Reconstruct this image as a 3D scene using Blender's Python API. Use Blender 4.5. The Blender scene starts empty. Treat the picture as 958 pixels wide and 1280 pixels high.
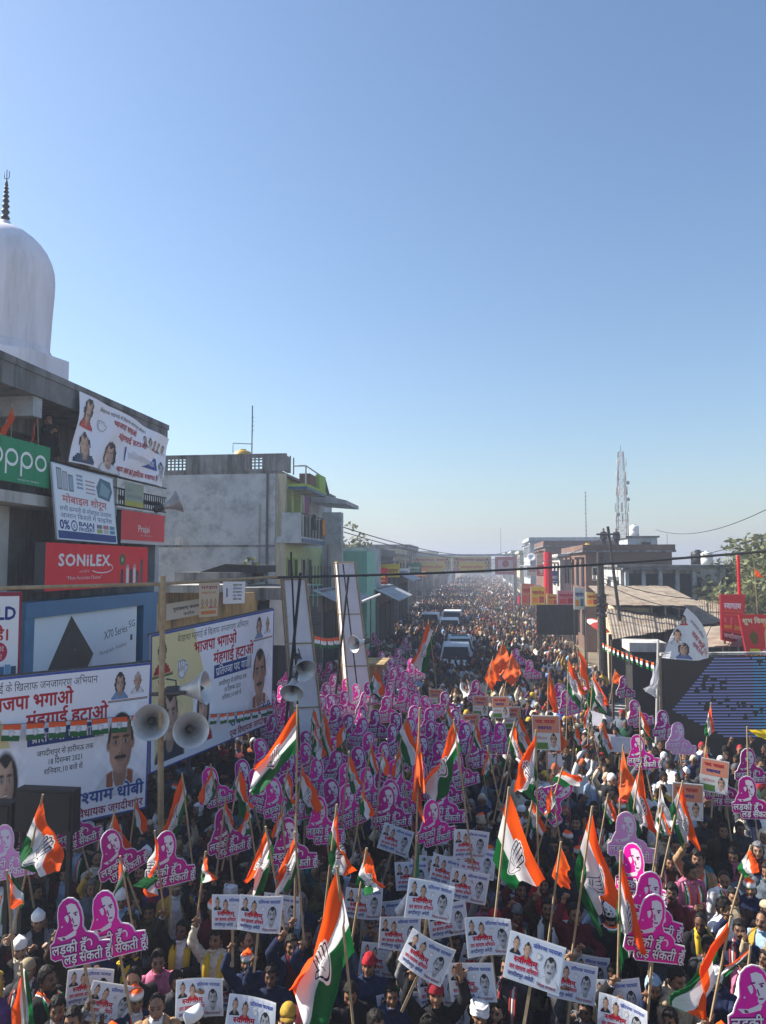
import bpy, bmesh, math, random
import numpy as np
from mathutils import Vector, Matrix, noise as mnoise
R = math.radians
SC = bpy.context.scene
COL = SC.collection
rnd = random.Random(11)

# ------------------------------------------------------------------ camera
H = 6.3
YAW, PITCH = R(7.46), R(4.02)
FPX = 924.0
FW = Vector((-math.sin(YAW) * math.cos(PITCH), math.cos(YAW) * math.cos(PITCH), math.sin(PITCH)))
RT = Vector((math.cos(YAW), math.sin(YAW), 0))
UP = RT.cross(FW)
CAM = Vector((0, 0, H))
cd = bpy.data.cameras.new('camera')
cam = bpy.data.objects.new('camera', cd)
COL.objects.link(cam)
cam.matrix_world = Matrix(((RT.x, UP.x, -FW.x, CAM.x), (RT.y, UP.y, -FW.y, CAM.y), (RT.z, UP.z, -FW.z, CAM.z), (0, 0, 0, 1)))
cd.sensor_fit = 'VERTICAL'
cd.sensor_height = 36
cd.lens = 36 * FPX / 1280
cd.clip_start = 0.1
cd.clip_end = 5000
SC.camera = cam

# ------------------------------------------------------------------ light
SUN_AZ, SUN_EL = R(79), R(38)        # azimuth counted to the left of the road's direction
sun_vec = Vector((-math.sin(SUN_AZ) * math.cos(SUN_EL), math.cos(SUN_AZ) * math.cos(SUN_EL), math.sin(SUN_EL)))
ld = bpy.data.lights.new('sun', 'SUN')
ld.energy = 3.9
ld.angle = R(0.5)
ld.color = (1.0, 0.93, 0.82)
sun = bpy.data.objects.new('sun', ld)
COL.objects.link(sun)
sun.location = (-30, 20, 60)
sun.rotation_euler = sun_vec.to_track_quat('Z', 'Y').to_euler()
w = bpy.data.worlds.new('World')
SC.world = w
w.use_nodes = True
nt = w.node_tree
bg = nt.nodes['Background']
sky = nt.nodes.new('ShaderNodeTexSky')
sky.sky_type = 'NISHITA'
sky.sun_disc = False
sky.sun_elevation = SUN_EL
sky.sun_rotation = -SUN_AZ
sky.altitude = 100
sky.air_density = 1.3
sky.dust_density = 0.9
sky.ozone_density = 5.0
nt.links.new(sky.outputs[0], bg.inputs[0])
bg.inputs[1].default_value = 0.057
SC.view_settings.view_transform = 'Standard'
SC.view_settings.look = 'None'
SC.view_settings.exposure = 1.6
SC.view_settings.gamma = 1.0
SC.view_settings.use_curve_mapping = False
SC.render.engine = 'CYCLES'
SC.cycles.use_denoising = True
try:
    SC.cycles.denoiser = 'OPENIMAGEDENOISE'
except Exception:
    pass
SC.cycles.max_bounces = 6
SC.cycles.diffuse_bounces = 3
SC.cycles.glossy_bounces = 2
SC.cycles.transmission_bounces = 3
SC.cycles.transparent_max_bounces = 6
SC.cycles.volume_bounces = 1
SC.cycles.volume_step_rate = 4
SC.cycles.volume_max_steps = 64

# ------------------------------------------------------------------ pixel -> place (photograph's pixels, 958 x 1280)
def ray(u, v):
    return RT * ((u - 479) / FPX) + UP * ((640 - v) / FPX) + FW
def cp(u, v, d):
    return CAM + ray(u, v) * d
def cz(u, v, z):
    r = ray(u, v); return CAM + r * ((z - H) / r.z)
def cx(u, v, X):
    r = ray(u, v); return CAM + r * (X / r.x)
def cy(u, v, Y):
    r = ray(u, v); return CAM + r * (Y / r.y)
def proj(p):
    q = Vector(p) - CAM
    d = q.dot(FW)
    return 479 + FPX * q.dot(RT) / d, 640 - FPX * q.dot(UP) / d, d

# ------------------------------------------------------------------ materials
def lin(c):
    return tuple((x / 12.92 if x <= 0.04045 else ((x + 0.055) / 1.055) ** 2.4) for x in c)
def rgb(r, g, b):
    return lin((r / 255, g / 255, b / 255))
MATS = {}
def newmat(name):
    m = bpy.data.materials.new(name); m.use_nodes = True
    MATS[name] = m
    n = m.node_tree.nodes
    return m, n, m.node_tree.links, n['Principled BSDF']
def surf(name, c1, c2=None, scale=4.0, rough=0.85, metal=0.0, bump=0.0, bscale=30, detail=6, stain=None, stain_scale=0.6, lo=.35, hi=.65, streak=False):
    """plain procedural surface: two tones mixed by noise, optional stains and bump"""
    if name in MATS: return MATS[name]
    m, n, L, b = newmat(name)
    b.inputs['Roughness'].default_value = rough
    b.inputs['Metallic'].default_value = metal
    b.inputs['Specular IOR Level'].default_value = 0.3
    tc = n.new('ShaderNodeTexCoord')
    c2 = c2 or tuple(x * 0.75 for x in c1)
    nz = n.new('ShaderNodeTexNoise'); nz.inputs['Scale'].default_value = scale; nz.inputs['Detail'].default_value = detail; nz.inputs['Roughness'].default_value = 0.65
    L.new(tc.outputs['Object'], nz.inputs['Vector'])
    rp = n.new('ShaderNodeValToRGB')
    rp.color_ramp.elements[0].position = lo; rp.color_ramp.elements[1].position = hi
    rp.color_ramp.elements[0].color = (*c1, 1); rp.color_ramp.elements[1].color = (*c2, 1)
    L.new(nz.outputs['Fac'], rp.inputs[0])
    out = rp.outputs[0]
    if stain:
        mp = n.new('ShaderNodeMapping')
        mp.inputs['Scale'].default_value = (1, 1, 0.12) if streak else (1, 1, 1)
        L.new(tc.outputs['Object'], mp.inputs[0])
        n2 = n.new('ShaderNodeTexNoise'); n2.inputs['Scale'].default_value = stain_scale; n2.inputs['Detail'].default_value = 8; n2.inputs['Roughness'].default_value = .7
        L.new(mp.outputs[0], n2.inputs['Vector'])
        r2 = n.new('ShaderNodeValToRGB'); r2.color_ramp.elements[0].position = .46; r2.color_ramp.elements[1].position = .62
        L.new(n2.outputs['Fac'], r2.inputs[0])
        mx = n.new('ShaderNodeMix'); mx.data_type = 'RGBA'
        L.new(r2.outputs[0], mx.inputs[0]); L.new(out, mx.inputs[6]); mx.inputs[7].default_value = (*stain, 1)
        out = mx.outputs[2]
    L.new(out, b.inputs['Base Color'])
    if bump:
        nb = n.new('ShaderNodeTexNoise'); nb.inputs['Scale'].default_value = bscale; nb.inputs['Detail'].default_value = 4
        L.new(tc.outputs['Object'], nb.inputs['Vector'])
        bp = n.new('ShaderNodeBump'); bp.inputs['Strength'].default_value = bump; bp.inputs['Distance'].default_value = .02
        L.new(nb.outputs['Fac'], bp.inputs['Height']); L.new(bp.outputs[0], b.inputs['Normal'])
    return m
def brickmat(name, c1, c2, mortar, scale=1.0):
    m, n, L, b = newmat(name)
    b.inputs['Roughness'].default_value = .9
    tc = n.new('ShaderNodeTexCoord'); ge = n.new('ShaderNodeNewGeometry')
    # pick the horizontal axis along the wall: x+y works on axis aligned walls
    sp = n.new('ShaderNodeSeparateXYZ'); L.new(tc.outputs['Object'], sp.inputs[0])
    ad = n.new('ShaderNodeMath'); ad.operation = 'ADD'; L.new(sp.outputs[0], ad.inputs[0]); L.new(sp.outputs[1], ad.inputs[1])
    cb = n.new('ShaderNodeCombineXYZ'); L.new(ad.outputs[0], cb.inputs[0]); L.new(sp.outputs[2], cb.inputs[1])
    br = n.new('ShaderNodeTexBrick'); L.new(cb.outputs[0], br.inputs['Vector'])
    br.inputs['Scale'].default_value = scale
    br.inputs['Brick Width'].default_value = .23; br.inputs['Row Height'].default_value = .08; br.inputs['Mortar Size'].default_value = .009
    br.inputs['Color1'].default_value = (*c1, 1); br.inputs['Color2'].default_value = (*c2, 1); br.inputs['Mortar'].default_value = (*mortar, 1)
    nz = n.new('ShaderNodeTexNoise'); nz.inputs['Scale'].default_value = .5; nz.inputs['Detail'].default_value = 8; L.new(tc.outputs['Object'], nz.inputs['Vector'])
    mx = n.new('ShaderNodeMix'); mx.data_type = 'RGBA'; mx.blend_type = 'MULTIPLY'; mx.inputs[0].default_value = .7
    L.new(br.outputs[0], mx.inputs[6]); L.new(nz.outputs['Fac'], mx.inputs[7]); L.new(mx.outputs[2], b.inputs['Base Color'])
    return m
def objcol(name, rough=.9, var=.25, transl=0.0, scale=18.0, bump=.25, weave=True):
    """cloth etc. whose colour is the object's own colour"""
    m, n, L, b = newmat(name)
    b.inputs['Roughness'].default_value = rough
    b.inputs['Specular IOR Level'].default_value = .15
    oi = n.new('ShaderNodeObjectInfo'); tc = n.new('ShaderNodeTexCoord')
    nz = n.new('ShaderNodeTexNoise'); nz.inputs['Scale'].default_value = scale; nz.inputs['Detail'].default_value = 5
    L.new(tc.outputs['Object'], nz.inputs['Vector'])
    mr = n.new('ShaderNodeMapRange'); mr.inputs[1].default_value = .3; mr.inputs[2].default_value = .7
    mr.inputs[3].default_value = 1 - var; mr.inputs[4].default_value = 1 + var
    L.new(nz.outputs['Fac'], mr.inputs[0])
    mx = n.new('ShaderNodeVectorMath'); mx.operation = 'SCALE'
    L.new(oi.outputs['Color'], mx.inputs[0]); L.new(mr.outputs[0], mx.inputs['Scale'])
    L.new(mx.outputs[0], b.inputs['Base Color'])
    if bump:
        bp = n.new('ShaderNodeBump'); bp.inputs['Strength'].default_value = bump; bp.inputs['Distance'].default_value = .02
        L.new(nz.outputs['Fac'], bp.inputs['Height']); L.new(bp.outputs[0], b.inputs['Normal'])
    return m
def vcol(name, rough=.6, transl=0.0, tint_obj=False, spec=.25, wrinkle=0.0):
    """surface coloured by the mesh's own colour attribute (print, crowd)"""
    m, n, L, b = newmat(name)
    b.inputs['Roughness'].default_value = rough
    b.inputs['Specular IOR Level'].default_value = spec
    at = n.new('ShaderNodeVertexColor'); at.layer_name = 'Col'
    out = at.outputs[0]
    if tint_obj:
        oi = n.new('ShaderNodeObjectInfo'); mx = n.new('ShaderNodeVectorMath'); mx.operation = 'MULTIPLY'
        L.new(out, mx.inputs[0]); L.new(oi.outputs['Color'], mx.inputs[1]); out = mx.outputs[0]
    L.new(out, b.inputs['Base Color'])
    if wrinkle:
        tc = n.new('ShaderNodeTexCoord'); nz = n.new('ShaderNodeTexNoise'); nz.inputs['Scale'].default_value = 2.2; nz.inputs['Detail'].default_value = 3
        L.new(tc.outputs['Object'], nz.inputs['Vector'])
        bp = n.new('ShaderNodeBump'); bp.inputs['Strength'].default_value = wrinkle; bp.inputs['Distance'].default_value = .05
        L.new(nz.outputs['Fac'], bp.inputs['Height']); L.new(bp.outputs[0], b.inputs['Normal'])
    if transl:
        tr = n.new('ShaderNodeBsdfTranslucent'); L.new(out, tr.inputs[0])
        ms = n.new('ShaderNodeMixShader'); ms.inputs[0].default_value = transl
        L.new(b.outputs[0], ms.inputs[1]); L.new(tr.outputs[0], ms.inputs[2])
        L.new(ms.outputs[0], n['Material Output'].inputs[0])
    return m

M_CLOTH = objcol('cloth')
M_SKIN = vcol('skin', rough=.5, tint_obj=True, spec=.35)
M_HAIR = objcol('hair', rough=.55, var=.4, scale=60, bump=.5)
M_PRINT = vcol('print', rough=.55, transl=0, wrinkle=.6)
M_CARD = vcol('card_print', rough=.5, transl=.15)
M_CROWD = vcol('crowd_cloth', rough=.85, spec=.15)
M_PLAIN = objcol('painted', rough=.6, var=.12, scale=5, bump=0)
M_CONC = surf('concrete_grey', (.47, .50, .52), (.38, .405, .43), scale=.9, stain=(.27, .29, .31), stain_scale=1.3, bump=.3, streak=False, detail=10)
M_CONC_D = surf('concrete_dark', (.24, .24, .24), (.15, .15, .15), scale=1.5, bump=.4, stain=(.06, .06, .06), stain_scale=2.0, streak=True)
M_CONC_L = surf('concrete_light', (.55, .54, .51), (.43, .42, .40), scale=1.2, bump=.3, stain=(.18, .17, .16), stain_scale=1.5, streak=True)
M_LIME = surf('limewash_white', (.82, .79, .86), (.73, .70, .78), scale=.8, bump=.15, rough=.9, stain=(.60, .575, .62), stain_scale=1.1, streak=True)
M_TAN = surf('tan_plaster', (.52, .37, .17), (.42, .29, .13), scale=1.5, bump=.2, stain=(.15, .11, .06), stain_scale=2.0, streak=True)
M_CREAM = surf('cream_plaster', (.55, .50, .36), (.46, .41, .29), scale=1.2, stain=(.25, .22, .17), stain_scale=1.4, streak=True)
M_LGREEN = surf('lime_green_paint', (.30, .46, .08), (.24, .38, .06), scale=2)
M_YGREEN = surf('pale_green_paint', (.50, .56, .27), (.42, .48, .22), scale=2)
M_MINT = surf('mint_paint', (.27, .55, .42), (.22, .47, .36), scale=2)
M_DBLUE = surf('blue_paint', (.03, .10, .20), (.02, .07, .15), scale=3, rough=.5)
M_SHOPBLUE = surf('shop_blue', (.05, .20, .36), (.04, .16, .3), scale=2, rough=.45)
M_BLACK = surf('black_metal', (.012, .012, .014), (.02, .02, .022), scale=6, rough=.5)
M_IRON = surf('grey_iron', (.10, .10, .10), (.06, .05, .045), scale=8, rough=.5, metal=.5)
M_ALU = surf('brushed_aluminium', (.66, .66, .65), (.52, .52, .51), scale=8, rough=.38, metal=.45)
M_WOOD = surf('bamboo_wood', (.40, .30, .18), (.29, .20, .11), scale=9, rough=.7)
M_DWOOD = surf('dark_wood', (.11, .075, .05), (.07, .045, .03), scale=6, rough=.8)
M_TIN = surf('rusty_tin', (.34, .29, .22), (.25, .20, .15), scale=1.3, rough=.7, stain=(.19, .13, .09), stain_scale=1.6)
M_SHUT = surf('shutter_grey', (.15, .155, .17), (.11, .115, .125), scale=2, rough=.6)
M_ROAD = surf('asphalt', (.055, .052, .05), (.04, .038, .036), scale=1.5, bump=.3, bscale=60)
M_DIRT = surf('dust_ground', (.20, .16, .11), (.15, .12, .085), scale=.4, bump=.3)
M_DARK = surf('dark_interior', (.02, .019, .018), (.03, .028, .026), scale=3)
M_BRICK = brickmat('brick_wall', (.24, .105, .065), (.18, .08, .05), (.20, .17, .14))
M_YTANK = surf('yellow_plastic', (.60, .38, .06), (.5, .3, .05), scale=3, rough=.5)
M_WTANK = surf('white_plastic', (.75, .75, .74), (.65, .65, .64), scale=3, rough=.5)
M_CARTON = surf('brown_board', (.28, .14, .06), (.22, .11, .05), scale=3)
M_GLASS = surf('dark_glass', (.015, .018, .022), (.02, .024, .03), scale=2, rough=.25)
M_GLASS.node_tree.nodes['Principled BSDF'].inputs['Specular IOR Level'].default_value = .12
M_WFAB = surf('white_fabric', (.80, .78, .84), (.70, .68, .75), scale=1.6, rough=.9, bump=.5, bscale=4)

# ------------------------------------------------------------------ mesh helpers
class MB:
    """collects shapes of one mesh object"""
    def __init__(s):
        s.v = []; s.f = []; s.mi = []; s.m = 0
    def add(s, vs, fs):
        o = len(s.v)
        s.v.extend([tuple(p) for p in vs]); s.f.extend([tuple(i + o for i in f) for f in fs]); s.mi.extend([s.m] * len(fs))
        return s
    def hexa(s, p):
        """p: four bottom corners (counter clockwise) then the four above"""
        return s.add(p, [(3, 2, 1, 0), (4, 5, 6, 7), (0, 1, 5, 4), (1, 2, 6, 5), (2, 3, 7, 6), (3, 0, 4, 7)])
    def box(s, x0, x1, y0, y1, z0, z1):
        return s.hexa([(x0, y0, z0), (x1, y0, z0), (x1, y1, z0), (x0, y1, z0), (x0, y0, z1), (x1, y0, z1), (x1, y1, z1), (x0, y1, z1)])
    def obox(s, c, X, Y, Z):
        """box from a centre and three half-axis vectors"""
        c = Vector(c); X = Vector(X); Y = Vector(Y); Z = Vector(Z)
        return s.hexa([c - X - Y - Z, c + X - Y - Z, c + X + Y - Z, c - X + Y - Z, c - X - Y + Z, c + X - Y + Z, c + X + Y + Z, c - X + Y + Z])
    def tube(s, pts, r, n=8, r1=None, cap=True):
        pts = [Vector(p) for p in pts]
        r1 = r if r1 is None else r1
        vs = []; fs = []
        prev = None
        for i, p in enumerate(pts):
            t = (pts[min(i + 1, len(pts) - 1)] - pts[max(i - 1, 0)]).normalized()
            a = prev if prev is not None else (Vector((0, 0, 1)) if abs(t.z) < .9 else Vector((1, 0, 0)))
            x = (a - t * a.dot(t)).normalized(); y = t.cross(x); prev = x
            rr = r + (r1 - r) * i / max(1, len(pts) - 1)
            for k in range(n):
                q = 2 * math.pi * k / n
                vs.append(p + x * (rr * math.cos(q)) + y * (rr * math.sin(q)))
        for i in range(len(pts) - 1):
            for k in range(n):
                fs.append((i * n + k, i * n + (k + 1) % n, (i + 1) * n + (k + 1) % n, (i + 1) * n + k))
        if cap:
            fs.append(tuple(range(n - 1, -1, -1))); fs.append(tuple((len(pts) - 1) * n + k for k in range(n)))
        return s.add(vs, fs)
    def lathe(s, prof, n=20, M=None):
        """prof: (r, z) list; axis z, moved by matrix M"""
        vs = []; fs = []
        for r, z in prof:
            for k in range(n):
                q = 2 * math.pi * k / n
                p = Vector((r * math.cos(q), r * math.sin(q), z))
                vs.append(M @ p if M else p)
        for i in range(len(prof) - 1):
            for k in range(n):
                fs.append((i * n + k, i * n + (k + 1) % n, (i + 1) * n + (k + 1) % n, (i + 1) * n + k))
        return s.add(vs, fs)
    def ball(s, c, rx, ry, rz, n=14, m=9, fn=None, M=None):
        vs = []; fs = []
        for j in range(m + 1):
            th = math.pi * j / m
            for k in range(n):
                q = 2 * math.pi * k / n
                d = Vector((math.sin(th) * math.cos(q), math.sin(th) * math.sin(q), math.cos(th)))
                p = fn(d) if fn else Vector((d.x * rx, d.y * ry, d.z * rz))
                p = p + Vector(c)
                vs.append(M @ p if M else p)
        for j in range(m):
            for k in range(n):
                fs.append((j * n + k, (j + 1) * n + k, (j + 1) * n + (k + 1) % n, j * n + (k + 1) % n))
        return s.add(vs, fs)
    def cone(s, p0, p1, r0, r1, n=12):
        return s.tube([p0, p1], r0, n, r1)
    def mesh(s, name, mats, smooth=False):
        me = bpy.data.meshes.new(name)
        me.from_pydata([tuple(p) for p in s.v], [], s.f)
        for m in (mats if isinstance(mats, (list, tuple)) else [mats]):
            me.materials.append(m)
        if any(s.mi): me.polygons.foreach_set('material_index', s.mi)
        if smooth: me.polygons.foreach_set('use_smooth', [True] * len(me.polygons))
        me.validate(); me.update()
        return me
    def build(s, name, mats, parent=None, smooth=False, origin=None):
        if origin is not None:
            o = Vector(origin); s.v = [tuple(Vector(p) - o) for p in s.v]
        ob = bpy.data.objects.new(name, s.mesh(name, mats, smooth))
        COL.objects.link(ob)
        if origin is not None: ob.location = origin
        if parent is not None:
            ob.parent = parent
            if origin is None and parent.type == 'EMPTY': ob.location = -parent.location
        return ob
def link(name, me, parent=None, loc=None):
    o = bpy.data.objects.new(name, me); COL.objects.link(o)
    if parent is not None: o.parent = parent
    if loc is not None: o.location = loc
    return o
def tag(o, label, cat, group=None):
    o['label'] = label; o['category'] = cat
    if group: o['group'] = group
    return o
def thing(name, loc, label, cat, group=None):
    o = bpy.data.objects.new(name, None); COL.objects.link(o)
    o.location = loc; o.empty_display_size = .3
    return tag(o, label, cat, group)
def kind(o, k):
    o['kind'] = k; return o

# ------------------------------------------------------------------ lettering: glyph outlines laid out here, with Devanagari joins
CH = "".join(chr(c) for c in range(0x901, 0x950)) + "".join(chr(c) for c in range(0x958, 0x970)) + "".join(chr(c) for c in range(33, 127)) + "\u20b9"
GL = {}
def load_glyphs():
    obs = {}
    for ch in CH + "W":
        for key in ((ch, ch), (ch + 'W', ch + 'W')):
            if key[0] in obs: continue
            c = bpy.data.curves.new('g', 'FONT'); c.body = key[1]; c.size = 1; c.resolution_u = 2
            o = bpy.data.objects.new('g', c); COL.objects.link(o); obs[key[0]] = o
    dg = bpy.context.evaluated_depsgraph_get(); dg.update()
    def grab(o):
        me = o.evaluated_get(dg).to_mesh()
        v = np.empty(len(me.vertices) * 3); me.vertices.foreach_get('co', v)
        f = [tuple(p.vertices) for p in me.polygons]
        o.evaluated_get(dg).to_mesh_clear()
        return v.reshape(-1, 3)[:, :2].copy(), f
    vI, fI = grab(obs['W']); i0 = vI[:, 0].max()
    for ch in CH:
        v, f = grab(obs[ch]); v2, f2 = grab(obs[ch + 'W'])
        adv = v2[:, 0].max() - i0
        GL[ch] = (v, f, float(adv))
    for o in obs.values():
        c = o.data; bpy.data.objects.remove(o); bpy.data.curves.remove(c)
load_glyphs()
def half(ch):
    k = ch + '~'
    if k in GL: return GL[k]
    v, f, a = GL[ch]
    cut = a - .2
    bm = bmesh.new()
    vs = [bm.verts.new((p[0], p[1], 0)) for p in v]
    for q in f:
        try: bm.faces.new([vs[i] for i in q])
        except Exception: pass
    bmesh.ops.bisect_plane(bm, geom=bm.verts[:] + bm.edges[:] + bm.faces[:], plane_co=(cut, 0, 0), plane_no=(1, 0, 0), clear_outer=True)
    bm.verts.index_update()
    GL[k] = (np.array([p.co[:2] for p in bm.verts]).reshape(-1, 2), [tuple(x.index for x in q.verts) for q in bm.faces], cut)
    bm.free()
    return GL[k]
def shape_text(s):
    """characters -> list of (verts, faces, advance): i-matra moved before its cluster, half forms and the subscript r built"""
    out = []; i = 0; cl = []
    def cons(c): return 0x915 <= ord(c) <= 0x939 or 0x958 <= ord(c) <= 0x95f
    while i < len(s):
        c = s[i]
        if cons(c):
            seq = []; j = i
            while True:
                ch = s[j]; j += 1
                nuk = j < len(s) and s[j] == '\u093c'
                if nuk: j += 1
                if j + 1 < len(s) and s[j] == '\u094d' and cons(s[j + 1]):
                    if s[j + 1] == '\u0930':
                        seq.append((ch, nuk, 'ra')); j += 2; break
                    seq.append((ch, nuk, 'half')); j += 1; continue
                seq.append((ch, nuk, '')); break
            if j < len(s) and s[j] == '\u093f':
                out.append(GL['\u093f']); j += 1
            for ch, nuk, fl in seq:
                g = half(ch) if fl == 'half' else GL[ch]
                if nuk: out.append((GL['\u093c'][0] + [g[2], 0], GL['\u093c'][1], 0))
                if fl == 'ra':
                    a = g[2]
                    q = np.array([(a - .2, .22), (a - .15, .17), (a - .40, -.02), (a - .45, .04)])
                    out.append((q, [(0, 3, 2, 1)], 0))
                out.append(g)
            i = j
        elif c == ' ':
            out.append((np.zeros((0, 2)), [], .26)); i += 1
        else:
            out.append(GL.get(c, (np.zeros((0, 2)), [], .3))); i += 1
    return out
def text_geo(s, track=0.0):
    x = 0.0; V = []; F = []; n = 0
    for v, f, a in shape_text(s):
        if len(v):
            V.append(v + [x, 0]); F += [tuple(i + n for i in q) for q in f]; n += len(v)
        x += a + (track if a else 0)
    return (np.concatenate(V) if V else np.zeros((0, 2))), F, x

class Print:
    """flat print: coloured polygons in sheet coordinates (0..1, 0..1; y up; ar = width / height), stacked in thin layers"""
    def __init__(s, ar): s.ar = ar; s.items = []; s.ly = 0
    def poly(s, pts, col, layer=None):
        s.items.append((np.array(pts, float), [tuple(range(len(pts)))], np.array([col]), s.ly if layer is None else layer)); return s
    def rect(s, x0, y0, x1, y1, col, layer=None):
        return s.poly([(x0, y0), (x1, y0), (x1, y1), (x0, y1)], col, layer)
    def disc(s, x, y, r, col, layer=None, n=20, sq=1.0):
        return s.poly([(x + r / s.ar * math.cos(2 * math.pi * k / n), y + r * sq * math.sin(2 * math.pi * k / n)) for k in range(n)], col, layer)
    def frame(s, x0, y0, x1, y1, t, col, layer=None):
        tx = t / s.ar
        s.rect(x0, y0, x1, y0 + t, col, layer); s.rect(x0, y1 - t, x1, y1, col, layer)
        s.rect(x0, y0 + t, x0 + tx, y1 - t, col, layer); s.rect(x1 - tx, y0 + t, x1, y1 - t, col, layer); return s
    def text(s, t, x, y, h, col, layer=None, w=None, align='l', bold=0.0, rot=0.0, slant=0.0, track=0.0):
        """h: letter size in sheet heights; w: fit to this width"""
        V, F, adv = text_geo(t, track)
        if not len(V): return s
        sx = h / s.ar if w is None else w / adv
        offs = [(0, 0)] if not bold else [(-bold, 0), (bold, 0), (0, bold), (0, -bold)]
        for q, (ox, oy) in enumerate(offs):
            P = V.copy(); P[:, 0] += slant * P[:, 1] + ox; P[:, 1] += oy
            P[:, 0] -= {'l': 0, 'c': adv / 2, 'r': adv}[align]
            P = P * [sx, h]
            if rot:
                c, sn = math.cos(rot), math.sin(rot)
                P = np.stack([P[:, 0] * c - P[:, 1] * sn / s.ar, P[:, 0] * sn * s.ar + P[:, 1] * c], 1)
            s.items.append((P + [x, y], F, np.array([col]), (s.ly if layer is None else layer) + q * .12))
        return s
    def grid(s, x0, y0, x1, y1, nx, ny, fn, layer=None):
        """fn(X, Y in -1..1) -> rgb (h, w, 3), alpha; a printed photograph"""
        X, Y = np.meshgrid(np.linspace(-1, 1, nx + 1), np.linspace(-1, 1, ny + 1))
        C, A = fn(X, Y)
        idx = np.arange((nx + 1) * (ny + 1)).reshape(ny + 1, nx + 1)
        keep = (A[:-1, :-1] + A[1:, :-1] + A[:-1, 1:] + A[1:, 1:]) > 1.6
        q = np.stack([idx[:-1, :-1], idx[:-1, 1:], idx[1:, 1:], idx[1:, :-1]], -1)[keep]
        used = np.unique(q); remap = -np.ones(idx.size, int); remap[used] = np.arange(len(used))
        P = np.stack([x0 + (X.ravel() + 1) / 2 * (x1 - x0), y0 + (Y.ravel() + 1) / 2 * (y1 - y0)], 1)[used]
        s.items.append((P, [tuple(remap[list(f)]) for f in q], C.reshape(-1, 3)[used], s.ly if layer is None else layer)); return s
    def mesh(s, name, fmap, normal, step=.0015, mat=None, extra=None):
        """fmap(P (n,2)) -> (n,3); extra: (verts, faces, colour) solid geometry under the print"""
        V = []; F = []; C = []; n = 0
        for P, f, c, ly in s.items:
            q = fmap(P) + np.array(normal) * (step * (ly + 1))
            V.append(q); F += [tuple(int(i) + n for i in g) for g in f]
            C.append(np.repeat(c, len(P), 0) if len(c) == 1 else c); n += len(P)
        for ev, ef, ec in (extra or []):
            ev = np.array(ev, float)
            V.append(ev); F += [tuple(i + n for i in g) for g in ef]; C.append(np.repeat(np.array([ec]), len(ev), 0)); n += len(ev)
        V = np.concatenate(V); C = np.concatenate(C)
        me = bpy.data.meshes.new(name)
        me.from_pydata(V.tolist(), [], F)
        ca = me.color_attributes.new('Col', 'FLOAT_COLOR', 'POINT')
        ca.data.foreach_set('color', np.concatenate([C, np.ones((len(C), 1))], 1).astype(np.float32).ravel())
        me.materials.append(mat or M_PRINT)
        me.update()
        return me
HEX = [(3, 2, 1, 0), (4, 5, 6, 7), (0, 1, 5, 4), (1, 2, 6, 5), (2, 3, 7, 6), (3, 0, 4, 7)]
def quad_map(tl, tr, br, bl):
    tl, tr, br, bl = [np.array(p, float) for p in (tl, tr, br, bl)]
    def fm(P):
        x = P[:, :1]; y = P[:, 1:2]
        return (bl * (1 - x) + br * x) * (1 - y) + (tl * (1 - x) + tr * x) * y
    nn = np.cross(br - bl, tl - bl); nn /= np.linalg.norm(nn)
    return fm, nn
def sheet(name, pr, tl, tr, br, bl, parent=None, th=.03, back=(.35, .35, .36), mat=None):
    """a real board with the print on its front"""
    tl, tr, br, bl = Vector(tl), Vector(tr), Vector(br), Vector(bl)
    pn_ = (tr - tl).cross(bl - tl)
    rb = br - CAM
    br = CAM + rb * ((tl - CAM).dot(pn_) / rb.dot(pn_))          # keep the board flat
    fm, nn = quad_map(tl, tr, br, bl)
    o = (np.array(tl) + np.array(tr) + np.array(br) + np.array(bl)) / 4
    f2 = lambda P: fm(P) - o
    c = f2(np.array([(0, 0), (1, 0), (1, 1), (0, 1)], float))
    ev = np.concatenate([c - nn * th, c - nn * .0005])
    me = pr.mesh(name, f2, nn, extra=[(ev, HEX, back)], mat=mat)
    ob = link(name, me, None, Vector(o))
    if parent is not None:
        ob.parent = parent; ob.location = Vector(o) - parent.location
    return ob

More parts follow.
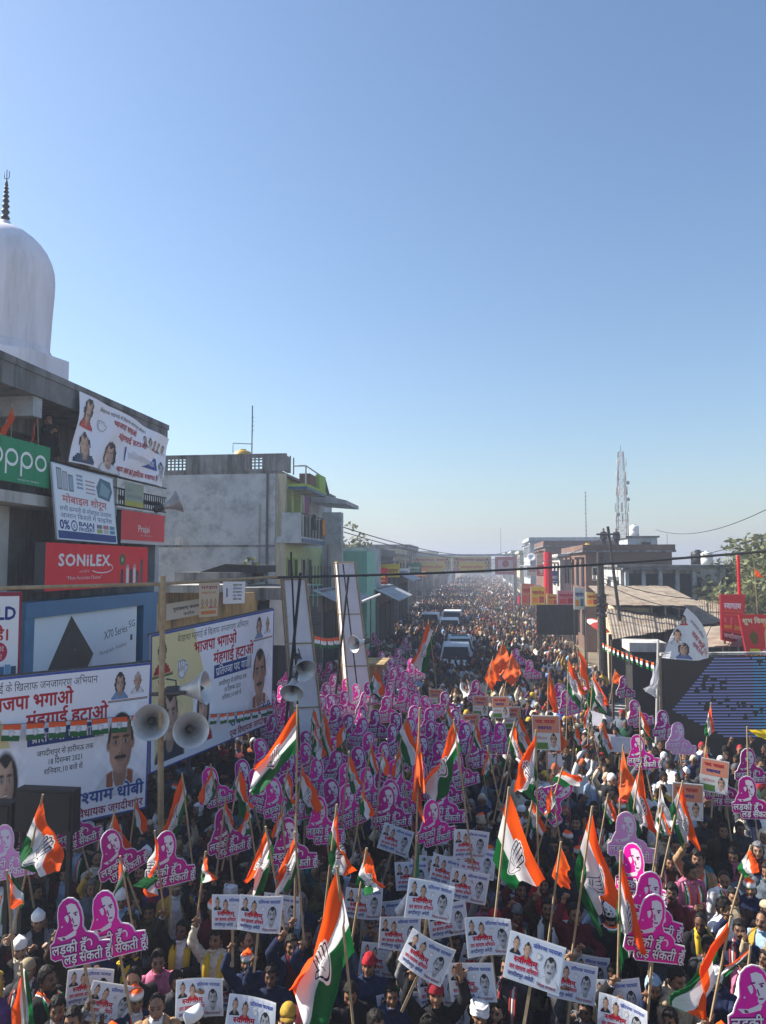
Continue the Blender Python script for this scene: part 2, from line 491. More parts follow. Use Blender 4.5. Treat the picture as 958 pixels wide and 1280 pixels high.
# printed portraits -------------------------------------------------
def portrait(skin=(.62, .38, .26), hair=(.03, .025, .02), cloth=(.7, .7, .72), cloth2=None, must=True, longhair=False, grey=False, bg=None, hairline=.36, smile=False):
    skin = np.array(skin); hair = np.array(hair); cloth = np.array(cloth)
    def fn(X, Y):
        x = X; y = Y
        C = np.zeros(X.shape + (3,)); A = np.zeros(X.shape)
        if bg is not None: C[:] = bg; A[:] = 1
        def put(mask, col, soft=None):
            nonlocal C, A
            m = np.clip(mask, 0, 1)[..., None]
            C = C * (1 - m) + np.array(col) * m
            A = np.maximum(A, m[..., 0])
        def el(cx, cy, rx, ry, e=.18): return np.clip((1 - np.sqrt(((x - cx) / rx) ** 2 + ((y - cy) / ry) ** 2)) / e + .5, 0, 1)
        if longhair: put(el(0, .10, .62, .80), hair)
        put(el(0, -1.05, .98, .64, .06), cloth)
        if cloth2 is not None:
            put(((np.abs(np.abs(x) - .40 - .12 * (y + .6)) < .12) & (y < -.45)) * el(0, -1.05, .98, .64, .06), cloth2)
        put(el(0, -.52, .27, .30), skin * .7)
        put(((np.abs(x) < .26 - .3 * (-.45 - y)) & (y < -.45) & (y > -.8)) * .9, skin * .72)
        f = np.maximum(el(0, .18, .47, .60, .06), el(0, -.06, .42, .46, .06))
        put(f, skin)
        sh = np.clip((x - .0) * .7 + .05, -.15, .42)[..., None]
        C = np.where((f > .5)[..., None], C * (1 - sh), C)
        put(el(-.2, .0, .14, .13, .9) * .35, skin * 1.3); put(el(-.05, .5, .22, .13, .9) * .3, skin * 1.3)
        for sx in (-1, 1):
            put(el(sx * .19, .17, .14, .085, .7) * .55, skin * .45)
            put(el(sx * .19, .175, .085, .034, .3), (.48, .44, .42))
            put(el(sx * .19, .175, .042, .040, .3), (.02, .015, .01))
            put(el(sx * .20, .285, .15, .032, .4) * .9, hair)
            if not longhair: put(el(sx * .485, .12, .05, .13), skin * .75)
        put(el(-.02, .05, .05, .17, .8) * .35, skin * 1.4); put(el(.05, -.03, .06, .12, .8) * .35, skin * .5)
        for sx in (-1, 1): put(el(sx * .05, -.08, .035, .022, .5) * .8, skin * .3)
        put(el(0, -.245, .14, .034 if not smile else .06, .4) * .85, (.30, .09, .08) if smile else skin * .52)
        if smile: put(el(0, -.235, .11, .022, .3), (.8, .78, .75))
        put(el(0, -.33, .10, .02, .8) * .4, skin * .5)
        if must: put(np.maximum(el(-.09, -.165, .14, .05, .3), el(.09, -.165, .14, .05, .3)), hair)
        top = np.clip((y - (hairline + .20 - .1 * np.cos(x * 9) - .5 * np.clip(np.abs(x) - .25, 0, 1))) / .04, 0, 1) * el(0, .22, .50, .60, .05)
        side = el(0, .22, .50, .58, .05) * np.clip((np.abs(x) - .40 + .25 * np.clip(y - .2, 0, 1)) / .03, 0, 1) * np.clip((y - .14) / .05, 0, 1)
        put(np.maximum(top, side), hair)
        if longhair: put(np.clip((np.abs(x) - .40 + .08 * np.clip(y, -1, .2)) / .04, 0, 1) * el(0, .06, .62, .78, .06) * (y > -.6), hair)
        C = C * (1 + .10 * np.sin(x * 5.1 + y * 3.3) * np.sin(y * 6.7 - x * 2.1) + .05 * np.sin(x * 17 + 3 * y) * np.sin(y * 19))[..., None]
        if grey:
            g = (C @ np.array([.3, .6, .1]))[..., None]; C = g * np.array([.95, .97, 1.05])
        return C, A
    return fn
WHITE = (.86, .85, .88); RED = rgb(190, 15, 40); NAVY = rgb(20, 45, 130); INK = (.03, .03, .035); CR = rgb(205, 20, 60)
SAF = (.90, .10, .008); GRN = (.006, .125, .03); MAG = rgb(240, 14, 164); LILAC = (.93, .90, .96)
def hand_emblem(pr, x, y, s, layer, line=INK):
    """open palm drawn as polygons"""
    k = s / pr.ar
    def cap(ax, ay, bx, by, r, col, ly):
        a = math.atan2(by - ay, bx - ax); pts = []
        for i in range(7): q = a - math.pi / 2 + math.pi * i / 6; pts.append((x + k * (bx + r * math.cos(q)), y + s * (by + r * math.sin(q))))
        for i in range(7): q = a + math.pi / 2 + math.pi * i / 6; pts.append((x + k * (ax + r * math.cos(q)), y + s * (ay + r * math.sin(q))))
        pr.poly(pts, col, ly)
    for e, col, l in ((.10, WHITE, 0), (.055, line, .3), (0, (.85, .83, .85), .6)):
        for i in range(4): cap(-.3 + .2 * i, -.1, -.33 + .22 * i, .55 - .06 * abs(i - 1.3), .085 + e, col, layer + l)
        cap(0, -.35, 0, -.15, .36 + e, col, layer + l); cap(.28, -.4, .55, .05, .1 + e, col, layer + l)
def tricolour(pr, x0, y0, x1, y1, layer, emblem=True):
    h = (y1 - y0) / 3
    pr.rect(x0, y0, x1, y0 + h, GRN, layer); pr.rect(x0, y0 + h, x1, y1 - h, WHITE, layer); pr.rect(x0, y1 - h, x1, y1, SAF, layer)
    if emblem: hand_emblem(pr, (x0 + x1) / 2, (y0 + y1) / 2, h * .9, layer + .2)
# ------------------------------------------------------------------ people
def modmesh(me, mods):
    """apply modifiers to a mesh without operators"""
    o = bpy.data.objects.new('tmp', me); COL.objects.link(o)
    for t, kw in mods:
        m = o.modifiers.new('m', t)
        for k, v in kw.items(): setattr(m, k, v)
    dg = bpy.context.evaluated_depsgraph_get(); dg.update()
    r = bpy.data.meshes.new_from_object(o.evaluated_get(dg), depsgraph=dg)
    bpy.data.objects.remove(o); bpy.data.meshes.remove(me)
    return r
def arrs(me):
    v = np.empty(len(me.vertices) * 3); me.vertices.foreach_get('co', v)
    n = np.empty(len(me.vertices) * 3); me.vertices.foreach_get('normal', n)
    return v.reshape(-1, 3), n.reshape(-1, 3)
HC = Vector((0, -.02, 1.60))
def headf(d, off=0.0):
    x, y, z = d
    sx = .076 + off; sy = .097 + off; sz = .122 + off
    if z < 0:
        t = -z
        sx *= 1 - .30 * t; sy *= 1 - .16 * t
    p = Vector((x * sx, y * sy, z * sz))
    if z < 0 and y < 0: p.y -= .012 * (-z)
    if y > 0: p.z += .012 * y
    return p
def head_matrix(yaw, pitch, base):
    return Matrix.Translation(base) @ Matrix.Rotation(yaw, 4, 'Z') @ Matrix.Rotation(pitch, 4, 'X') @ Matrix.Translation(Vector((0, -.02, .125)))
ARM = (.29, .26)
def pose_arm(sh, el, wr): return [Vector(sh), Vector(el), Vector(wr)]
def make_body(pose):
    """one continuous figure facing -y; returns mesh, zones, head matrix and grip point"""
    b = MB()
    J = {}
    lean = pose.get('lean', 0)
    def T(p):
        p = Vector(p)
        if p.z > .93:
            q = Matrix.Rotation(lean, 4, 'X') @ (p - Vector((0, 0, .93))); return q + Vector((0, 0, .93))
        return p
    segs = []                                    # (zone, p0, p1, r)
    def limb(z, p0, p1, r0, r1):
        b.ball(p0, r0, r0, r0, 10, 6); b.ball(p1, r1, r1, r1, 10, 6); b.cone(p0, p1, r0, r1, 12)
        segs.append((z, Vector(p0), Vector(p1), (r0 + r1) / 2))
    # torso
    prof = [(.86, .10, .09, 0), (.90, .165, .12, .0), (.97, .172, .125, .005), (1.08, .150, .108, 0), (1.20, .165, .118, 0), (1.32, .182, .122, .005), (1.40, .165, .100, .012), (1.45, .105, .075, .015), (1.48, .06, .055, .012)]
    vs = []; fs = []; n = 20
    for z, rx, ry, yo in prof:
        for k in range(n):
            q = 2 * math.pi * k / n
            cs, sn = math.cos(q), math.sin(q)
            vs.append(T((rx * math.copysign(abs(cs) ** .85, cs), ry * math.copysign(abs(sn) ** .85, sn) + yo, z)))
    for i in range(len(prof) - 1):
        for k in range(n): fs.append((i * n + k, i * n + (k + 1) % n, (i + 1) * n + (k + 1) % n, (i + 1) * n + k))
    fs.append(tuple(range(n - 1, -1, -1))); fs.append(tuple((len(prof) - 1) * n + k for k in range(n)))
    b.add(vs, fs)
    segs.append(('torso', T((0, 0, .95)), T((0, .005, 1.40)), .15))
    for s in (-1, 1): segs.append(('torso', T((s * .09, 0, 1.0)), T((s * .13, .01, 1.38)), .07))
    nb = T((0, .012, 1.44))
    HM = head_matrix(pose.get('yaw', 0), pose.get('nod', 0), nb + Vector((0, 0, .045)))
    hc = HM @ Vector((0, 0, 0))
    limb('neck', nb, hc + Vector((0, .02, -.06)), .058, .056)
    # head with brow, nose, lips, chin, ears
    b.ball((0, 0, 0), 0, 0, 0, 22, 16, fn=headf, M=HM)
    def hcap(a, c, r0, r1):
        b.cone(HM @ Vector(a), HM @ Vector(c), r0, r1, 8); b.ball(HM @ Vector(a), r0, r0, r0, 8, 6); b.ball(HM @ Vector(c), r1, r1, r1, 8, 6)
    hcap((0, -.088, .022), (0, -.108, -.022), .009, .0155)
    hcap((-.014, -.098, -.026), (.014, -.098, -.026), .010, .010)
    hcap((-.045, -.074, .034), (-.012, -.086, .034), .011, .012); hcap((.045, -.074, .034), (.012, -.086, .034), .011, .012)
    hcap((-.02, -.087, -.058), (.02, -.087, -.058), .009, .009); hcap((-.016, -.085, -.072), (.016, -.085, -.072), .010, .010)
    hcap((-.012, -.082, -.1), (.012, -.082, -.1), .02, .02)
    hcap((-.048, -.06, -.02), (-.04, -.064, -.04), .022, .02); hcap((.048, -.06, -.02), (.04, -.064, -.04), .022, .02)
    for s in (-1, 1):
        b.ball((s * .078, .012, -.008), .010, .022, .033, 10, 7, M=HM)
    segs.append(('head', HM @ Vector((0, 0, .03)), HM @ Vector((0, 0, -.03)), .09))
    # legs
    for s, kx in ((-1, 'r'), (1, 'l')):
        st = pose.get('step', 0) * s
        hip = Vector((s * .092, 0, .90)); kn = Vector((s * .10, -.015 - st * .4, .49)); an = Vector((s * .105, .03 - st, .085))
        limb('thigh', hip, kn, .085, .058); limb('calf', kn, an, .056, .040)
        limb('foot', an + Vector((0, .02, -.04)), an + Vector((s * .015, -.15, -.05)), .040, .032)
    # arms and hands
    grip = None
    for s, key in ((-1, 'r'), (1, 'l')):
        sh = T((s * .178, .012, 1.385)); el = T(pose['el_' + key]); wr = T(pose['wr_' + key])
        el = sh + (el - sh).normalized() * .285; wr = el + (wr - el).normalized() * .255
        limb('upper', sh, el, .056, .043); limb('fore', el, wr, .041, .029)
        hd = (wr - el).normalized()
        kindh = pose.get('h_' + key, 'relaxed')
        side = Vector((0, -1, 0)) if kindh != 'relaxed' else Vector((-s, -.3, 0))
        nrm = (side - hd * side.dot(hd))
        nrm = nrm.normalized() if nrm.length > .2 else Vector((-s, 0, .1)).normalized()   # palm faces this way
        lat = hd.cross(nrm).normalized() * s
        pc = wr + hd * .05
        # palm
        vs = []
        for dz in (-.045, .0, .045):
            for q in range(10):
                a = 2 * math.pi * q / 10; wd = {-.045: .027, 0: .039, .045: .041}[dz]
                vs.append(pc + hd * dz + lat * (wd * math.cos(a)) + nrm * (.0155 * math.sin(a)))
        fs = [(i * 10 + k, i * 10 + (k + 1) % 10, (i + 1) * 10 + (k + 1) % 10, (i + 1) * 10 + k) for i in range(2) for k in range(10)]
        fs += [tuple(range(9, -1, -1)), tuple(range(20, 30))]
        b.add(vs, fs)
        segs.append(('hand', wr, pc + hd * .05, .035))
        L = (.072, .082, .077, .058)
        curl = {'grip': (1.25, 1.45, 1.2), 'fist': (1.3, 1.5, 1.2), 'open': (.1, .12, .1), 'relaxed': (.35, .4, .3)}[kindh]
        for i in range(4):
            p = pc + hd * .042 + lat * (.0315 - .021 * i)
            d = hd.copy(); a = 0
            d = (d + lat * (.10 - .07 * i)).normalized()
            for k, fr in enumerate((.45, .32, .23)):
                a = curl[k] * (1 + .06 * i)
                d = (Matrix.Rotation(a, 3, nrm.cross(hd).normalized() * -1) @ d)
                q = p + d * (L[i] * fr * 1.15)
                r = .0095 - .0008 * k
                b.cone(p, q, r, r - .0008, 8); b.ball(q, r, r, r, 8, 5); b.ball(p, r, r, r, 8, 5)
                segs.append(('hand', p, q, .009)); p = q
        p = pc + lat * .036 - hd * .02
        d = (lat * .8 + hd * .55 + nrm * (.75 if kindh in ('grip', 'fist') else .25)).normalized()
        for k in range(2):
            q = p + d * (.036 - .004 * k); b.cone(p, q, .0125 - .0015 * k, .0105, 8); b.ball(q, .0105, .0105, .0105, 8, 5); b.ball(p, .012, .012, .012, 8, 5)
            segs.append(('hand', p, q, .011)); p = q
            if kindh in ('grip', 'fist'): d = (d * .4 + hd * .35 - lat * .6 + nrm * .3).normalized()
        if kindh == 'grip' and grip is None:
            grip = pc + hd * .05 + nrm * .03
    raw = b.mesh('raw', M_SKIN)
    me = modmesh(raw, [('REMESH', dict(mode='VOXEL', voxel_size=.0098)), ('SMOOTH', dict(factor=.5, iterations=2)), ('DECIMATE', dict(ratio=.42)), ('TRIANGULATE', {})])
    me.name = 'person_body'
    me.materials.clear(); me.materials.append(M_SKIN)
    me.polygons.foreach_set('use_smooth', [True] * len(me.polygons))
    v, nrm_ = arrs(me)
    # zone of every vertex: the nearest bone
    best = np.full(len(v), 9.0); zi = np.zeros(len(v), int); tt = np.zeros(len(v))
    for i, (z, p0, p1, r) in enumerate(segs):
        a = np.array(p0); ba = np.array(p1) - a
        h = np.clip(((v - a) @ ba) / (ba @ ba), 0, 1)
        d = np.linalg.norm(v - a - h[:, None] * ba, axis=1) - r
        m = d < best; best[m] = d[m]; zi[m] = i; tt[m] = h[m]
    zone = np.array([segs[i][0] for i in zi])
    hl = (np.c_[v, np.ones(len(v))] @ np.array(HM.inverted()).T)[:, :3]
    # colour of eyes, brows and lips
    C = np.ones((len(v), 4))
    hd_ = zone == 'head'
    def spot(cx_, cz_, rx, rz, col):
        m = hd_ & (hl[:, 1] < -.045) & (((hl[:, 0] - cx_) / rx) ** 2 + ((hl[:, 2] - cz_) / rz) ** 2 < 1)
        C[m, :3] = col
    for s in (-1, 1):
        spot(s * .031, .012, .021, .012, (.55, .5, .48)); spot(s * .031, .014, .017, .009, (.12, .08, .07)); spot(s * .032, .036, .024, .007, (.08, .06, .06))
    spot(0, -.064, .026, .011, (.75, .42, .42))
    ca = me.color_attributes.new('Col', 'FLOAT_COLOR', 'POINT'); ca.data.foreach_set('color', C.astype(np.float32).ravel())
    return dict(me=me, v=v, n=nrm_, zone=zone, t=tt, HM=HM, grip=grip, hl=hl)
def shell(P, keep, off, name, wr=.006, seed=0, mat=None, hem=None):
    """a garment: faces of the body where keep holds, moved out along the normals"""
    me = P['me']; v, n = P['v'], P['n']
    loops = np.empty(len(me.loops), int); me.loops.foreach_get('vertex_index', loops)
    ls = np.empty(len(me.polygons), int); me.polygons.foreach_get('loop_start', ls)
    lt = np.empty(len(me.polygons), int); me.polygons.foreach_get('loop_total', lt)
    tri = np.stack([loops[ls], loops[ls + 1], loops[ls + 2]], 1)
    assert (lt == 3).all()
    f = tri[keep[tri].all(1)]
    used = np.unique(f); rm = -np.ones(len(v), int); rm[used] = np.arange(len(used))
    vv = v[used].copy(); o = off[used] if isinstance(off, np.ndarray) else np.full(len(used), off)
    k = np.array([mnoise.noise(Vector((p[0] * 9 + seed, p[1] * 9, p[2] * 13))) + .6 * mnoise.noise(Vector((p[0] * 21 + seed, p[1] * 21, p[2] * 25 + p[0] * 12))) for p in vv])
    vv += n[used] * (o + wr * k)[:, None]
    m = bpy.data.meshes.new(name); m.from_pydata(vv.tolist(), [], rm[f].tolist())
    m.materials.append(mat or M_CLOTH)
    if hem:                                     # straight lower edge
        bm = bmesh.new(); bm.from_mesh(m)
        fs_ = [q for q in bm.faces if abs(q.calc_center_median().x) < .205]
        ge = set(fs_)
        for q in fs_: ge.update(q.verts); ge.update(q.edges)
        bmesh.ops.bisect_plane(bm, geom=list(ge), plane_co=(0, 0, hem), plane_no=(0, 0, -1), clear_outer=True)
        bm.to_mesh(m); bm.free()
    m = modmesh(m, [('SMOOTH', dict(factor=.5, iterations=1)), ('SOLIDIFY', dict(thickness=.008, offset=-1))] )
    m.name = name
    m.polygons.foreach_set('use_smooth', [True] * len(m.polygons))
    return m
REST = dict(el_r=(-.23, .03, 1.11), wr_r=(-.24, -.06, .86), el_l=(.23, .03, 1.11), wr_l=(.24, -.06, .86))
POSES = {
    'stand': dict(REST, nod=-.03),
    'hold': dict(REST, el_r=(-.26, -.10, 1.58), wr_r=(-.15, -.20, 1.84), h_r='grip', nod=-.08),
    'lift': dict(REST, el_r=(-.29, -.05, 1.60), wr_r=(-.24, -.11, 1.86), h_r='grip', el_l=(.27, -.18, 1.20), wr_l=(.08, -.30, 1.22), yaw=-.25, nod=-.12),
    'front': dict(REST, el_r=(-.25, -.15, 1.18), wr_r=(-.10, -.33, 1.34), h_r='grip', yaw=.2),
    'cheer': dict(REST, el_r=(-.30, -.05, 1.58), wr_r=(-.26, -.10, 1.86), h_r='fist', el_l=(.28, -.05, 1.57), wr_l=(.26, -.12, 1.84), h_l='open', nod=-.12),
    'phone': dict(REST, el_r=(-.23, -.22, 1.22), wr_r=(-.07, -.36, 1.46), h_r='grip', el_l=(.23, -.22, 1.22), wr_l=(.07, -.36, 1.44), h_l='fist', nod=-.05),
    'fold': dict(REST, el_r=(-.25, -.08, 1.14), wr_r=(-.02, -.24, 1.16), h_r='fist', el_l=(.25, -.08, 1.14), wr_l=(.02, -.25, 1.20), h_l='relaxed', yaw=.45, nod=.12),
    'down': dict(REST, yaw=-.5, nod=.28, el_l=(.24, -.12, 1.14), wr_l=(.06, -.28, 1.06), step=.06),
}
BODY = {}
def band(x, a, b): return (x > a) & (x < b)
for pn, ps in POSES.items():
    P = make_body(ps); BODY[pn] = P
    z, t, v = P['zone'], P['t'], P['v']
    torso = z == 'torso'; leg = np.isin(z, ['thigh', 'calf']); arm = (z == 'upper') | ((z == 'fore') & (t < .93))
    half_arm = (z == 'upper')
    neck = (z == 'neck') & (t < .2)
    hip = torso | ((z == 'thigh') & (t < .35))
    front = (np.abs(v[:, 0]) < .055 + .05 * np.clip((1.42 - v[:, 2]) / .5, 0, 1)) & (v[:, 1] < 0) & torso
    P['shirt'] = shell(P, hip | arm | neck, np.where(v[:, 2] < 1.02, .026, .013), 'shirt', seed=1, hem=.845)
    P['jacket'] = shell(P, (torso & ~front) | arm, np.where(torso, .030, .026), 'jacket', wr=.012, seed=2, hem=.90)
    P['sweater'] = shell(P, hip | arm | ((z == 'neck') & (t < .35)), np.where(torso, .027, .022), 'sweater', wr=.011, seed=3, hem=.87)
    P['vest'] = shell(P, torso & (np.abs(v[:, 0]) < .165) & ~front, .028, 'vest', wr=.006, seed=4)
    P['trousers'] = shell(P, leg | (torso & (v[:, 2] < .99)), np.where(v[:, 2] < .5, .030, .018), 'trousers', wr=.012, seed=5)
    P['kurta'] = shell(P, torso | arm | (z == 'thigh') | neck, np.where(v[:, 2] < .95, .05, .019), 'kurta', wr=.014, seed=6, hem=.58)
    P['shawl'] = shell(P, (torso & (v[:, 2] > 1.0)) | (z == 'upper') | ((z == 'neck') & (t < .5)), np.where(v[:, 2] > 1.35, .036, .055), 'shawl', wr=.03, seed=7, hem=1.03)
    P['shoes'] = shell(P, (z == 'foot') | ((z == 'calf') & (t > .93)), .006, 'shoes', wr=.001, seed=8)
# things worn on the head, in the head's own place
def head_shell(name, fn_keep, off, n=40, m=28, mat=None, wr=.004, freq=30, seed=0):
    b = MB(); vs = []; ok = []
    for j in range(m + 1):
        th = math.pi * j / m
        for k in range(n):
            q = 2 * math.pi * k / n
            d = Vector((math.sin(th) * math.cos(q), math.sin(th) * math.sin(q), math.cos(th)))
            o = off(d) if callable(off) else off
            p = headf(d, o + wr * mnoise.noise(d * freq * .2 + Vector((seed, 0, 0))) )
            vs.append(p); ok.append(fn_keep(d))
    fs = []
    for j in range(m):
        for k in range(n):
            f = (j * n + k, (j + 1) * n + k, (j + 1) * n + (k + 1) % n, j * n + (k + 1) % n)
            if all(ok[i] for i in f): fs.append(f)
    used = sorted({i for f in fs for i in f}); rm = {u: i for i, u in enumerate(used)}
    b.add([vs[i] for i in used], [tuple(rm[i] for i in f) for f in fs])
    me = b.mesh(name, mat or M_HAIR)
    me = modmesh(me, [('SOLIDIFY', dict(thickness=.012, offset=-1))]); me.name = name
    me.polygons.foreach_set('use_smooth', [True] * len(me.polygons))
    return me
def hairline(d, hi=.62, k=.75):
    f = -d.y                                   # front: high over the forehead; sides: down to the ears; back: down to the nape
    if f > .1:
        q = min(1, (f - .1) / .42); q = q * q * (3 - 2 * q)
        lim = -.22 + (k + .07) * q + .07 * math.cos(abs(d.x) * 7) * q
    elif f > -.35: lim = -.22 if f > -.1 else -.22 - .5 * (-.1 - f) / .25
    else: lim = -.72
    return d.z > lim
HEADW = {
    'hair': head_shell('hair', lambda d: hairline(d), lambda d: .008 + .012 * max(0, d.z) + .005 * abs(d.x), wr=.014, freq=32, seed=3),
    'hair_b': head_shell('hair', lambda d: hairline(d, k=.70), lambda d: .010 + .022 * max(0, d.z + .2 * -d.y), wr=.016, freq=26, seed=8),
    'hair_thin': head_shell('hair', lambda d: hairline(d, k=1.08), .006, wr=.006, seed=5),
    'hair_long': head_shell('hair', lambda d: hairline(d, k=.8) or (d.y > .1 and d.z > -.97), lambda d: .014 + (.03 * max(0, -d.z) if d.y > 0 else 0), wr=.012, seed=6),
    'beard': head_shell('beard', lambda d: d.z < -.28 and d.y < .05 and d.z > -.93 and not (abs(d.x) < .3 and d.z > -.62 and d.y < -.6), .005, wr=.004, seed=2),
    'moustache': None,
    'cap': None, 'wool': None, 'turban': None, 'peak': None, 'veil': None, 'hood': None}
b = MB(); b.tube([(-.032, -.092, -.046), (-.012, -.105, -.038), (.012, -.105, -.038), (.032, -.092, -.046)], .0075, 8, .0075); HEADW['moustache'] = b.mesh('moustache', M_HAIR, True)
HEADW['wool'] = head_shell('wool_cap', lambda d: d.z > (.12 if d.y < 0 else -.12) - .0, lambda d: .013 + .02 * max(0, d.z) ** 2, mat=M_CLOTH, wr=.008)
HEADW['hood'] = head_shell('muffler', lambda d: not (d.y < -.35 and -.75 < d.z < .62), lambda d: .022 + (.03 if d.z < -.5 else 0), mat=M_CLOTH, wr=.014, freq=20)
# turban: wound rolls of cloth
b = MB()
b.ball((0, .012, .06), .098, .115, .092, 24, 14)
for i in range(6):
    tilt = (-.35 + .14 * i) * (1 if i % 2 else -1)
    pts = []
    for k in range(25):
        q = 2 * math.pi * k / 24
        p = Matrix.Rotation(tilt, 3, 'Y') @ Vector((.092 * math.cos(q), .108 * math.sin(q), .006 * math.sin(3 * q + i)))
        pts.append(p + Vector((0, .01, .045 + .012 * i - .03 * math.cos(q - math.pi / 2) * 0)))
    b.tube(pts, .019 - .001 * i, 8, cap=False)
HEADW['turban'] = b.mesh('turban', M_CLOTH, True)
# boat shaped cap (side cap): two slopes meeting in a ridge
def boat(name, cols):
    V = []; F = []; C = []; n = 24; rows = [(.030, 0), (.055, .004), (.085, .004), (.115, -.02), (.138, -.068)]
    for j, (z, dr) in enumerate(rows):
        for k in range(n):
            q = 2 * math.pi * k / n
            rx = max(.083 + dr, .008); ry = .108 + dr * .35
            V.append((rx * math.cos(q), ry * math.sin(q) + .006, z + .012 * abs(math.sin(q)) ** 2 * (j / 4)))
            C.append(cols[min(j, len(cols) - 1)])
    for j in range(len(rows) - 1):
        for k in range(n): F.append((j * n + k, j * n + (k + 1) % n, (j + 1) * n + (k + 1) % n, (j + 1) * n + k))
    F.append(tuple((len(rows) - 1) * n + k for k in range(n)))
    me = bpy.data.meshes.new(name); me.from_pydata(V, [], F)
    ca = me.color_attributes.new('Col', 'FLOAT_COLOR', 'POINT'); ca.data.foreach_set('color', np.array([(*c, 1) for c in C], np.float32).ravel())
    me.materials.append(M_CROWD); me.update(); me.polygons.foreach_set('use_smooth', [True] * len(me.polygons))
    return me
HEADW['cap'] = boat('side_cap', [(.75, .74, .73)])
HEADW['tricap'] = boat('side_cap', [GRN, (.7, .7, .7), (.75, .74, .73), SAF, SAF])
# peaked cap
b = MB(); b.ball((0, .008, .035), .086, .106, .105, 20, 10, fn=lambda d: Vector((d.x * .087, d.y * .106, max(d.z, 0) * .10)))
b.add([Vector((x, -.095 - .055 * (1 - (x / .075) ** 2) * k, .036 - .014 * k - h)) for h in (0, .006) for k in (0, 1) for x in (-.072, -.045, -.015, .015, .045, .072)],
      [(i, i + 1, i + 7, i + 6) for i in range(5)] + [(12 + i + 6, 12 + i + 7, 12 + i + 1, 12 + i) for i in range(5)] + [(6 + i, 7 + i, 19 + i, 18 + i) for i in range(5)])
HEADW['peak'] = b.mesh('peaked_cap', M_CLOTH, True)
# scarves: round the neck with two hanging ends (torso space); stripes of the party scarf in the colour attribute
def scarf(name, cols, long=.42, w=.05):
    V = []; F = []; C = []
    def strip(pts, width_dir, w):
        o = len(V); nc = len(cols) * 2
        for p, wd in zip(pts, width_dir):
            for k in range(len(cols)):
                for e in (0, 1):
                    a = (k + e) / len(cols) - .5
                    V.append(tuple(Vector(p) + Vector(wd) * (a * 2 * w))); C.append(cols[k])
        for i in range(len(pts) - 1):
            for k in range(len(cols)):
                a = o + i * nc + 2 * k
                F.append((a, a + 1, a + nc + 1, a + nc))
    pts = []; wd = []
    for k in range(13):
        q = math.pi * (k / 12)          # round the back of the neck
        pts.append((.088 * math.cos(q), .02 + .085 * math.sin(q), 1.475 - .02 * math.sin(q))); wd.append((.45 * math.cos(q), .45 * math.sin(q), -.75))
    pts = [(.10, -.10, 1.43 - .0)] + pts + [(-.10, -.10, 1.43)]; wd = [(.6, -.5, -.2)] + wd + [(-.6, -.5, -.2)]
    strip(pts, wd, w * .8)
    for s in (-1, 1):
        pts = [(s * .088, -.03, 1.475), (s * .095, -.105, 1.41), (s * .098, -.150, 1.32), (s * .094, -.156, 1.2), (s * .09, -.150 - .005 * s, 1.45 - long + .02 * s)]
        strip(pts, [(s * .55, -.4, -.5)] + [(s * .9, .0, 0)] * 4, w)
    me = bpy.data.meshes.new(name); me.from_pydata(V, [], F)
    ca = me.color_attributes.new('Col', 'FLOAT_COLOR', 'POINT'); ca.data.foreach_set('color', np.array([(*c, 1) for c in C], np.float32).ravel())
    me.materials.append(M_CROWD); me.update()
    me = modmesh(me, [('SOLIDIFY', dict(thickness=.006, offset=1))]); me.name = name
    me.polygons.foreach_set('use_smooth', [True] * len(me.polygons))
    return me
SCARF = {'tricolour': scarf('scarf', [SAF, (.7, .7, .7), GRN]), 'white': scarf('scarf', [(.7, .7, .68)]), 'red': scarf('scarf', [(.45, .02, .03)]), 'yellow': scarf('scarf', [(.6, .4, .03)]), 'checked': scarf('scarf', [(.3, .04, .04), (.6, .58, .55), (.3, .04, .04)])}
SKINS = {'fair': (.34, .19, .12), 'brown': (.23, .12, .07), 'dark': (.13, .065, .04)}
def person(pose, loc, rz, sc, top, topcol, under=(.6, .6, .6), trouser=(.05, .05, .06), head='hair', headcol=(.012, .010, .009), face=None, sc_kind=None, skin='brown', label='', cat='person', group='people in the crowd'):
    P = BODY[pose]
    o = link('person', P['me'], None, loc)
    o.rotation_euler = (0, 0, rz); o.scale = (sc, sc, sc)
    o.color = (*SKINS[skin], 1)
    tag(o, label, cat, group)
    def wear(name, me, col, hm=False):
        c = link(name, me, o); c.color = (*col, 1)
        if hm: c.matrix_local = P['HM']
        return c
    if top in ('jacket', 'vest'):
        wear('shirt', P['shirt'], under); wear(top, P[top], topcol)
    elif top == 'shawl':
        wear('shirt', P['shirt'], under); wear('shawl', P['shawl'], topcol)
    else:
        wear(top, P[top], topcol)
    wear('trousers', P['trousers'], trouser); wear('shoe', P['shoes'], (.03, .025, .02))
    hn = {'hair': 'hair', 'hair_b': 'hair', 'hair_thin': 'hair', 'hair_long': 'hair', 'cap': 'side_cap', 'tricap': 'side_cap', 'wool': 'wool_cap', 'hood': 'muffler', 'turban': 'turban', 'peak': 'peaked_cap'}[head]
    if head in ('cap', 'tricap', 'peak', 'wool'): wear('hair', HEADW['hair_thin'] if head != 'wool' else HEADW['hair'], (.012, .010, .009), True)
    wear(hn, HEADW[head], headcol, True)
    if face: wear(face, HEADW[face], (.012, .010, .009) if not (head.startswith('hair') and headcol[0] > .1) else headcol, True)
    if sc_kind: wear('scarf', SCARF[sc_kind], (1, 1, 1))
    return o

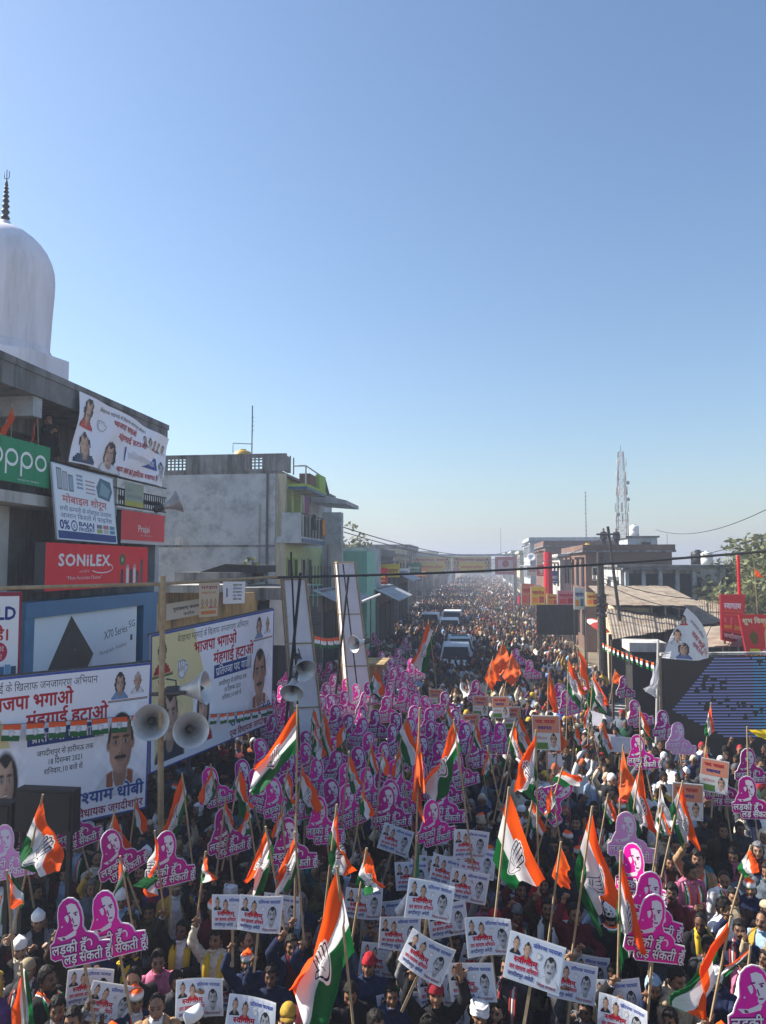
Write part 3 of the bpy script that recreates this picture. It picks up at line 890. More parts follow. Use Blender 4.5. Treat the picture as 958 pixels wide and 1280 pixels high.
# far crowd figures: lighter versions of the same bodies, coloured per vertex
LOW = {}
LOW_POSES = ['stand', 'hold', 'lift', 'front', 'cheer', 'phone', 'fold', 'down']
HAZE = .0024
for pn in POSES:
    P = BODY[pn]
    for lv, ratio in ((0, .085), (1, .022), (2, .006)):
        m2 = modmesh(P['me'].copy(), [('DECIMATE', dict(ratio=ratio)), ('TRIANGULATE', {})])
        v, n = arrs(m2)
        f = np.array([tuple(p.vertices) for p in m2.polygons])
        # zone through the nearest vertex of the full body
        zi = np.array([int(np.argmin(((P['v'] - p) ** 2).sum(1))) for p in v])
        z = P['zone'][zi]; hl = P['hl'][zi]
        d = hl / np.array([.076, .097, .122])
        hairm = (z == 'head') & (d[:, 2] > -.12 + .75 * -d[:, 1])
        code = np.zeros(len(v), int)
        code[np.isin(z, ['torso', 'upper', 'fore']) | ((z == 'neck') & (P['t'][zi] < .2))] = 1
        code[np.isin(z, ['thigh', 'calf'])] = 2
        code[hairm] = 3; code[z == 'foot'] = 4
        off = np.select([code == 1, code == 2, code == 3], [.024, .022, .016], 0)
        face = np.ones((len(v),)); 
        eye = (z == 'head') & (hl[:, 1] < -.05) & (np.abs(np.abs(hl[:, 0]) - .031) < .02) & (np.abs(hl[:, 2] - .014) < .014)
        LOW[(pn, lv)] = (v + n * off[:, None], f, code, np.where(eye, .25, 1.0))
def crowd_mesh(name, people, lv):
    """people: (pose, x, y, rz, scale, colours (5,3))"""
    V = []; F = []; C = []; n = 0
    for pn, x, y, rz, s, cols in people:
        v, f, code, fac = LOW[(pn, lv)]
        c, sn = math.cos(rz), math.sin(rz)
        q = v * s
        V.append(np.stack([q[:, 0] * c - q[:, 1] * sn + x, q[:, 0] * sn + q[:, 1] * c + y, q[:, 2]], 1))
        F.append(f + n); C.append(cols[code] * fac[:, None]); n += len(v)
    V = np.concatenate(V); F = np.concatenate(F); C = np.concatenate(C)
    me = bpy.data.meshes.new(name)
    me.vertices.add(len(V)); me.vertices.foreach_set('co', V.ravel())
    me.loops.add(F.size); me.loops.foreach_set('vertex_index', F.ravel())
    me.polygons.add(len(F)); me.polygons.foreach_set('loop_start', np.arange(0, F.size, 3))
    try: me.polygons.foreach_set('loop_total', np.full(len(F), 3))
    except Exception: pass
    me.update(calc_edges=True); me.validate()
    ca = me.color_attributes.new('Col', 'FLOAT_COLOR', 'POINT')
    ca.data.foreach_set('color', np.c_[C, np.ones(len(C))].astype(np.float32).ravel())
    me.polygons.foreach_set('use_smooth', np.ones(len(F), bool))
    me.materials.append(M_CROWD)
    return me
# ------------------------------------------------------------------ setting
g = MB(); g.box(-700, 700, -60, 1100, -.5, 0); kind(g.build('ground', M_DIRT), 'structure')
g = MB(); g.box(-7.4, 5.4, -20, 620, -.2, .012); kind(g.build('road', M_ROAD), 'structure')
g = MB(); g.box(-8.5, -7.4, -20, 620, -.2, .12); kind(g.build('left_pavement', M_CONC_L), 'structure')
g = MB(); g.box(5.4, 6.6, -20, 620, -.2, .12); kind(g.build('right_pavement', M_CONC_L), 'structure')

def P3(u, v, d): return cp(u, v, d)
XL = -8.6
# ---------- corner building on the left, with signs, balconies and a shrine dome on its roof
cb = thing('corner_building', (-14, 15.5, 0), 'grey concrete corner building covered in shop signs under a white dome', 'building')
def part(name, m, fn, parent=cb, smooth=False):
    b = MB(); fn(b); return b.build(name, m, parent, smooth)
Y0, Y1 = 11.4, 19.45
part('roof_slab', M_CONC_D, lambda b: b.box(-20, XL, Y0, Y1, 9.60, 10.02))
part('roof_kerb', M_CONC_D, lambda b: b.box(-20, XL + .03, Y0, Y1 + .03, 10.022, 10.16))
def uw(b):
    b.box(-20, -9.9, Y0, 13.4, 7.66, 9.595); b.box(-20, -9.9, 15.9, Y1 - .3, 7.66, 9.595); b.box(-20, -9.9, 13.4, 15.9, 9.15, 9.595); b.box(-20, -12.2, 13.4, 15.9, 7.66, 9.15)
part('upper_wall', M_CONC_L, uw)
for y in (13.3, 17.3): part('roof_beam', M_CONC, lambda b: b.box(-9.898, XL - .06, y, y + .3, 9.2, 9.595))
part('opening_painted_shade', M_DARK, lambda b: b.box(-12.19, -12.1, 13.4, 15.9, 7.67, 9.149))  # dark sheet at the back paints the shade inside the opening
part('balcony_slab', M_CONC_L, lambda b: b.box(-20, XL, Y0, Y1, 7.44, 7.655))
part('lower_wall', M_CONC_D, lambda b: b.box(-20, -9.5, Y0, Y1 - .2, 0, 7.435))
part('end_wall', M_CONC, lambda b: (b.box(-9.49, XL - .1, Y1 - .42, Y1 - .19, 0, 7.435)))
sh = part('shutter', M_SHUT, lambda b: [b.box(-9.49, -9.40, Y0 + .1, 12.95, 5.75 + .085 * k, 5.75 + .085 * k + .07) for k in range(17)])
part('pier', M_CONC_L, lambda b: b.box(-9.495, -9.15, 13.05, 13.4, 3.0, 7.43))
# ornamental iron railing, bar by bar
rl = part('railing', M_BLACK, lambda b: (b.box(XL - .02, XL + .02, 13.9, Y1 - .05, 8.36, 8.40), b.box(XL - .02, XL + .02, 13.9, Y1 - .05, 7.70, 7.74), b.box(XL - .02, XL + .02, 13.9, Y1 - .05, 8.10, 8.13)))
bar0 = None
for k in range(22):
    y = 16.75 + k * .122
    if bar0 is None:
        b = MB(); b.tube([(XL, 0, 7.742), (XL, 0, 8.098)], .014, 6)
        b.tube([(XL, .05 * math.cos(q), 7.9 + .07 * math.sin(q)) for q in [i * math.pi / 5 for i in range(11)]], .008, 5)
        bar0 = b.build('railing_bar', M_BLACK)
        bar0.parent = rl; bar0.location = (0, y, 0)
    else:
        c = bar0.copy(); COL.objects.link(c); c.parent = rl; c.location = (0, y, 0)
# OPPO board
gcol = rgb(0, 140, 92)
def label_sheet(name, pr, tl, tr, br, bl, label, cat, **k):
    return tag(sheet(name, pr, tl, tr, br, bl, **k), label, cat)
def fx(u, v, X=XL + .05): return cx(u, v, X)
def flatq(u0, u1, ztop, zbot, X):
    a = cx(u0, 600, X); c = cx(u1, 600, X)
    return ((X, a.y, ztop), (X, c.y, ztop), (X, c.y, zbot), (X, a.y, zbot))
pr = Print(2.7); pr.rect(0, 0, 1, 1, gcol, 0)
for k in range(1, 4): pr.rect(k / 4 - .0025, 0, k / 4 + .0025, 1, rgb(0, 90, 60), .5)
def ring(pr, x, y, rx, ry, t, col, ly, a0=0, a1=2 * math.pi, n=22):
    for k in range(n):
        q0 = a0 + (a1 - a0) * k / n; q1 = a0 + (a1 - a0) * (k + 1) / n
        pr.poly([(x + (rx - t / pr.ar) * math.cos(q0), y + (ry - t) * math.sin(q0)), (x + rx * math.cos(q0), y + ry * math.sin(q0)), (x + rx * math.cos(q1), y + ry * math.sin(q1)), (x + (rx - t / pr.ar) * math.cos(q1), y + (ry - t) * math.sin(q1))], col, ly)
for i, x in enumerate((.195, .41, .63, .85)):
    ring(pr, x, .56, .092, .20, .068, (.85, .87, .85), 1)
    if i in (1, 2): pr.rect(x - .092, .17, x - .092 + .068 / 2.7, .6, (.85, .87, .85), 1.3)
pr.text('www.oppo.com  smartphone', .5, .07, .075, (.6, .75, .68), 1, align='l')
t = flatq(-25, 62, 8.62, 7.80, XL + .09)
label_sheet('shop_board', pr, *t, 'green oppo board fixed along the upper balcony', 'sign', th=.12, back=(.02, .1, .06))
# SONILEX board
pr = Print(4.5); pr.rect(0, 0, 1, 1, rgb(235, 34, 46), 0)
pr.text('SONiLEX', .1, .52, .36, (.85, .82, .83), 1, w=.47, bold=.035, track=.06)
ring(pr, .49, .47, .11, .13, .025, (.85, .82, .83), 1, -2.6, .9)
pr.text('"Most Accurate Choice"', .17, .22, .11, (.8, .7, .7), 1, w=.32); pr.text('smart LED TV', .28, .37, .07, (.8, .7, .7), 1)
pr.disc(.70, .66, .15, (.10, .12, .06), 1); pr.disc(.70, .66, .06, (.4, .42, .2), 1.2)
for k, (x, h, c) in enumerate(((.685, .30, .06), (.745, .42, .75), (.785, .30, .06), (.825, .42, .72), (.86, .26, .10), (.91, .55, .10))):
    pr.rect(x, .08, x + .03, .08 + h, (c, c * .95, c * .95), 1); pr.disc(x + .015, .08 + h, .06, (c * .6, c * .5, c * .5), 1.2)
t = flatq(60, 187, 6.72, 5.77, XL + .25)
label_sheet('shop_board', pr, *t, 'bright red sonilex shop board above the blue shop front', 'sign', th=.22, back=(.08, .08, .09))
# small red board
pr = Print(1.75); pr.rect(0, 0, 1, 1, rgb(220, 66, 72), 0); pr.rect(0, 0, 1, .1, (.55, .5, .5), .5)
pr.text('Prüjai'.replace('ü', 'u'), .36, .38, .3, (.75, .62, .6), 1, w=.27, bold=.02); pr.text('the silk store', .42, .25, .09, (.65, .5, .5), 1); pr.rect(.5, .12, .95, .125, (.6, .45, .45), 1)
t = flatq(153, 207, 7.60, 6.80, XL + .12)
label_sheet('shop_board', pr, *t, 'small dull red board hanging under the iron railing', 'sign', th=.14, back=(.06, .06, .07))
# phone dealer board (pale, crowded print)
pr = Print(1.62); pr.rect(0, 0, 1, 1, (.6, .7, .8), 0); pr.rect(.02, .02, .98, .98, (.80, .85, .9), .4); pr.rect(.02, .02, .98, .12, rgb(40, 66, 130), .8)
for k in range(3): pr.rect(.06 + .085 * k, .66, .135 + .085 * k, .95 - .03 * k, [(.2, .22, .26), (.30, .32, .36), (.16, .2, .28)][k], 1); pr.rect(.07 + .085 * k, .68, .125 + .085 * k, .93 - .03 * k, [(.4, .45, .5), (.5, .5, .55), (.3, .4, .5)][k], 1.3)
for k in range(4): pr.rect(.36, .72 + .055 * k, .46, .755 + .055 * k, (.3, .38, .5), 1); pr.rect(.5, .68 + .055 * k, .66, .70 + .055 * k, (.5, .25, .28), 1)
pr.poly([(.70, .66), (.9, .62), (.97, .78), (.94, .92), (.76, .95), (.68, .8)], (.10, .19, .24), 1); pr.poly([(.73, .7), (.88, .67), (.93, .8), (.78, .9)], (.25, .38, .42), 1.3)
pr.text('मोबाइल शोरूम', .12, .5, .14, (.62, .17, .16), 1, w=.72, bold=.03)
pr.text('सभी कम्पनी के मोबाइल उपलब्ध', .07, .385, .09, NAVY, 1, w=.85); pr.text('आसान किस्तों में फाइनेंस', .07, .295, .09, NAVY, 1, w=.85)
pr.text('0%', .05, .145, .17, NAVY, 1, w=.15, bold=.03); ring(pr, .27, .2, .05, .075, .02, NAVY, 1); pr.text('B', .255, .165, .09, NAVY, 1)
pr.text('BAJAJ', .34, .205, .085, NAVY, 1, bold=.03, w=.26); pr.text('FINSERV', .34, .135, .075, NAVY, 1, bold=.02, w=.26)
for k, c in enumerate(((.2, .2, .25), (.5, .2, .2), (.15, .3, .4), (.4, .42, .1), (.55, .55, .55), (.1, .28, .38))): pr.rect(.64 + .115 * (k % 3), .2 - .065 * (k // 3), .735 + .115 * (k % 3), .255 - .065 * (k // 3), c, 1)
a = [fx(64, 577, XL + .14), fx(141, 598, XL + .14), fx(147, 680, XL + .30), fx(72, 674, XL + .30)]
label_sheet('shop_board', pr, *a, 'pale blue phone dealer board with bajaj print tilted under the balcony', 'sign', th=.04)
pr = Print(1.0); pr.rect(0, 0, 1, 1, (.33, .38, .30), 0); pr.rect(0, 0, 1, .22, (.45, .45, .08), 1); pr.text('सेल', .1, .6, .2, (.2, .22, .2), 1); pr.rect(.1, .35, .9, .5, (.25, .3, .26), 1)
t = flatq(157, 180, 8.3, 7.72, XL + .08)
label_sheet('railing_notice', pr, *t, 'small square notice with yellow foot tied on the railing', 'sign', th=.01)
# cloth banner over the balcony: sagging sheet
pr = Print(2.1); pr.rect(0, 0, 1, 1, (.88, .85, .92), 0)
pr.grid(.02, .52, .16, .98, 14, 16, portrait(cloth=(.6, .05, .04), longhair=True), 1)
pr.grid(.02, .02, .17, .5, 14, 16, portrait(cloth=(.05, .08, .15), must=False), 1)
pr.grid(.24, -.0, .48, .5, 26, 30, portrait(cloth=(.7, .68, .7), longhair=True, must=False, smile=True, skin=(.6, .36, .27)), 1)
hand_emblem(pr, .23, .66, .12, 1)
pr.text('बेतहाशा महंगाई के खिलाफ जनजागरण अभियान', .2, .87, .075, INK, 1, w=.5)
pr.text('भाजपा भगाओ', .32, .73, .13, RED, 1, w=.27, bold=.02); pr.text('मंहगाई हटाओ', .40, .57, .13, RED, 1, w=.3, bold=.02)
pr.rect(.50, .26, .88, .5, rgb(34, 66, 140), 1); pr.text('प्रतिज्ञा पदयात्रा', .53, .32, .15, (.75, .75, .8), 2, w=.32, bold=.015)
pr.text('आप सब का हार्दिक स्वागत है', .44, .06, .13, RED, 1, w=.44, bold=.02)
for k in range(5): pr.grid(.66 + .065 * k, .62, .72 + .065 * k, .84, 9, 10, portrait(cloth=((.1, .1, .14), (.7, .7, .7), (.5, .1, .1))[k % 3], must=k % 2 == 0, longhair=k == 1), 1)
pr.grid(.88, .1, 1.0, .5, 14, 16, portrait(cloth=(.68, .68, .7), grey=True), 1)
A = [np.array(fx(98, 489, XL + .06)), np.array(fx(209, 549, XL + .06)), np.array(fx(200, 609, XL + .10)), np.array(fx(82, 577, XL + .10))]
fm0, nn0 = quad_map(*A)
o0 = sum(A) / 4
def fm_sag(P):
    q = fm0(P); x = P[:, 0]; y = P[:, 1]
    sag = .05 * np.sin(x * 9 + y * 4) * (1 - .5 * y) + .035 * np.sin(x * 17 - y * 7) + .05 * np.exp(-((x - y * .15 - .2) / .08) ** 2)
    return q + nn0 * (sag[:, None] + .06) - np.array((0, 0, 1)) * (.10 * np.sin(np.pi * x) * y * (y > .5))[:, None] * 0 - o0
# subdivide the base sheet so that it can hang in folds
gx = 30
bs = pr.items.pop(0)
X_, Y_ = np.meshgrid(np.linspace(0, 1, gx + 1), np.linspace(0, 1, 13))
idx = np.arange(X_.size).reshape(X_.shape)
pr.items.insert(0, (np.stack([X_.ravel(), Y_.ravel()], 1), [tuple(int(i) for i in f) for f in np.stack([idx[:-1, :-1], idx[:-1, 1:], idx[1:, 1:], idx[1:, :-1]], -1).reshape(-1, 4)], np.array([(.88, .85, .92)]), 0))
tag(link('cloth_banner', pr.mesh('cloth_banner', fm_sag, nn0, step=.009), None, Vector(o0)), 'wrinkled white cloth banner with portraits hung under the roof edge', 'banner')
# blue shop front
bf = thing('phone_shop', (XL, 16, 3.5), 'blue framed shop front with a white phone poster', 'shop')
for nm, q in (('fascia', (XL - .3, XL + .14, 13.0, 18.75, 5.26, 5.57)), ('frame_post', (XL - .3, XL + .12, 13.0, 13.3, 0, 5.258)), ('frame_post', (XL - .3, XL + .12, 17.95, 18.72, 0, 5.258))):
    b = MB(); b.box(*q); b.build(nm, M_SHOPBLUE, bf)
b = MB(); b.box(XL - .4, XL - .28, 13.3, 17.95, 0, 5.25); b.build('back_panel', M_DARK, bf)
pr = Print(2.3); pr.rect(0, 0, 1, 1, (.78, .84, .88), 0); pr.poly([(.08, -.0), (.42, -.0), (.56, .45), (.36, .98)], (.045, .042, .04), 1)
pr.poly([(.42, 0), (.56, .45), (.53, .0)], (.6, .65, .7), .8); pr.disc(.40, .55, .012, (.2, .2, .2), 1.3)
for k in range(5): pr.poly([(.14 + .03 * k, .1), (.145 + .03 * k, .1), (.385, .9), (.38, .9)], (.06, .056, .053), 1.2)
pr.text('X70 Series', .66, .60, .16, (.06, .065, .07), 1, w=.24, rot=.1); pr.text('5G', .91, .70, .14, (.06, .065, .07), 1, rot=.1); pr.text('Photography. Redefined.', .62, .40, .08, (.2, .22, .24), 1, w=.28, rot=.1); pr.rect(.66, .07, .95, .085, (.3, .32, .34), 1)
pr.rect(.93, .52, .955, .6, (.08, .09, .1), 1)
t = flatq(34, 175, 5.25, 3.55, XL + .06)
sheet('poster_panel', pr, *t, parent=bf, th=.05)
# dealer sign at the left edge
pr = Print(1.0); pr.rect(0, 0, 1, 1, rgb(150, 30, 60), 0); pr.rect(.0, 0, .965, .955, (.86, .86, .9), .5)
pr.text('MOBILE WORLD', .93, .70, .2, NAVY, 1, align='r', bold=.035)
pr.text('उपलब्ध है।', .85, .47, .19, RED, 1, align='r', bold=.03); pr.disc(.72, .34, .11, rgb(190, 20, 70), 1); pr.text('खरीदें', .72, .35, .065, (.8, .75, .75), 1.5, align='c'); pr.text('पाएं', .72, .27, .065, (.8, .75, .75), 1.5, align='c')
for k in range(6): pr.rect(.5 + .075 * k, .02, .57 + .075 * k, .2 - .02 * (k % 2), [(.05, .15, .3), (.15, .35, .55), (.03, .08, .15)][k % 3], 1)
q = [cp(-75, 741, 12.2), cp(28, 740, 12.9), cp(25, 852, 12.9), cp(-78, 860, 12.2)]
label_sheet('shop_sign', pr, *q, 'white mobile shop sign with red border at the left edge', 'sign', th=.10)
# shrine dome
DX = cy(4, 350, 17).x
dm = thing('rooftop_shrine', (DX, 17, 10.162), 'smooth white dome with a dark beaded trident finial on the roof', 'shrine')
Md = Matrix.Translation((DX, 17, 0))
b = MB(); b.lathe([(1.72, 10.162), (1.72, 11.42), (1.66, 11.45), (1.3, 11.451), (1.3, 11.58), (0, 11.581)], 8, Md @ Matrix.Rotation(R(10), 4, 'Z')); b.build('plinth', M_LIME, dm)
prof = [(1.14, 11.582), (1.15, 12.0), (1.18, 12.7), (1.215, 13.3), (1.22, 13.6), (1.20, 13.84), (1.14, 14.06), (1.04, 14.28), (.90, 14.48), (.74, 14.64), (.56, 14.78), (.38, 14.88), (.22, 14.94), (.14, 14.97), (.12, 15.08), (.0, 15.10)]
b = MB(); b.lathe([(r * 1.002, z) for r, z in prof], 64, Md); b.build('dome', M_LIME, dm, True)
b = MB(); b.lathe([(1.15, 11.582), (1.19, 11.583), (1.19, 11.70), (1.155, 11.75)], 64, Md); b.build('base_ring', M_LIME, dm)
b = MB(); b.box(DX - .3, DX + .02, 15.70, 15.90, 12.45, 13.0); b.build('niche_window', M_DARK, dm)
b = MB()
z = 15.08
for k in range(7):
    r = .115 - .009 * k; b.lathe([(.0, z - .005), (r * .5, z), (r, z + r * .75), (r * .5, z + r * 1.5), (0, z + r * 1.51)], 12, Md); z += r * 1.5
b.lathe([(.012, z), (.045, z + .03), (.02, z + .16), (.01, z + .2), (.01, z + .45)], 10, Md)
for s in (-1, 1): b.tube([(DX, 17, z + .2), (DX + s * .06, 17, z + .22), (DX + s * .075, 17, z + .3), (DX + s * .07, 17, z + .4)], .01, 6)
b.build('finial', M_BLACK, dm, True)

# ---------- big party billboards
def billboard_print(ar):
    pr = Print(ar)
    pr.rect(0, 0, 1, 1, rgb(60, 80, 160), 0); pr.rect(.008, .012, .992, .985, LILAC, .4)
    pr.poly([(.008, .3), (.008, .985), (.30, .985), (.42, .45), (.3, .3)], rgb(232, 214, 160), .7)
    pr.text('बेतहाशा महंगाई के खिलाफ जनजागरण अभियान', .18, .905, .07, INK, 1, w=.57)
    pr.text('भाजपा भगाओ', .30, .79, .125, RED, 1, w=.345, bold=.03)
    pr.text('मंहगाई हटाओ', .455, .665, .125, RED, 1, w=.345, bold=.03)
    pr.rect(.46, .545, .785, .65, rgb(24, 60, 130), 1); pr.text('प्रतिज्ञा पद यात्रा', .475, .565, .09, (.78, .78, .82), 2, w=.295, bold=.02)
    pr.text('जगदीशपुर से हारीमऊ तक', .50, .475, .05, INK, 1, w=.24, bold=.01); pr.text('18 दिसम्बर 2021', .545, .415, .05, INK, 1, w=.15, bold=.01); pr.text('शनिवार,10 बजे से', .53, .355, .05, INK, 1, w=.165, bold=.01)
    pr.grid(.02, .70, .13, .97, 22, 26, portrait(cloth=rgb(180, 30, 40), longhair=False, must=False, skin=(.5, .3, .22)), 1); pr.rect(.01, .69, .15, .697, (.5, .1, .05), 1.5); pr.rect(.01, .675, .15, .688, GRN, 1.5)
    hand_emblem(pr, .215, .70, .10, 1)
    pr.grid(.03, .05, .24, .62, 36, 46, portrait(cloth=(.03, .04, .07), must=False, skin=(.55, .36, .27), bg=rgb(232, 214, 160)), 1)
    pr.grid(.30, .08, .455, .56, 40, 52, portrait(bg=LILAC, cloth=rgb(190, 20, 45), cloth2=rgb(230, 190, 160), longhair=True, must=False, smile=True, skin=(.62, .38, .28)), 1.2)
    pr.rect(.80, .765, .985, .77, (.5, .06, .06), 1.2); pr.rect(.80, .757, .985, .763, (.03, .15, .10), 1.2)
    pr.grid(.815, .775, .89, .965, 20, 24, portrait(cloth=rgb(120, 150, 190), longhair=True, must=False, smile=True, skin=(.55, .34, .26)), 1); pr.grid(.905, .80, .965, .955, 16, 18, portrait(cloth=(.7, .7, .72), hair=(.5, .48, .47), must=False, skin=(.55, .32, .22)), 1)
    pr.grid(.745, .13, .985, .74, 72, 92, portrait(cloth=(.72, .7, .72), cloth2=rgb(160, 90, 60), must=True, skin=(.50, .27, .19), bg=LILAC), 1)
    pr.text('राधेश्याम धोबी', .60, .115, .11, (.75, .75, .8), 1.8, w=.38, bold=.09); pr.text('राधेश्याम धोबी', .60, .115, .11, rgb(15, 75, 150), 3, w=.38, bold=.03)
    pr.text('पूर्व विधायक जगदीशपुर', .60, .03, .075, rgb(160, 25, 70), 3, w=.38, bold=.02)
    return pr
d1r, d1l = 13.6, 11.05
tr1, br1 = cp(190, 828, d1r), cp(183, 1010, d1r)
tl1, bl1 = cp(-126, 860, d1l), cp(-126, 1078, d1l)
bb = label_sheet('billboard', billboard_print(1.5), tl1, tr1, br1, bl1, 'big lavender party billboard in front of the blue shop', 'billboard', th=.05)
tr2, br2 = cp(343, 761, 18.3), cp(340, 904, 18.3)
tl2, bl2 = cp(189, 794, 14.5), cp(187, 968, 14.5)
bb2 = label_sheet('billboard', billboard_print(1.6), tl2, tr2, br2, bl2, 'second party billboard angled behind the horn loudspeaker pole', 'billboard', th=.05)
for q, (tl, tr, br, bl) in ((bb, (tl1, tr1, br1, bl1)), (bb2, (tl2, tr2, br2, bl2))):
    c = Vector(q.location); nb_ = (Vector(tr) - Vector(tl)).cross(Vector(br) - Vector(tr)).normalized() * .06
    for a, b_ in ((tl, tr), (bl, br)): f = MB(); f.tube([Vector(a) + nb_ - c, Vector(b_) + nb_ - c], .03, 6); f.build('rail', M_IRON, q)
    for k in (.1, .5, .9):
        p = Vector(bl) * (1 - k) + Vector(br) * k; t_ = Vector(tl) * (1 - k) + Vector(tr) * k
        f = MB(); f.tube([Vector((p.x, p.y, 0)) + nb_ * 1.6 - c, t_ + nb_ * 1.6 - c], .035, 6); f.build('post', M_IRON, q)
# bunting of little party flags across both billboards
def bunting(p0, p1, n, sag, size, label):
    p0 = Vector(p0); p1 = Vector(p1); t = thing('bunting', p0, label, 'bunting', 'strings of little party flags')
    pts = [p0.lerp(p1, k / 24) - Vector((0, 0, sag * 4 * (k / 24) * (1 - k / 24))) for k in range(25)]
    b = MB(); b.tube([p - p0 for p in pts], .006, 5); b.build('string', M_IRON, t).location = (0, 0, 0)
    ax = (p1 - p0).normalized(); nrm = ax.cross(Vector((0, 0, 1))).normalized()
    pr = Print(1.0); tricolour(pr, 0, 0, 1, 1, 0)
    me = None
    for k in range(n):
        f = (k + .5) / n; c = p0.lerp(p1, f) - Vector((0, 0, sag * 4 * f * (1 - f))) - p0
        h = size / 2; a = rnd.uniform(-.15, .15)
        fm, nn = quad_map(-ax * h, ax * h, ax * h - Vector((0, 0, size)), -ax * h - Vector((0, 0, size)))
        if me is None: me = pr.mesh('pennant', fm, nn, step=.002, extra=[(np.concatenate([fm(np.array([(0, 0), (1, 0), (1, 1), (0, 1)], float)) - nn * .004, fm(np.array([(0, 0), (1, 0), (1, 1), (0, 1)], float)) - nn * .0005]), HEX, (.6, .6, .6))])
        o = link('pennant', me, t, c); o.rotation_euler = (0, a, 0)
def along(q0, q1, k): return Vector(q0).lerp(Vector(q1), k)
n1 = Vector(quad_map(tl1, tr1, br1, bl1)[1])
bunting(cp(-60, 909, d1r * .84), cp(186, 893, d1r * .975), 9, .02, .27, 'string of little tricolour flags across the left billboard')
bunting(cp(262, 893, 15.6), cp(343, 880, 17.6), 8, .05, .21, 'string of little flags at the foot of the second billboard')
bunting(cp(385, 790, 21), cp(424, 796, 22.5), 5, .1, .3, 'short sagging string of flags between the two cloth towers')
# dark panels under the first billboard
for u0, v0, u1, v1, lb in ((-40, 1002, 15, 1062, 'black equipment panel at the left edge below the billboard'), (20, 986, 92, 1040, 'wide black equipment panel below the left billboard')):
    a = cy(u0, v0, 9.75); c_ = cy(u1, v0, 9.75); e_ = cy(u0, v1, 9.75)
    t = thing('equipment_panel', (a.x, 9.75, 0), lb, 'panel')
    b = MB(); b.box(a.x, c_.x, 9.75, 9.95, e_.z, a.z); b.build('cabinet', M_BLACK, t)
    b = MB(); b.box(a.x + .04, c_.x - .04, 9.72, 9.748, e_.z + .04, a.z - .04); b.build('grille', M_DARK, t)
    for x in (a.x + .05, c_.x - .11): b = MB(); b.box(x, x + .06, 9.8, 9.86, 0, e_.z - .002); b.build('leg', M_BLACK, t)
# ---------- horn loudspeakers and their pole
def horn(c, d, r, label, up=(0, 0, 1)):
    t = thing('horn_loudspeaker', c, label, 'loudspeaker', 'horn loudspeakers')
    r *= .93
    d = Vector(d).normalized(); M = d.to_track_quat('Z', 'Y').to_matrix().to_4x4()
    b = MB(); b.lathe([(r, .02), (r * 1.02, .0), (r * .99, -.012), (r * .72, -.09), (r * .48, -.2), (r * .30, -.33), (r * .2, -.42), (r * .19, -.42), (r * .28, -.32), (r * .46, -.19), (r * .70, -.078), (r * .96, .012), (r, .02)], 28, M); b.build('bell', M_ALU, t, True).location = (0, 0, 0)
    b = MB(); b.lathe([(0, -.30), (r * .16, -.22), (r * .16, -.05), (.0, .0)], 16, M); b.build('reentrant_cone', M_IRON, t, True).location = (0, 0, 0)
    b = MB(); b.lathe([(0, -.40), (.075, -.405), (.085, -.47), (.085, -.6), (.05, -.64), (0, -.645)], 16, M); b.build('driver', M_IRON, t, True).location = (0, 0, 0)
    b = MB(); b.tube([M @ Vector((0, 0, -.45)), M @ Vector((0, .16, -.45)), M @ Vector((0, .2, -.6))], .014, 6); b.build('bracket', M_IRON, t).location = (0, 0, 0)
    return t
pd = 11.6
pt = cp(204, 728, pd); pb = cp(206, 1000, pd)
t = thing('wooden_pole', (pb.x, pb.y, 0), 'rough wooden pole carrying three silver horns before the billboards', 'pole')
b = MB(); b.tube([(pb.x, pb.y, 0), ((pb.x + pt.x) / 2 + .02, pt.y, 3.5), (pt.x, pt.y, pt.z + .1)], .052, 9, .042); b.build('shaft', M_WOOD, t)
a = cp(188, 868, pd - .1); c_ = cp(232, 866, pd - .1); b = MB(); b.tube([a, c_], .03, 6); b.tube([cp(200, 850, pd - .1), cp(208, 893, pd - .1)], .035, 6); b.build('crossbar', M_IRON, t)
def toward(u, v, d, du, dv, dd): return cp(u + du, v + dv, d + dd) - cp(u, v, d)
horn(cp(256, 860, pd), toward(256, 860, pd, 60, -6, -.05), .28, 'horn speaker on the wooden pole aimed right, seen from the side')
horn(cp(189, 903, pd - .3), toward(189, 903, pd, -6, 14, -2.2), .29, 'lower left horn speaker of the wooden pole facing forward')
horn(cp(239, 913, pd - .3), toward(239, 913, pd, 14, 8, -2.0), .29, 'lower right horn speaker of the wooden pole facing forward')
horn(cp(224, 627, 18.2), toward(224, 627, 18.2, 40, -14, .3), .30, 'horn speaker jutting from the iron balcony railing')
horn(cp(381, 838, 16.4), toward(381, 838, 16.4, 12, 22, -.6), .29, 'upper horn speaker in front of the near cloth tower')
horn(cp(365, 866, 16), toward(365, 866, 16, -4, 26, -.5), .27, 'lower horn speaker in front of the near cloth tower')
horn(cp(443, 805, 22), toward(443, 805, 22, -26, 6, -.6), .27, 'horn speaker in front of the far cloth tower')
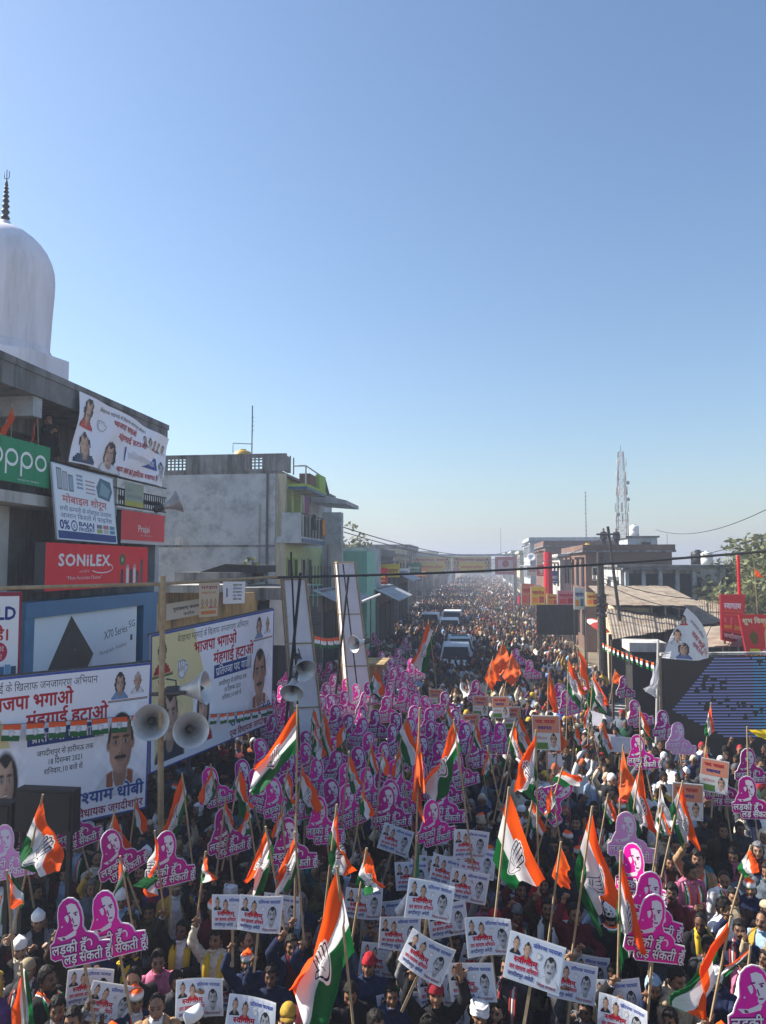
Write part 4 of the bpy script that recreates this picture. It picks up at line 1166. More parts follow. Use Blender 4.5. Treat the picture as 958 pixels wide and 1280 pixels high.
# bamboo rail and cable across the street
a = cp(-30, 736, 11.4); c_ = cp(346, 721, 15.5)
b = MB(); b.tube([a, cp(200, 730, 12.6), c_], .032, 8, .028); tag(b.build('bamboo_rail', M_WOOD, origin=a), 'long bamboo rail running level past the billboards', 'rail')
pts = [cp(338 + 620 * k / 30, 722 - 33 * k / 30 + 6 * math.sin(math.pi * k / 30), 15.6 + 2.5 * math.sin(math.pi * k / 30)) for k in range(33)]
b = MB(); b.tube(pts, .028, 6); tag(b.build('cable', M_BLACK, origin=pts[0]), 'thick black cable strung across the whole street', 'cable')
for (p0, p1, sg, r, lb) in ((cp(408, 652, 38), cp(640, 688, 105), 1.2, .03, 'thin wire from the green balcony toward the gate banner'), (cp(430, 665, 45), cp(660, 690, 120), 1.5, .03, 'lower thin wire in the hazy sky left of centre'),
        (cp(958, 637, 40), cp(820, 662, 70), .8, .022, 'faint wire in the sky at the right edge'), (cp(958, 668, 40), cp(790, 690, 60), .8, .022, 'lower faint wire sloping to the brick building'),
        (cp(752, 722, 36), cp(958, 745, 30), .5, .02, 'wire from the street pole to the red boards'), (cp(752, 727, 36), cp(958, 762, 28), .6, .02, 'lower wire from the street pole over the tin roof'), (cp(762, 668, 38), cp(640, 700, 80), .8, .02, 'wire from the tall pole toward the gate')):
    pts = [p0.lerp(p1, k / 16) - Vector((0, 0, sg * 4 * k / 16 * (1 - k / 16))) for k in range(17)]
    b = MB(); b.tube(pts, r, 5); tag(b.build('wire', M_BLACK, origin=p0), lb, 'wire', 'overhead wires')

# ---------- grey building with the green balconies
gb = thing('grey_building', (-14, 37, 0), 'tall bare grey building with lime green balconies facing the street', 'building')
GY = 31.5; GX = -8.9
def gp(name, m, fn, sm=False): b = MB(); fn(b); return b.build(name, m, gb, sm)
gp('side_wall', M_CONC, lambda b: b.box(-21, GX, GY, 44, 0, 10.28))
gp('roof_slab', M_CONC_D, lambda b: b.box(-21, GX + .25, GY + .02, 44, 10.283, 10.40))
def par(b):
    xs = [-21, -13.95, -13.05, -10.05, -9.5, GX + .45]
    b.box(xs[0], xs[1], GY - .01, GY + .15, 10.402, 11.1); b.box(xs[2], xs[3], GY - .01, GY + .15, 10.402, 11.1); b.box(xs[4], xs[5], GY - .01, GY + .15, 10.402, 11.1)
    for a, c in ((xs[1], xs[2]), (xs[3], xs[4])):
        b.box(a, c, GY - .01, GY + .15, 10.402, 10.5); b.box(a, c, GY - .01, GY + .15, 11.0, 11.1)
        n = int((c - a) / .15)
        for i in range(n + 1):
            x = a + i * (c - a) / n; b.box(x - .025 if i else x, x + .025 if i < n else x, GY + .03, GY + .1, 10.5, 11.0)
        for k in range(3): b.box(a, c, GY + .035, GY + .095, 10.61 + .14 * k, 10.66 + .14 * k)
    b.box(xs[0], xs[5] + .02, GY - .03, GY + .17, 11.102, 11.17)
    b.box(GX + .30, GX + .45, GY + .15, GY + .9, 10.402, 11.1)
gp('parapet', M_CONC_D, par)
for y in (GY + 1.0, GY + 1.6): gp('roof_post', M_IRON, lambda b: b.tube([(GX + .4, y, 10.41), (GX + .4, y, 11.2)], .03, 6))
gp('corner_pilaster', M_CREAM, lambda b: b.box(GX, GX + .42, GY + .05, GY + .35, 0, 10.28))
gp('green_facade', M_LGREEN, lambda b: b.box(GX, GX + .04, GY + .36, 36.4, 7.6, 10.28))
gp('pale_facade', M_YGREEN, lambda b: (b.box(GX, GX + .05, GY + .36, 43.9, 0, 7.2)))
for y0, y1 in ((33.2, 33.5), (34.9, 35.2)): gp('pilaster', M_YGREEN, lambda b: b.box(GX + .04, GX + .3, y0, y1, 7.6, 9.7))
for k, y in enumerate((32.2, 33.35, 34.6, 36.2, 37.6)):
    w_ = gp('door_leaf', M_DARK, lambda b: b.box(GX + .05, GX + .085, y, y + .62, 4.1, 6.5))
    b = MB(); b.box(GX + .05, GX + .11, y - .08, y, 4.1, 6.6); b.box(GX + .05, GX + .11, y + .62, y + .7, 4.1, 6.6); b.box(GX + .05, GX + .11, y, y + .62, 6.5, 6.6); o = b.build('door_frame', M_LGREEN if k in (1, 2) else M_CREAM, gb)
gp('balcony_slab', M_CONC, lambda b: (b.box(GX + .05, -7.75, GY, 36.4, 7.22, 7.5), b.box(GX + .3, -7.75, GY + .01, GY + .12, 7.5, 8.55)))
gp('slab_edge', M_DBLUE, lambda b: b.box(-7.75, -7.70, GY + .2, 36.4, 7.25, 7.42))
for k in range(8): gp('railing_post', M_CONC_L, lambda b: b.box(-7.80, -7.74, GY + .45 + k * .65, GY + .53 + k * .65, 7.5, 8.5))
gp('railing_rail', M_IRON, lambda b: (b.box(-7.80, -7.74, GY + .12, 36.4, 8.50, 8.56)))
gp('railing_panel', M_DARK, lambda b: b.box(-7.785, -7.765, GY + .53, 36.3, 7.52, 8.45))
gp('canopy', M_CONC_L, lambda b: b.box(GX + .42, -7.6, GY + .3, 36.0, 9.62, 9.80))
gp('canopy_band', M_DBLUE, lambda b: b.box(-7.6, -7.55, GY + .28, 36.0, 9.60, 9.72)); gp('canopy_trim', M_LGREEN, lambda b: (b.box(-7.6, -7.54, GY + .28, 36.0, 9.722, 9.84), b.box(GX + .5, -7.6, GY + .25, GY + .3, 9.722, 9.84)))
gp('canopy_side_band', M_DBLUE, lambda b: b.box(GX + .5, -7.6, GY + .25, GY + .3, 9.60, 9.72))
gp('terrace_wall', M_BRICK, lambda b: b.box(-8.3, -7.8, 33.4, 36.0, 9.85, 10.5)); gp('terrace_corner', M_LGREEN, lambda b: b.box(-7.8, -7.6, 34.6, 36.0, 9.85, 10.6))
gp('terrace_rail', M_CONC_L, lambda b: (b.tube([(GX + .6, GY + .9, 10.72), (-7.75, GY + .9, 10.72), (-7.7, 36, 10.6)], .035, 6), b.tube([(-7.75, GY + .9, 9.84), (-7.75, GY + .9, 10.72)], .035, 6)))
gp('far_canopy', M_CONC, lambda b: b.hexa([(-8.6, 37.2, 9.5), (-6.75, 37.2, 9.35), (-6.75, 41, 9.35), (-8.6, 41, 9.5), (-8.6, 37.2, 10.0), (-6.75, 37.2, 9.55), (-6.75, 41, 9.55), (-8.6, 41, 10.0)]))
gp('pinnacle', M_DARK, lambda b: b.cone((-7.9, 37.4, 9.9), (-7.9, 37.4, 10.65), .22, .02, 6))
gp('far_pier', M_CONC, lambda b: b.box(-8.0, -7.05, 37.2, 37.9, 4.6, 8.95)); gp('far_pier_plaster', M_CONC_L, lambda b: b.box(-7.75, -6.98, 37.15, 37.198, 4.8, 7.3))
gp('grille_window', M_BLACK, lambda b: [b.box(-8.5 + .16 * k, -8.46 + .16 * k, 36.9, 36.95, 4.9, 6.2) for k in range(7)])
gp('mint_wall', M_MINT, lambda b: b.box(-8.3, -6.2, 40.5, 44, 0, 7.0)); gp('mint_top', M_CONC, lambda b: b.box(-8.4, -6.7, 44.5, 50, 0, 7.3))
gp('lower_railing', M_MINT, lambda b: (b.box(GX + .3, -7.0, 32.4, 32.44, 5.35, 5.40), b.box(GX + .3, -7.0, 32.4, 32.44, 4.9, 4.94), [b.box(GX + .3 + .2 * k, GX + .33 + .2 * k, 32.405, 32.435, 4.4, 5.35) for k in range(8)]))
gp('drain_pipe', M_IRON, lambda b: b.tube([(-9.25, GY - .06, .1), (-9.25, GY - .06, 10.3)], .05, 7)); gp('thin_pipe', M_CONC_L, lambda b: b.tube([(-9.6, GY - .04, .1), (-9.6, GY - .04, 8.9)], .03, 6))
gp('floor_ledge', M_CONC_D, lambda b: b.box(-20.9, GX - .02, GY - .035, GY - .002, 7.05, 7.13))
prn2 = random.Random(8)
for k in range(4):
    x, z_ = prn2.uniform(-19, -9.9), prn2.uniform(4.8, 10); w_, h_ = prn2.uniform(.3, 1.4), prn2.uniform(.2, .9)
    gp('plaster_patch', (M_CONC_L, M_CONC)[k % 2], lambda b: b.add([(x + w_ * (.5 + .1 * math.sin(q * 3 + k)) * math.cos(q), GY - .004 - .0008 * k, z_ + h_ * (.5 + .12 * math.sin(q * 2 + k * 2)) * math.sin(q)) for q in [i * math.pi / 9 for i in range(18)]], [tuple(range(18))]))
# laundry on the balcony
for y, z0, z1, col, lb in ((35.7, 7.7, 8.5, (.6, .22, .02), 'orange cloth drying on the balcony rail'), (GY + .5, 8.5, 9.3, (.25, .06, .14), 'dull pink cloth hanging at the balcony corner'), (33.6, 7.9, 8.62, (.03, .03, .035), 'black cloth over the balcony rail')):
    b = MB(); n = 8
    vs = [(-7.70 + .03 * math.sin(k * 1.9) + .02 * j, y + .09 * k * (1 if j else .9), z1 - (z1 - z0) * j * (1 + .05 * math.sin(k))) for j in (0, .5, 1) for k in range(n)]
    b.add(vs, [(j * n + k, j * n + k + 1, (j + 1) * n + k + 1, (j + 1) * n + k) for j in range(2) for k in range(n - 1)])
    me = modmesh(b.mesh('laundry', M_PLAIN, True), [('SOLIDIFY', dict(thickness=.01))]); o = link('laundry', me); o.color = (*col, 1); tag(o, lb, 'laundry')
# roof things
tk = thing('water_tank', (-10.9, 33, 10.40), 'yellow plastic water tank on the grey roof', 'water tank')
b = MB(); b.lathe([(0, 10.402), (.40, 10.402), (.42, 10.9), (.39, 10.92), (.42, 10.95), (.42, 11.35), (.36, 11.5), (.2, 11.56), (0, 11.57)], 18, Matrix.Translation((-10.9, 33, 0))); b.build('tank_body', M_YTANK, tk, True)
b = MB(); b.lathe([(.16, 11.56), (.16, 11.62), (0, 11.63)], 12, Matrix.Translation((-10.9, 33, 0))); b.build('lid', M_YTANK, tk)
b = MB(); a = cy(315, 570, 32.6); b.tube([(a.x, a.y, 10.402), (a.x, a.y, cy(313, 507, 32.6).z)], .028, 6); b.tube([(a.x, a.y, 11.8), (a.x - .9, a.y, 11.85), (a.x - .9, a.y, 11.4)], .02, 5)
for k in range(4): b.tube([(a.x - .05 + .02 * k, a.y, 13.0 - .2 * k), (a.x + .1, a.y, 13.05 - .2 * k)], .012, 4)
tag(b.build('antenna_mast', M_IRON, origin=(a.x, a.y, 10.402)), 'thin antenna mast beside the yellow tank on the grey roof', 'antenna')
b = MB(); b.ball((-12.1, 33.2, 10.402), .6, .5, .42, 14, 8); tag(b.build('roof_bundle', M_PLAIN, smooth=True, origin=(-12.1, 33.2, 10.402)), 'dark rounded bundle left of the yellow tank', 'bundle').color = (.06, .06, .07, 1)

# ---------- low tan shop in front of the grey wall
ts = thing('tan_shop', (-9, 24, 0), 'low tan shop with a flat roof below the bare grey wall', 'shop')
def tp(name, m, fn): b = MB(); fn(b); return b.build(name, m, ts)
tp('wall', M_TAN, lambda b: b.box(-11.2, -7.5, 24, 29, 0, 5.35))
tp('roof', M_CONC_L, lambda b: b.box(-11.6, -8.6, 23.5, 29.2, 5.352, 5.6)); tp('parapet', M_CONC_D, lambda b: (b.box(-10.9, -8.5, 25.5, 29, 5.602, 6.0), b.box(-8.58, -6.7, 24.2, 29, 5.1, 5.5)))
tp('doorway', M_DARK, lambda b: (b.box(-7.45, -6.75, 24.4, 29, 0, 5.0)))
tp('plank_sign', M_CONC_L, lambda b: b.box(-7.0, -6.3, 24.2, 24.3, 3.6, 5.1))
for k in range(4): tp('door_panel', M_DWOOD if k % 2 else M_TAN, lambda b: b.box(-10.2 + .65 * k, -9.65 + .65 * k, 23.93, 23.998, 1.2, 3.9))
pr = Print(2.2); pr.rect(0, 0, 1, 1, (.55, .54, .5), 0); pr.text('गुलाबचन्द जनरल', .2, .5, .28, INK, 1, w=.75, bold=.03); pr.text('स्टोर', .5, .15, .22, INK, 1, w=.3, bold=.02)
label_sheet('painted_board', pr, *[cy(u, v, 23.88) for u, v in ((208, 755), (252, 748), (252, 768), (208, 776))], 'pale painted board with black writing on the tan shop', 'sign', th=.03)
pr = Print(.62); pr.rect(0, 0, 1, 1, rgb(205, 190, 165), 0); pr.text('भण्डारा', .1, .82, .13, rgb(150, 40, 90), 1, w=.8, bold=.02); pr.text('महायज्ञ', .15, .68, .09, rgb(180, 70, 40), 1, w=.7)
for k in range(4): pr.grid(.08 + .22 * k, .25, .28 + .22 * k, .55, 8, 10, portrait(cloth=((.6, .25, .1), (.6, .5, .1), (.5, .1, .2))[k % 3]), 1)
pr.rect(.1, .08, .9, .18, rgb(200, 120, 60), 1)
label_sheet('poster', pr, *[cy(u, v, 23.4) for u, v in ((249, 729), (275, 728), (272, 770), (249, 772))], 'faded yellow poster hanging on the tan shop', 'poster', th=.015)
pr = Print(1.05); pr.rect(0, 0, 1, 1, (.82, .84, .88), 0); pr.rect(.15, .3, .22, .7, (.1, .15, .3), 1)
for k in range(5): pr.text(('सूचना', 'डाकघर', 'कार्यालय', 'जन सेवा', 'केन्द्र')[k], .45, .8 - .16 * k, .13, NAVY if k % 2 else INK, 1, w=.4, bold=.02)
label_sheet('notice_board', pr, *[cy(u, v, 23.6) for u, v in ((279, 727), (307, 727), (306, 754), (279, 755))], 'white notice board with blue writing near the tan shop roof', 'sign', th=.03)
b = MB(); b.hexa([(-10.2, 26, 5.99), (-8.0, 26, 5.99), (-8.0, 28.5, 5.99), (-10.2, 28.5, 5.99), (-9.2, 26, 6.3), (-8.0, 26, 6.25), (-8.0, 28.5, 6.25), (-9.2, 28.5, 6.3)]); tag(b.build('roof_tarpaulin', M_DARK, origin=(-9, 27, 6)), 'dark slanted tarpaulin on the tan shop roof', 'tarpaulin')
# plants in a tuft on that roof
def foliage(name, c, rx, ry, rz, n, leaf, col, seed, clumps=14):
    rr = random.Random(seed); V = []; F = []; C = []
    cl = [(Vector((rr.gauss(0, .5), rr.gauss(0, .5), rr.gauss(0, .5))), rr.uniform(.55, 1.35)) for _ in range(clumps)]
    for i in range(n):
        q, br = cl[i % clumps]
        d = Vector((rr.gauss(0, 1), rr.gauss(0, 1), rr.gauss(0, 1))).normalized() * (rr.random() ** .4)
        p = q * .75 + d * .42
        if p.length > 1.25: continue
        p = Vector((p.x * rx, p.y * ry, p.z * rz))
        a = Vector((rr.gauss(0, 1), rr.gauss(0, 1), rr.gauss(0, .7))).normalized(); e = a.cross(Vector((rr.gauss(0, 1), rr.gauss(0, 1), rr.gauss(0, 1)))).normalized()
        s = leaf * rr.uniform(.6, 1.3); o = len(V)
        V += [p - a * s, p + e * s * .45, p + a * s, p - e * s * .45]; F.append((o, o + 1, o + 2, o + 3))
        f = br * rr.uniform(.75, 1.25); C += [(col[0] * f, col[1] * f, col[2] * f)] * 4
    me = bpy.data.meshes.new(name); me.from_pydata([tuple(p) for p in V], [], F)
    ca = me.color_attributes.new('Col', 'FLOAT_COLOR', 'POINT'); ca.data.foreach_set('color', np.array([(*c_, 1) for c_ in C], np.float32).ravel())
    me.materials.append(M_LEAF); me.update()
    return me
M_LEAF = vcol('leaf', rough=.6, transl=.3)
for u, v, s, col, lb in ((313, 712, .55, (.10, .12, .03), 'bushy yellow green plant on the low roof'), (297, 714, .4, (.09, .09, .04), 'dry brownish plant on the low roof')):
    c = cy(u, v, 27); t = thing('potted_plant', (c.x, c.y, c.z - s * .8), lb, 'plant')
    o = link('foliage', foliage('foliage', 0, s, s, s * .7, 420, .10, col, int(u)), t, (0, 0, s * .75))
    b = MB(); b.lathe([(0, -.1), (.16, -.1), (.2, .15), (0, .15)], 10); b.build('pot', M_BRICK, t).location = (0, 0, 0)

# ---------- shop row beyond, left side: tin awnings over dark shop fronts
for k, (u0, u1, vt, va, Y, lb) in enumerate(((385, 425, 738, 755, 33, 'dark low shop behind the near cloth tower'), (448, 490, 735, 752, 44, 'dark shop under a grey awning beside the far cloth tower'), (470, 510, 715, 735, 62, 'plain shop with tin awning further up the left side'))):
    a = cy(u0, vt, Y); c_ = cy(u1, vt, Y)
    t = thing('street_shop', (a.x, Y, 0), lb, 'shop', 'small shops along the left side')
    b = MB(); b.box(a.x - 3, c_.x - .8, Y, Y + 8, 0, a.z); b.build('wall', M_CONC_D, t)
    aw = MB(); x1 = c_.x + .5
    aw.hexa([(x1 - 1.6, Y - .6, a.z + .0), (x1, Y - .6, a.z - .75), (x1, Y + 8, a.z - .75), (x1 - 1.6, Y + 8, a.z), (x1 - 1.6, Y - .6, a.z + .05), (x1, Y - .6, a.z - .70), (x1, Y + 8, a.z - .70), (x1 - 1.6, Y + 8, a.z + .05)]); aw.build('awning', M_CONC, t)
    b = MB(); [b.box(c_.x - .798, c_.x - .74, Y + .3 + 2.6 * i, Y + 2.5 + 2.6 * i, .2, a.z - 1.0) for i in range(3)]; b.build('shop_painted_shade', M_DARK, t)  # flat dark plates on the wall paint the shade of open shop fronts
    b = MB(); [b.box(a.x - 1, c_.x - .85, Y - .06, Y - .002, .3 + .16 * i, .42 + .16 * i) for i in range(int((a.z - 1.2) / .16))]; b.build('shutter', M_SHUT, t)
# ---------- two white cloth wrapped truss towers
def cloth_tower(top, bot, w0, w1, lb):
    top = Vector(top); bot = Vector(bot); foot = bot + (bot - top) * ((bot.z) / (top.z - bot.z))
    t = thing('cloth_tower', (foot.x, foot.y, 0), lb, 'tower', 'cloth wrapped towers')
    rings = []
    for k in range(9):
        f = k / 8; c = foot.lerp(top, f); w_ = w1 * 1.15 + (w0 - w1 * 1.15) * f
        rings.append([c + Vector((math.cos(q), math.sin(q), 0)) * w_ * .62 - foot for q in (math.radians(a) for a in (-25, 65, 155, 245))])
    for j in range(4):
        b = MB(); b.tube([r[j] for r in rings], .03, 6); b.build('corner_pole', M_WOOD, t).location = (0, 0, 0)
    for k in range(0, 9, 2):
        b = MB(); b.tube(rings[k] + [rings[k][0]], .018, 5); b.build('cross_brace', M_WOOD, t).location = (0, 0, 0)
    for j in range(4):
        V = []; F = []; n = 7
        for k, r in enumerate(rings):
            for i in range(n):
                f = i / (n - 1); p = r[j].lerp(r[(j + 1) % 4], f)
                inn = -p.copy(); inn.z = 0; cc = foot.lerp(top, k / 8) - foot; ind = (Vector((cc.x, cc.y, 0)) - Vector((p.x, p.y, 0)))
                V.append(p + ind.normalized() * (.05 * math.sin(math.pi * f) * (1 + .6 * math.sin(k * 2.3 + j))) if ind.length > .01 else p)
        for k in range(8):
            for i in range(n - 1): F.append((k * n + i, k * n + i + 1, (k + 1) * n + i + 1, (k + 1) * n + i))
        b = MB(); b.add(V, F); b.build('cloth_panel', M_WFAB, t, True).location = (0, 0, 0)
    return t
cloth_tower(cp(367, 724, 17.5), cp(383, 900, 17.5), .60, .74, 'near white cloth wrapped tower by the second billboard')
cloth_tower(cp(431, 703, 23), cp(444, 830, 23), .62, .82, 'far white cloth wrapped tower left of the brown cabin')
for i, (p0, p1, lb) in enumerate(((cp(376, 716, 16.9), cp(360, 880, 16.9), 'black slanting pole crossing the near cloth tower'), (cp(364, 690, 16.9), cp(373, 900, 16.9), 'second thin black pole on the near cloth tower'), (cp(436, 718, 22.3), cp(423, 840, 22.3), 'black slanting pole crossing the far cloth tower'), (cp(429, 705, 22.4), cp(440, 800, 22.4), 'thin black pole leaning on the far cloth tower'))):
    f = p1 + (p1 - p0) * (p1.z / (p0.z - p1.z))
    b = MB(); b.tube([p0, p1, f], .035 if i % 2 == 0 else .022, 7); tag(b.build('pole', M_BLACK, origin=f), lb, 'pole')
# brown board cabin among the crowd
a = cp(425, 832, 25); c_ = cp(478, 832, 25)
t = thing('cabin', (a.x, a.y, 0), 'small brown board cabin standing in the crowd', 'cabin')
b = MB(); b.box(a.x, c_.x, a.y, a.y + 1.6, 0, a.z); b.build('wall', M_CARTON, t); b = MB(); b.box(a.x - .08, c_.x + .08, a.y - .08, a.y + 1.7, a.z + .002, a.z + .07); b.build('roof', M_TAN, t)
b = MB(); b.box(a.x + .4, a.x + 1.0, a.y - .03, a.y - .002, a.z - .42, a.z - .3); b.build('name_plate', M_DWOOD, t)
# standard lamp tube over a stall
a = cp(453, 752, 30); b = MB(); b.tube([(a.x, a.y, a.z), (a.x + .75, a.y, a.z + .3)], .05, 8); o = b.build('tube_lamp', M_WTANK, origin=(a.x, a.y, a.z)); tag(o, 'slanting white tube lamp above the left stalls', 'lamp')
b = MB(); b.tube([(.35, 0, .12), (.35, 0, -3.0)], .03, 6); b.build('stand', M_IRON, o)
# ------------------------------------------------------------------ right side and the far street
def pbox(b, u0, v0, u1, v1, Y, dep, z0=None):
    a = cy(u0, v0, Y); c = cy(u1, v1, Y)
    b.box(min(a.x, c.x), max(a.x, c.x), Y, Y + dep, (min(a.z, c.z) if z0 is None else z0), max(a.z, c.z))
def win(t, x0, x1, z0, z1, Y, m=None):
    b = MB(); d = .09
    b.box(x0, x1, Y - .05, Y - .002, z0, z0 + d); b.box(x0, x1, Y - .05, Y - .002, z1 - d, z1); b.box(x0, x0 + d, Y - .05, Y - .002, z0 + d, z1 - d); b.box(x1 - d, x1, Y - .05, Y - .002, z0 + d, z1 - d); b.box((x0 + x1) / 2 - .03, (x0 + x1) / 2 + .03, Y - .04, Y - .002, z0 + d, z1 - d)
    f = b.build('window', m or M_CONC_L, t); f2 = MB(); f2.box(x0 + d, x1 - d, Y - .02, Y - .001, z0 + d, z1 - d); o = f2.build('pane', M_GLASS); o.parent = f
    return f
def house(label, X0, X1, Y, dep, h, m, floors=2, nw=3, side=0, par=.5, top=M_CONC_D, group='far houses along the street', cat='building', name='town_house'):
    t = thing(name, ((X0 + X1) / 2, Y, 0), label, cat, group)
    b = MB(); b.box(X0, X1, Y, Y + dep, 0, h); b.build('wall', m, t)
    b = MB(); b.box(X0 - .25, X1 + .25, Y - .25, Y + dep, h + .002, h + .14); b.build('roof_slab', top, t)
    if par:
        b = MB(); b.box(X0 - .2, X1 + .2, Y - .2, Y - .05, h + .142, h + .14 + par); b.build('parapet', m, t)
        sx = X0 if side > 0 else X1
        b = MB(); b.box(sx - .2, sx - .05, Y - .049, Y + dep, h + .142, h + .14 + par) if side > 0 else b.box(sx + .05, sx + .2, Y - .049, Y + dep, h + .142, h + .14 + par); b.build('parapet', m, t)
    fh = h / floors
    for f in range(floors):
        for k in range(nw):
            w_ = (X1 - X0) / nw; x0 = X0 + w_ * (k + .25); win(t, x0, x0 + w_ * .5, f * fh + fh * .35, f * fh + fh * .78, Y)
        if side:
            x = X0 - .002 if side > 0 else X1 + .002
            for k in range(int(dep / 3)):
                b = MB(); y0 = Y + .8 + 3 * k; xx = (x - .06, x) if side > 0 else (x, x + .06)
                b.box(*xx, y0, y0 + 1.2, f * fh + fh * .3, f * fh + fh * .8); b.build('window', M_GLASS, t)
                b = MB(); xx = (x - .7, x) if side > 0 else (x, x + .7); b.box(*xx, y0 - .2, y0 + 1.4, f * fh + fh * .86, f * fh + fh * .9); b.build('sunshade', m, t)
    return t
# left, receding
house('grey flat roofed house just beyond the mint wall', -14, -8.2, 58, 12, 6.9, M_CONC_D, 2, 2, -1)
house('pale upper storey house with satellite dish far left', -14, -8.6, 76, 10, 7.2, M_CREAM, 2, 2, -1)
house('wide grey house left of the gate banner', -20, -9.6, 100, 14, 8.3, M_CONC_D, 3, 4, -1)
house('dark low house behind the left gate pillar', -24, -8.6, 124, 12, 7.4, M_CONC_D, 3, 4, -1)
house('cream house far up the left side of the street', -22, -8.9, 146, 12, 8.2, M_CREAM, 2, 4, -1)
house('far grey house left side beyond the cream one', -26, -8.8, 185, 18, 7.6, M_BRICK, 2, 4, -1)
house('farthest left house fading in the haze', -30, -8.6, 230, 30, 8.6, M_CONC_L, 2, 5, -1)
# right, receding
house('long grey house far right of the gate banner', 7.4, 22, 112, 16, 9.6, M_CONC, 3, 4, 1)
house('brown brick house beyond the red street pillar', 7.2, 18, 84, 14, 8.2, M_BRICK, 2, 4, 1)
house('small cream house in the haze on the right', 7.6, 20, 145, 16, 8.2, M_CREAM, 2, 3, 1)
house('far right grey house in the haze', 7.8, 24, 185, 22, 9.0, M_CONC, 2, 4, 1)
house('farthest right house fading in the haze', 8, 28, 235, 30, 9.4, M_CONC_L, 2, 5, 1)
house('grey house closing the far end of the street', -9, 9, 420, 20, 8.5, M_CONC, 2, 6, 0)
# big brick building
t = house('broad red brick building with a rooftop room and white tank', cy(732, 690, 55).x, cy(840, 690, 55).x, 55, 14, 7.15, M_BRICK, 2, 0, 1, par=.4, group=None, name='brick_building')
x0, x1 = cy(785, 680, 57).x, cy(822, 680, 57).x
b = MB(); b.box(x0, x1, 57, 61, 7.292, 8.25); b.build('rooftop_room', M_CONC, t); b = MB(); b.box(x0 - .15, x1 + .15, 56.85, 61.1, 8.252, 8.38); b.build('room_roof', M_CONC_D, t)
win(t, x0 + .9, x0 + 1.7, 7.5, 8.0, 57)
for k, u in enumerate((800, 826, 740)):
    a = cy(u, 712, 54.9); win(t, a.x, a.x + .9, 5.1, 6.1, 55)
def tank(u, v, Y, r, h, m, z0, label):
    a = cy(u, v, Y); t = thing('water_tank', (a.x, Y, z0), label, 'water tank', 'rooftop water tanks')
    b = MB(); b.lathe([(0, .002), (r, .002), (r * 1.02, h * .45), (r * .96, h * .5), (r * 1.02, h * .55), (r, h * .9), (r * .8, h * .97), (r * .4, h), (0, h * 1.0)], 16); b.build('tank_body', m, t, True).location = (0, 0, 0)
    b = MB(); b.lathe([(r * .4, h * 1.0), (r * .4, h * 1.1), (0, h * 1.12)], 12); b.build('lid', m, t).location = (0, 0, 0)
tank(793, 672, 58.5, .36, .85, M_WTANK, 8.38, 'white round tank on the brick building rooftop room')
tank(884, 704, 50, .36, .8, M_WTANK, 6.25, 'white tank on the plastered house right of the brick building')
tank(735, 690, 66, .5, 1.0, M_YTANK, 7.0, 'yellowish tank on the concrete roof left of the brick building')
tank(873, 706, 52, .45, .9, M_BLACK, 6.25, 'black tank beside the white one on the plastered house')
house('grey concrete house with yellow tank left of the brick building', cy(700, 700, 64).x, cy(752, 700, 64).x, 64, 9, 6.8, M_CONC_L, 2, 3, 1, par=.2, group=None)
# plastered house with veranda
X0, X1 = cy(776, 720, 48).x, cy(908, 720, 48).x
t = house('long plastered house with pillared veranda and barred window', X0, X1, 48, 9, 6.1, M_CONC_L, 1, 0, 1, par=0, group=None)
b = MB(); b.box(X0 + .3, X0 + 4.2, 47.9, 47.998, 3.2, 5.7); b.build('veranda_painted_shade', M_DARK, t)  # dark plate before the wall paints the shade behind the pillars
for k in range(5): b = MB(); b.box(X0 + .2 + 1.0 * k, X0 + .42 + 1.0 * k, 47.55, 47.85, 3.0, 5.95); b.build('pillar', M_CONC, t)
b = MB(); b.box(X0, X0 + 4.6, 47.3, 47.86, 5.952, 6.06); b.build('veranda_roof', M_CONC_D, t)
a = cy(850, 725, 48); win(t, a.x, a.x + 1.25, 4.4, 5.5, 48, M_IRON)
for k in range(3): b = MB(); b.box(X0 + 5.2 + .9 * k, X0 + 5.9 + .9 * k, 47.94, 47.998, .5, 3.2); b.build('door', M_DARK, t)
# front shed with cream wall
t = thing('shed', (8, 38, 0), 'cream walled shed with a shallow tin roof', 'shed')
a = cy(770, 742, 38); c_ = cy(862, 742, 38); xm = cy(812, 742, 38).x
b = MB(); b.box(a.x, xm, 38, 44, 0, 4.15); b.build('wall', M_CREAM, t)
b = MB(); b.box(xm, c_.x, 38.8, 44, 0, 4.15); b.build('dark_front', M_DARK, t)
for k in range(4): b = MB(); b.tube([(xm + .1 + .65 * k, 38.1, 0), (xm + .1 + .65 * k, 38.1, 4.3)], .05, 6); b.build('post', M_CONC_L, t)
n = 9
for k in range(n):
    x0 = a.x - .4 + (c_.x - a.x + .9) * k / n; x1 = a.x - .4 + (c_.x - a.x + .9) * (k + 1) / n; dz = .02 * (k % 2)
    b = MB(); b.hexa([(x0, 37.2, 4.28 + dz), (x1 + .05, 37.2, 4.28 + dz), (x1 + .05, 44.5, 5.0 + dz), (x0, 44.5, 5.0 + dz), (x0, 37.2, 4.31 + dz), (x1 + .05, 37.2, 4.31 + dz), (x1 + .05, 44.5, 5.03 + dz), (x0, 44.5, 5.03 + dz)]); b.build('roof_sheet', M_TIN, t)
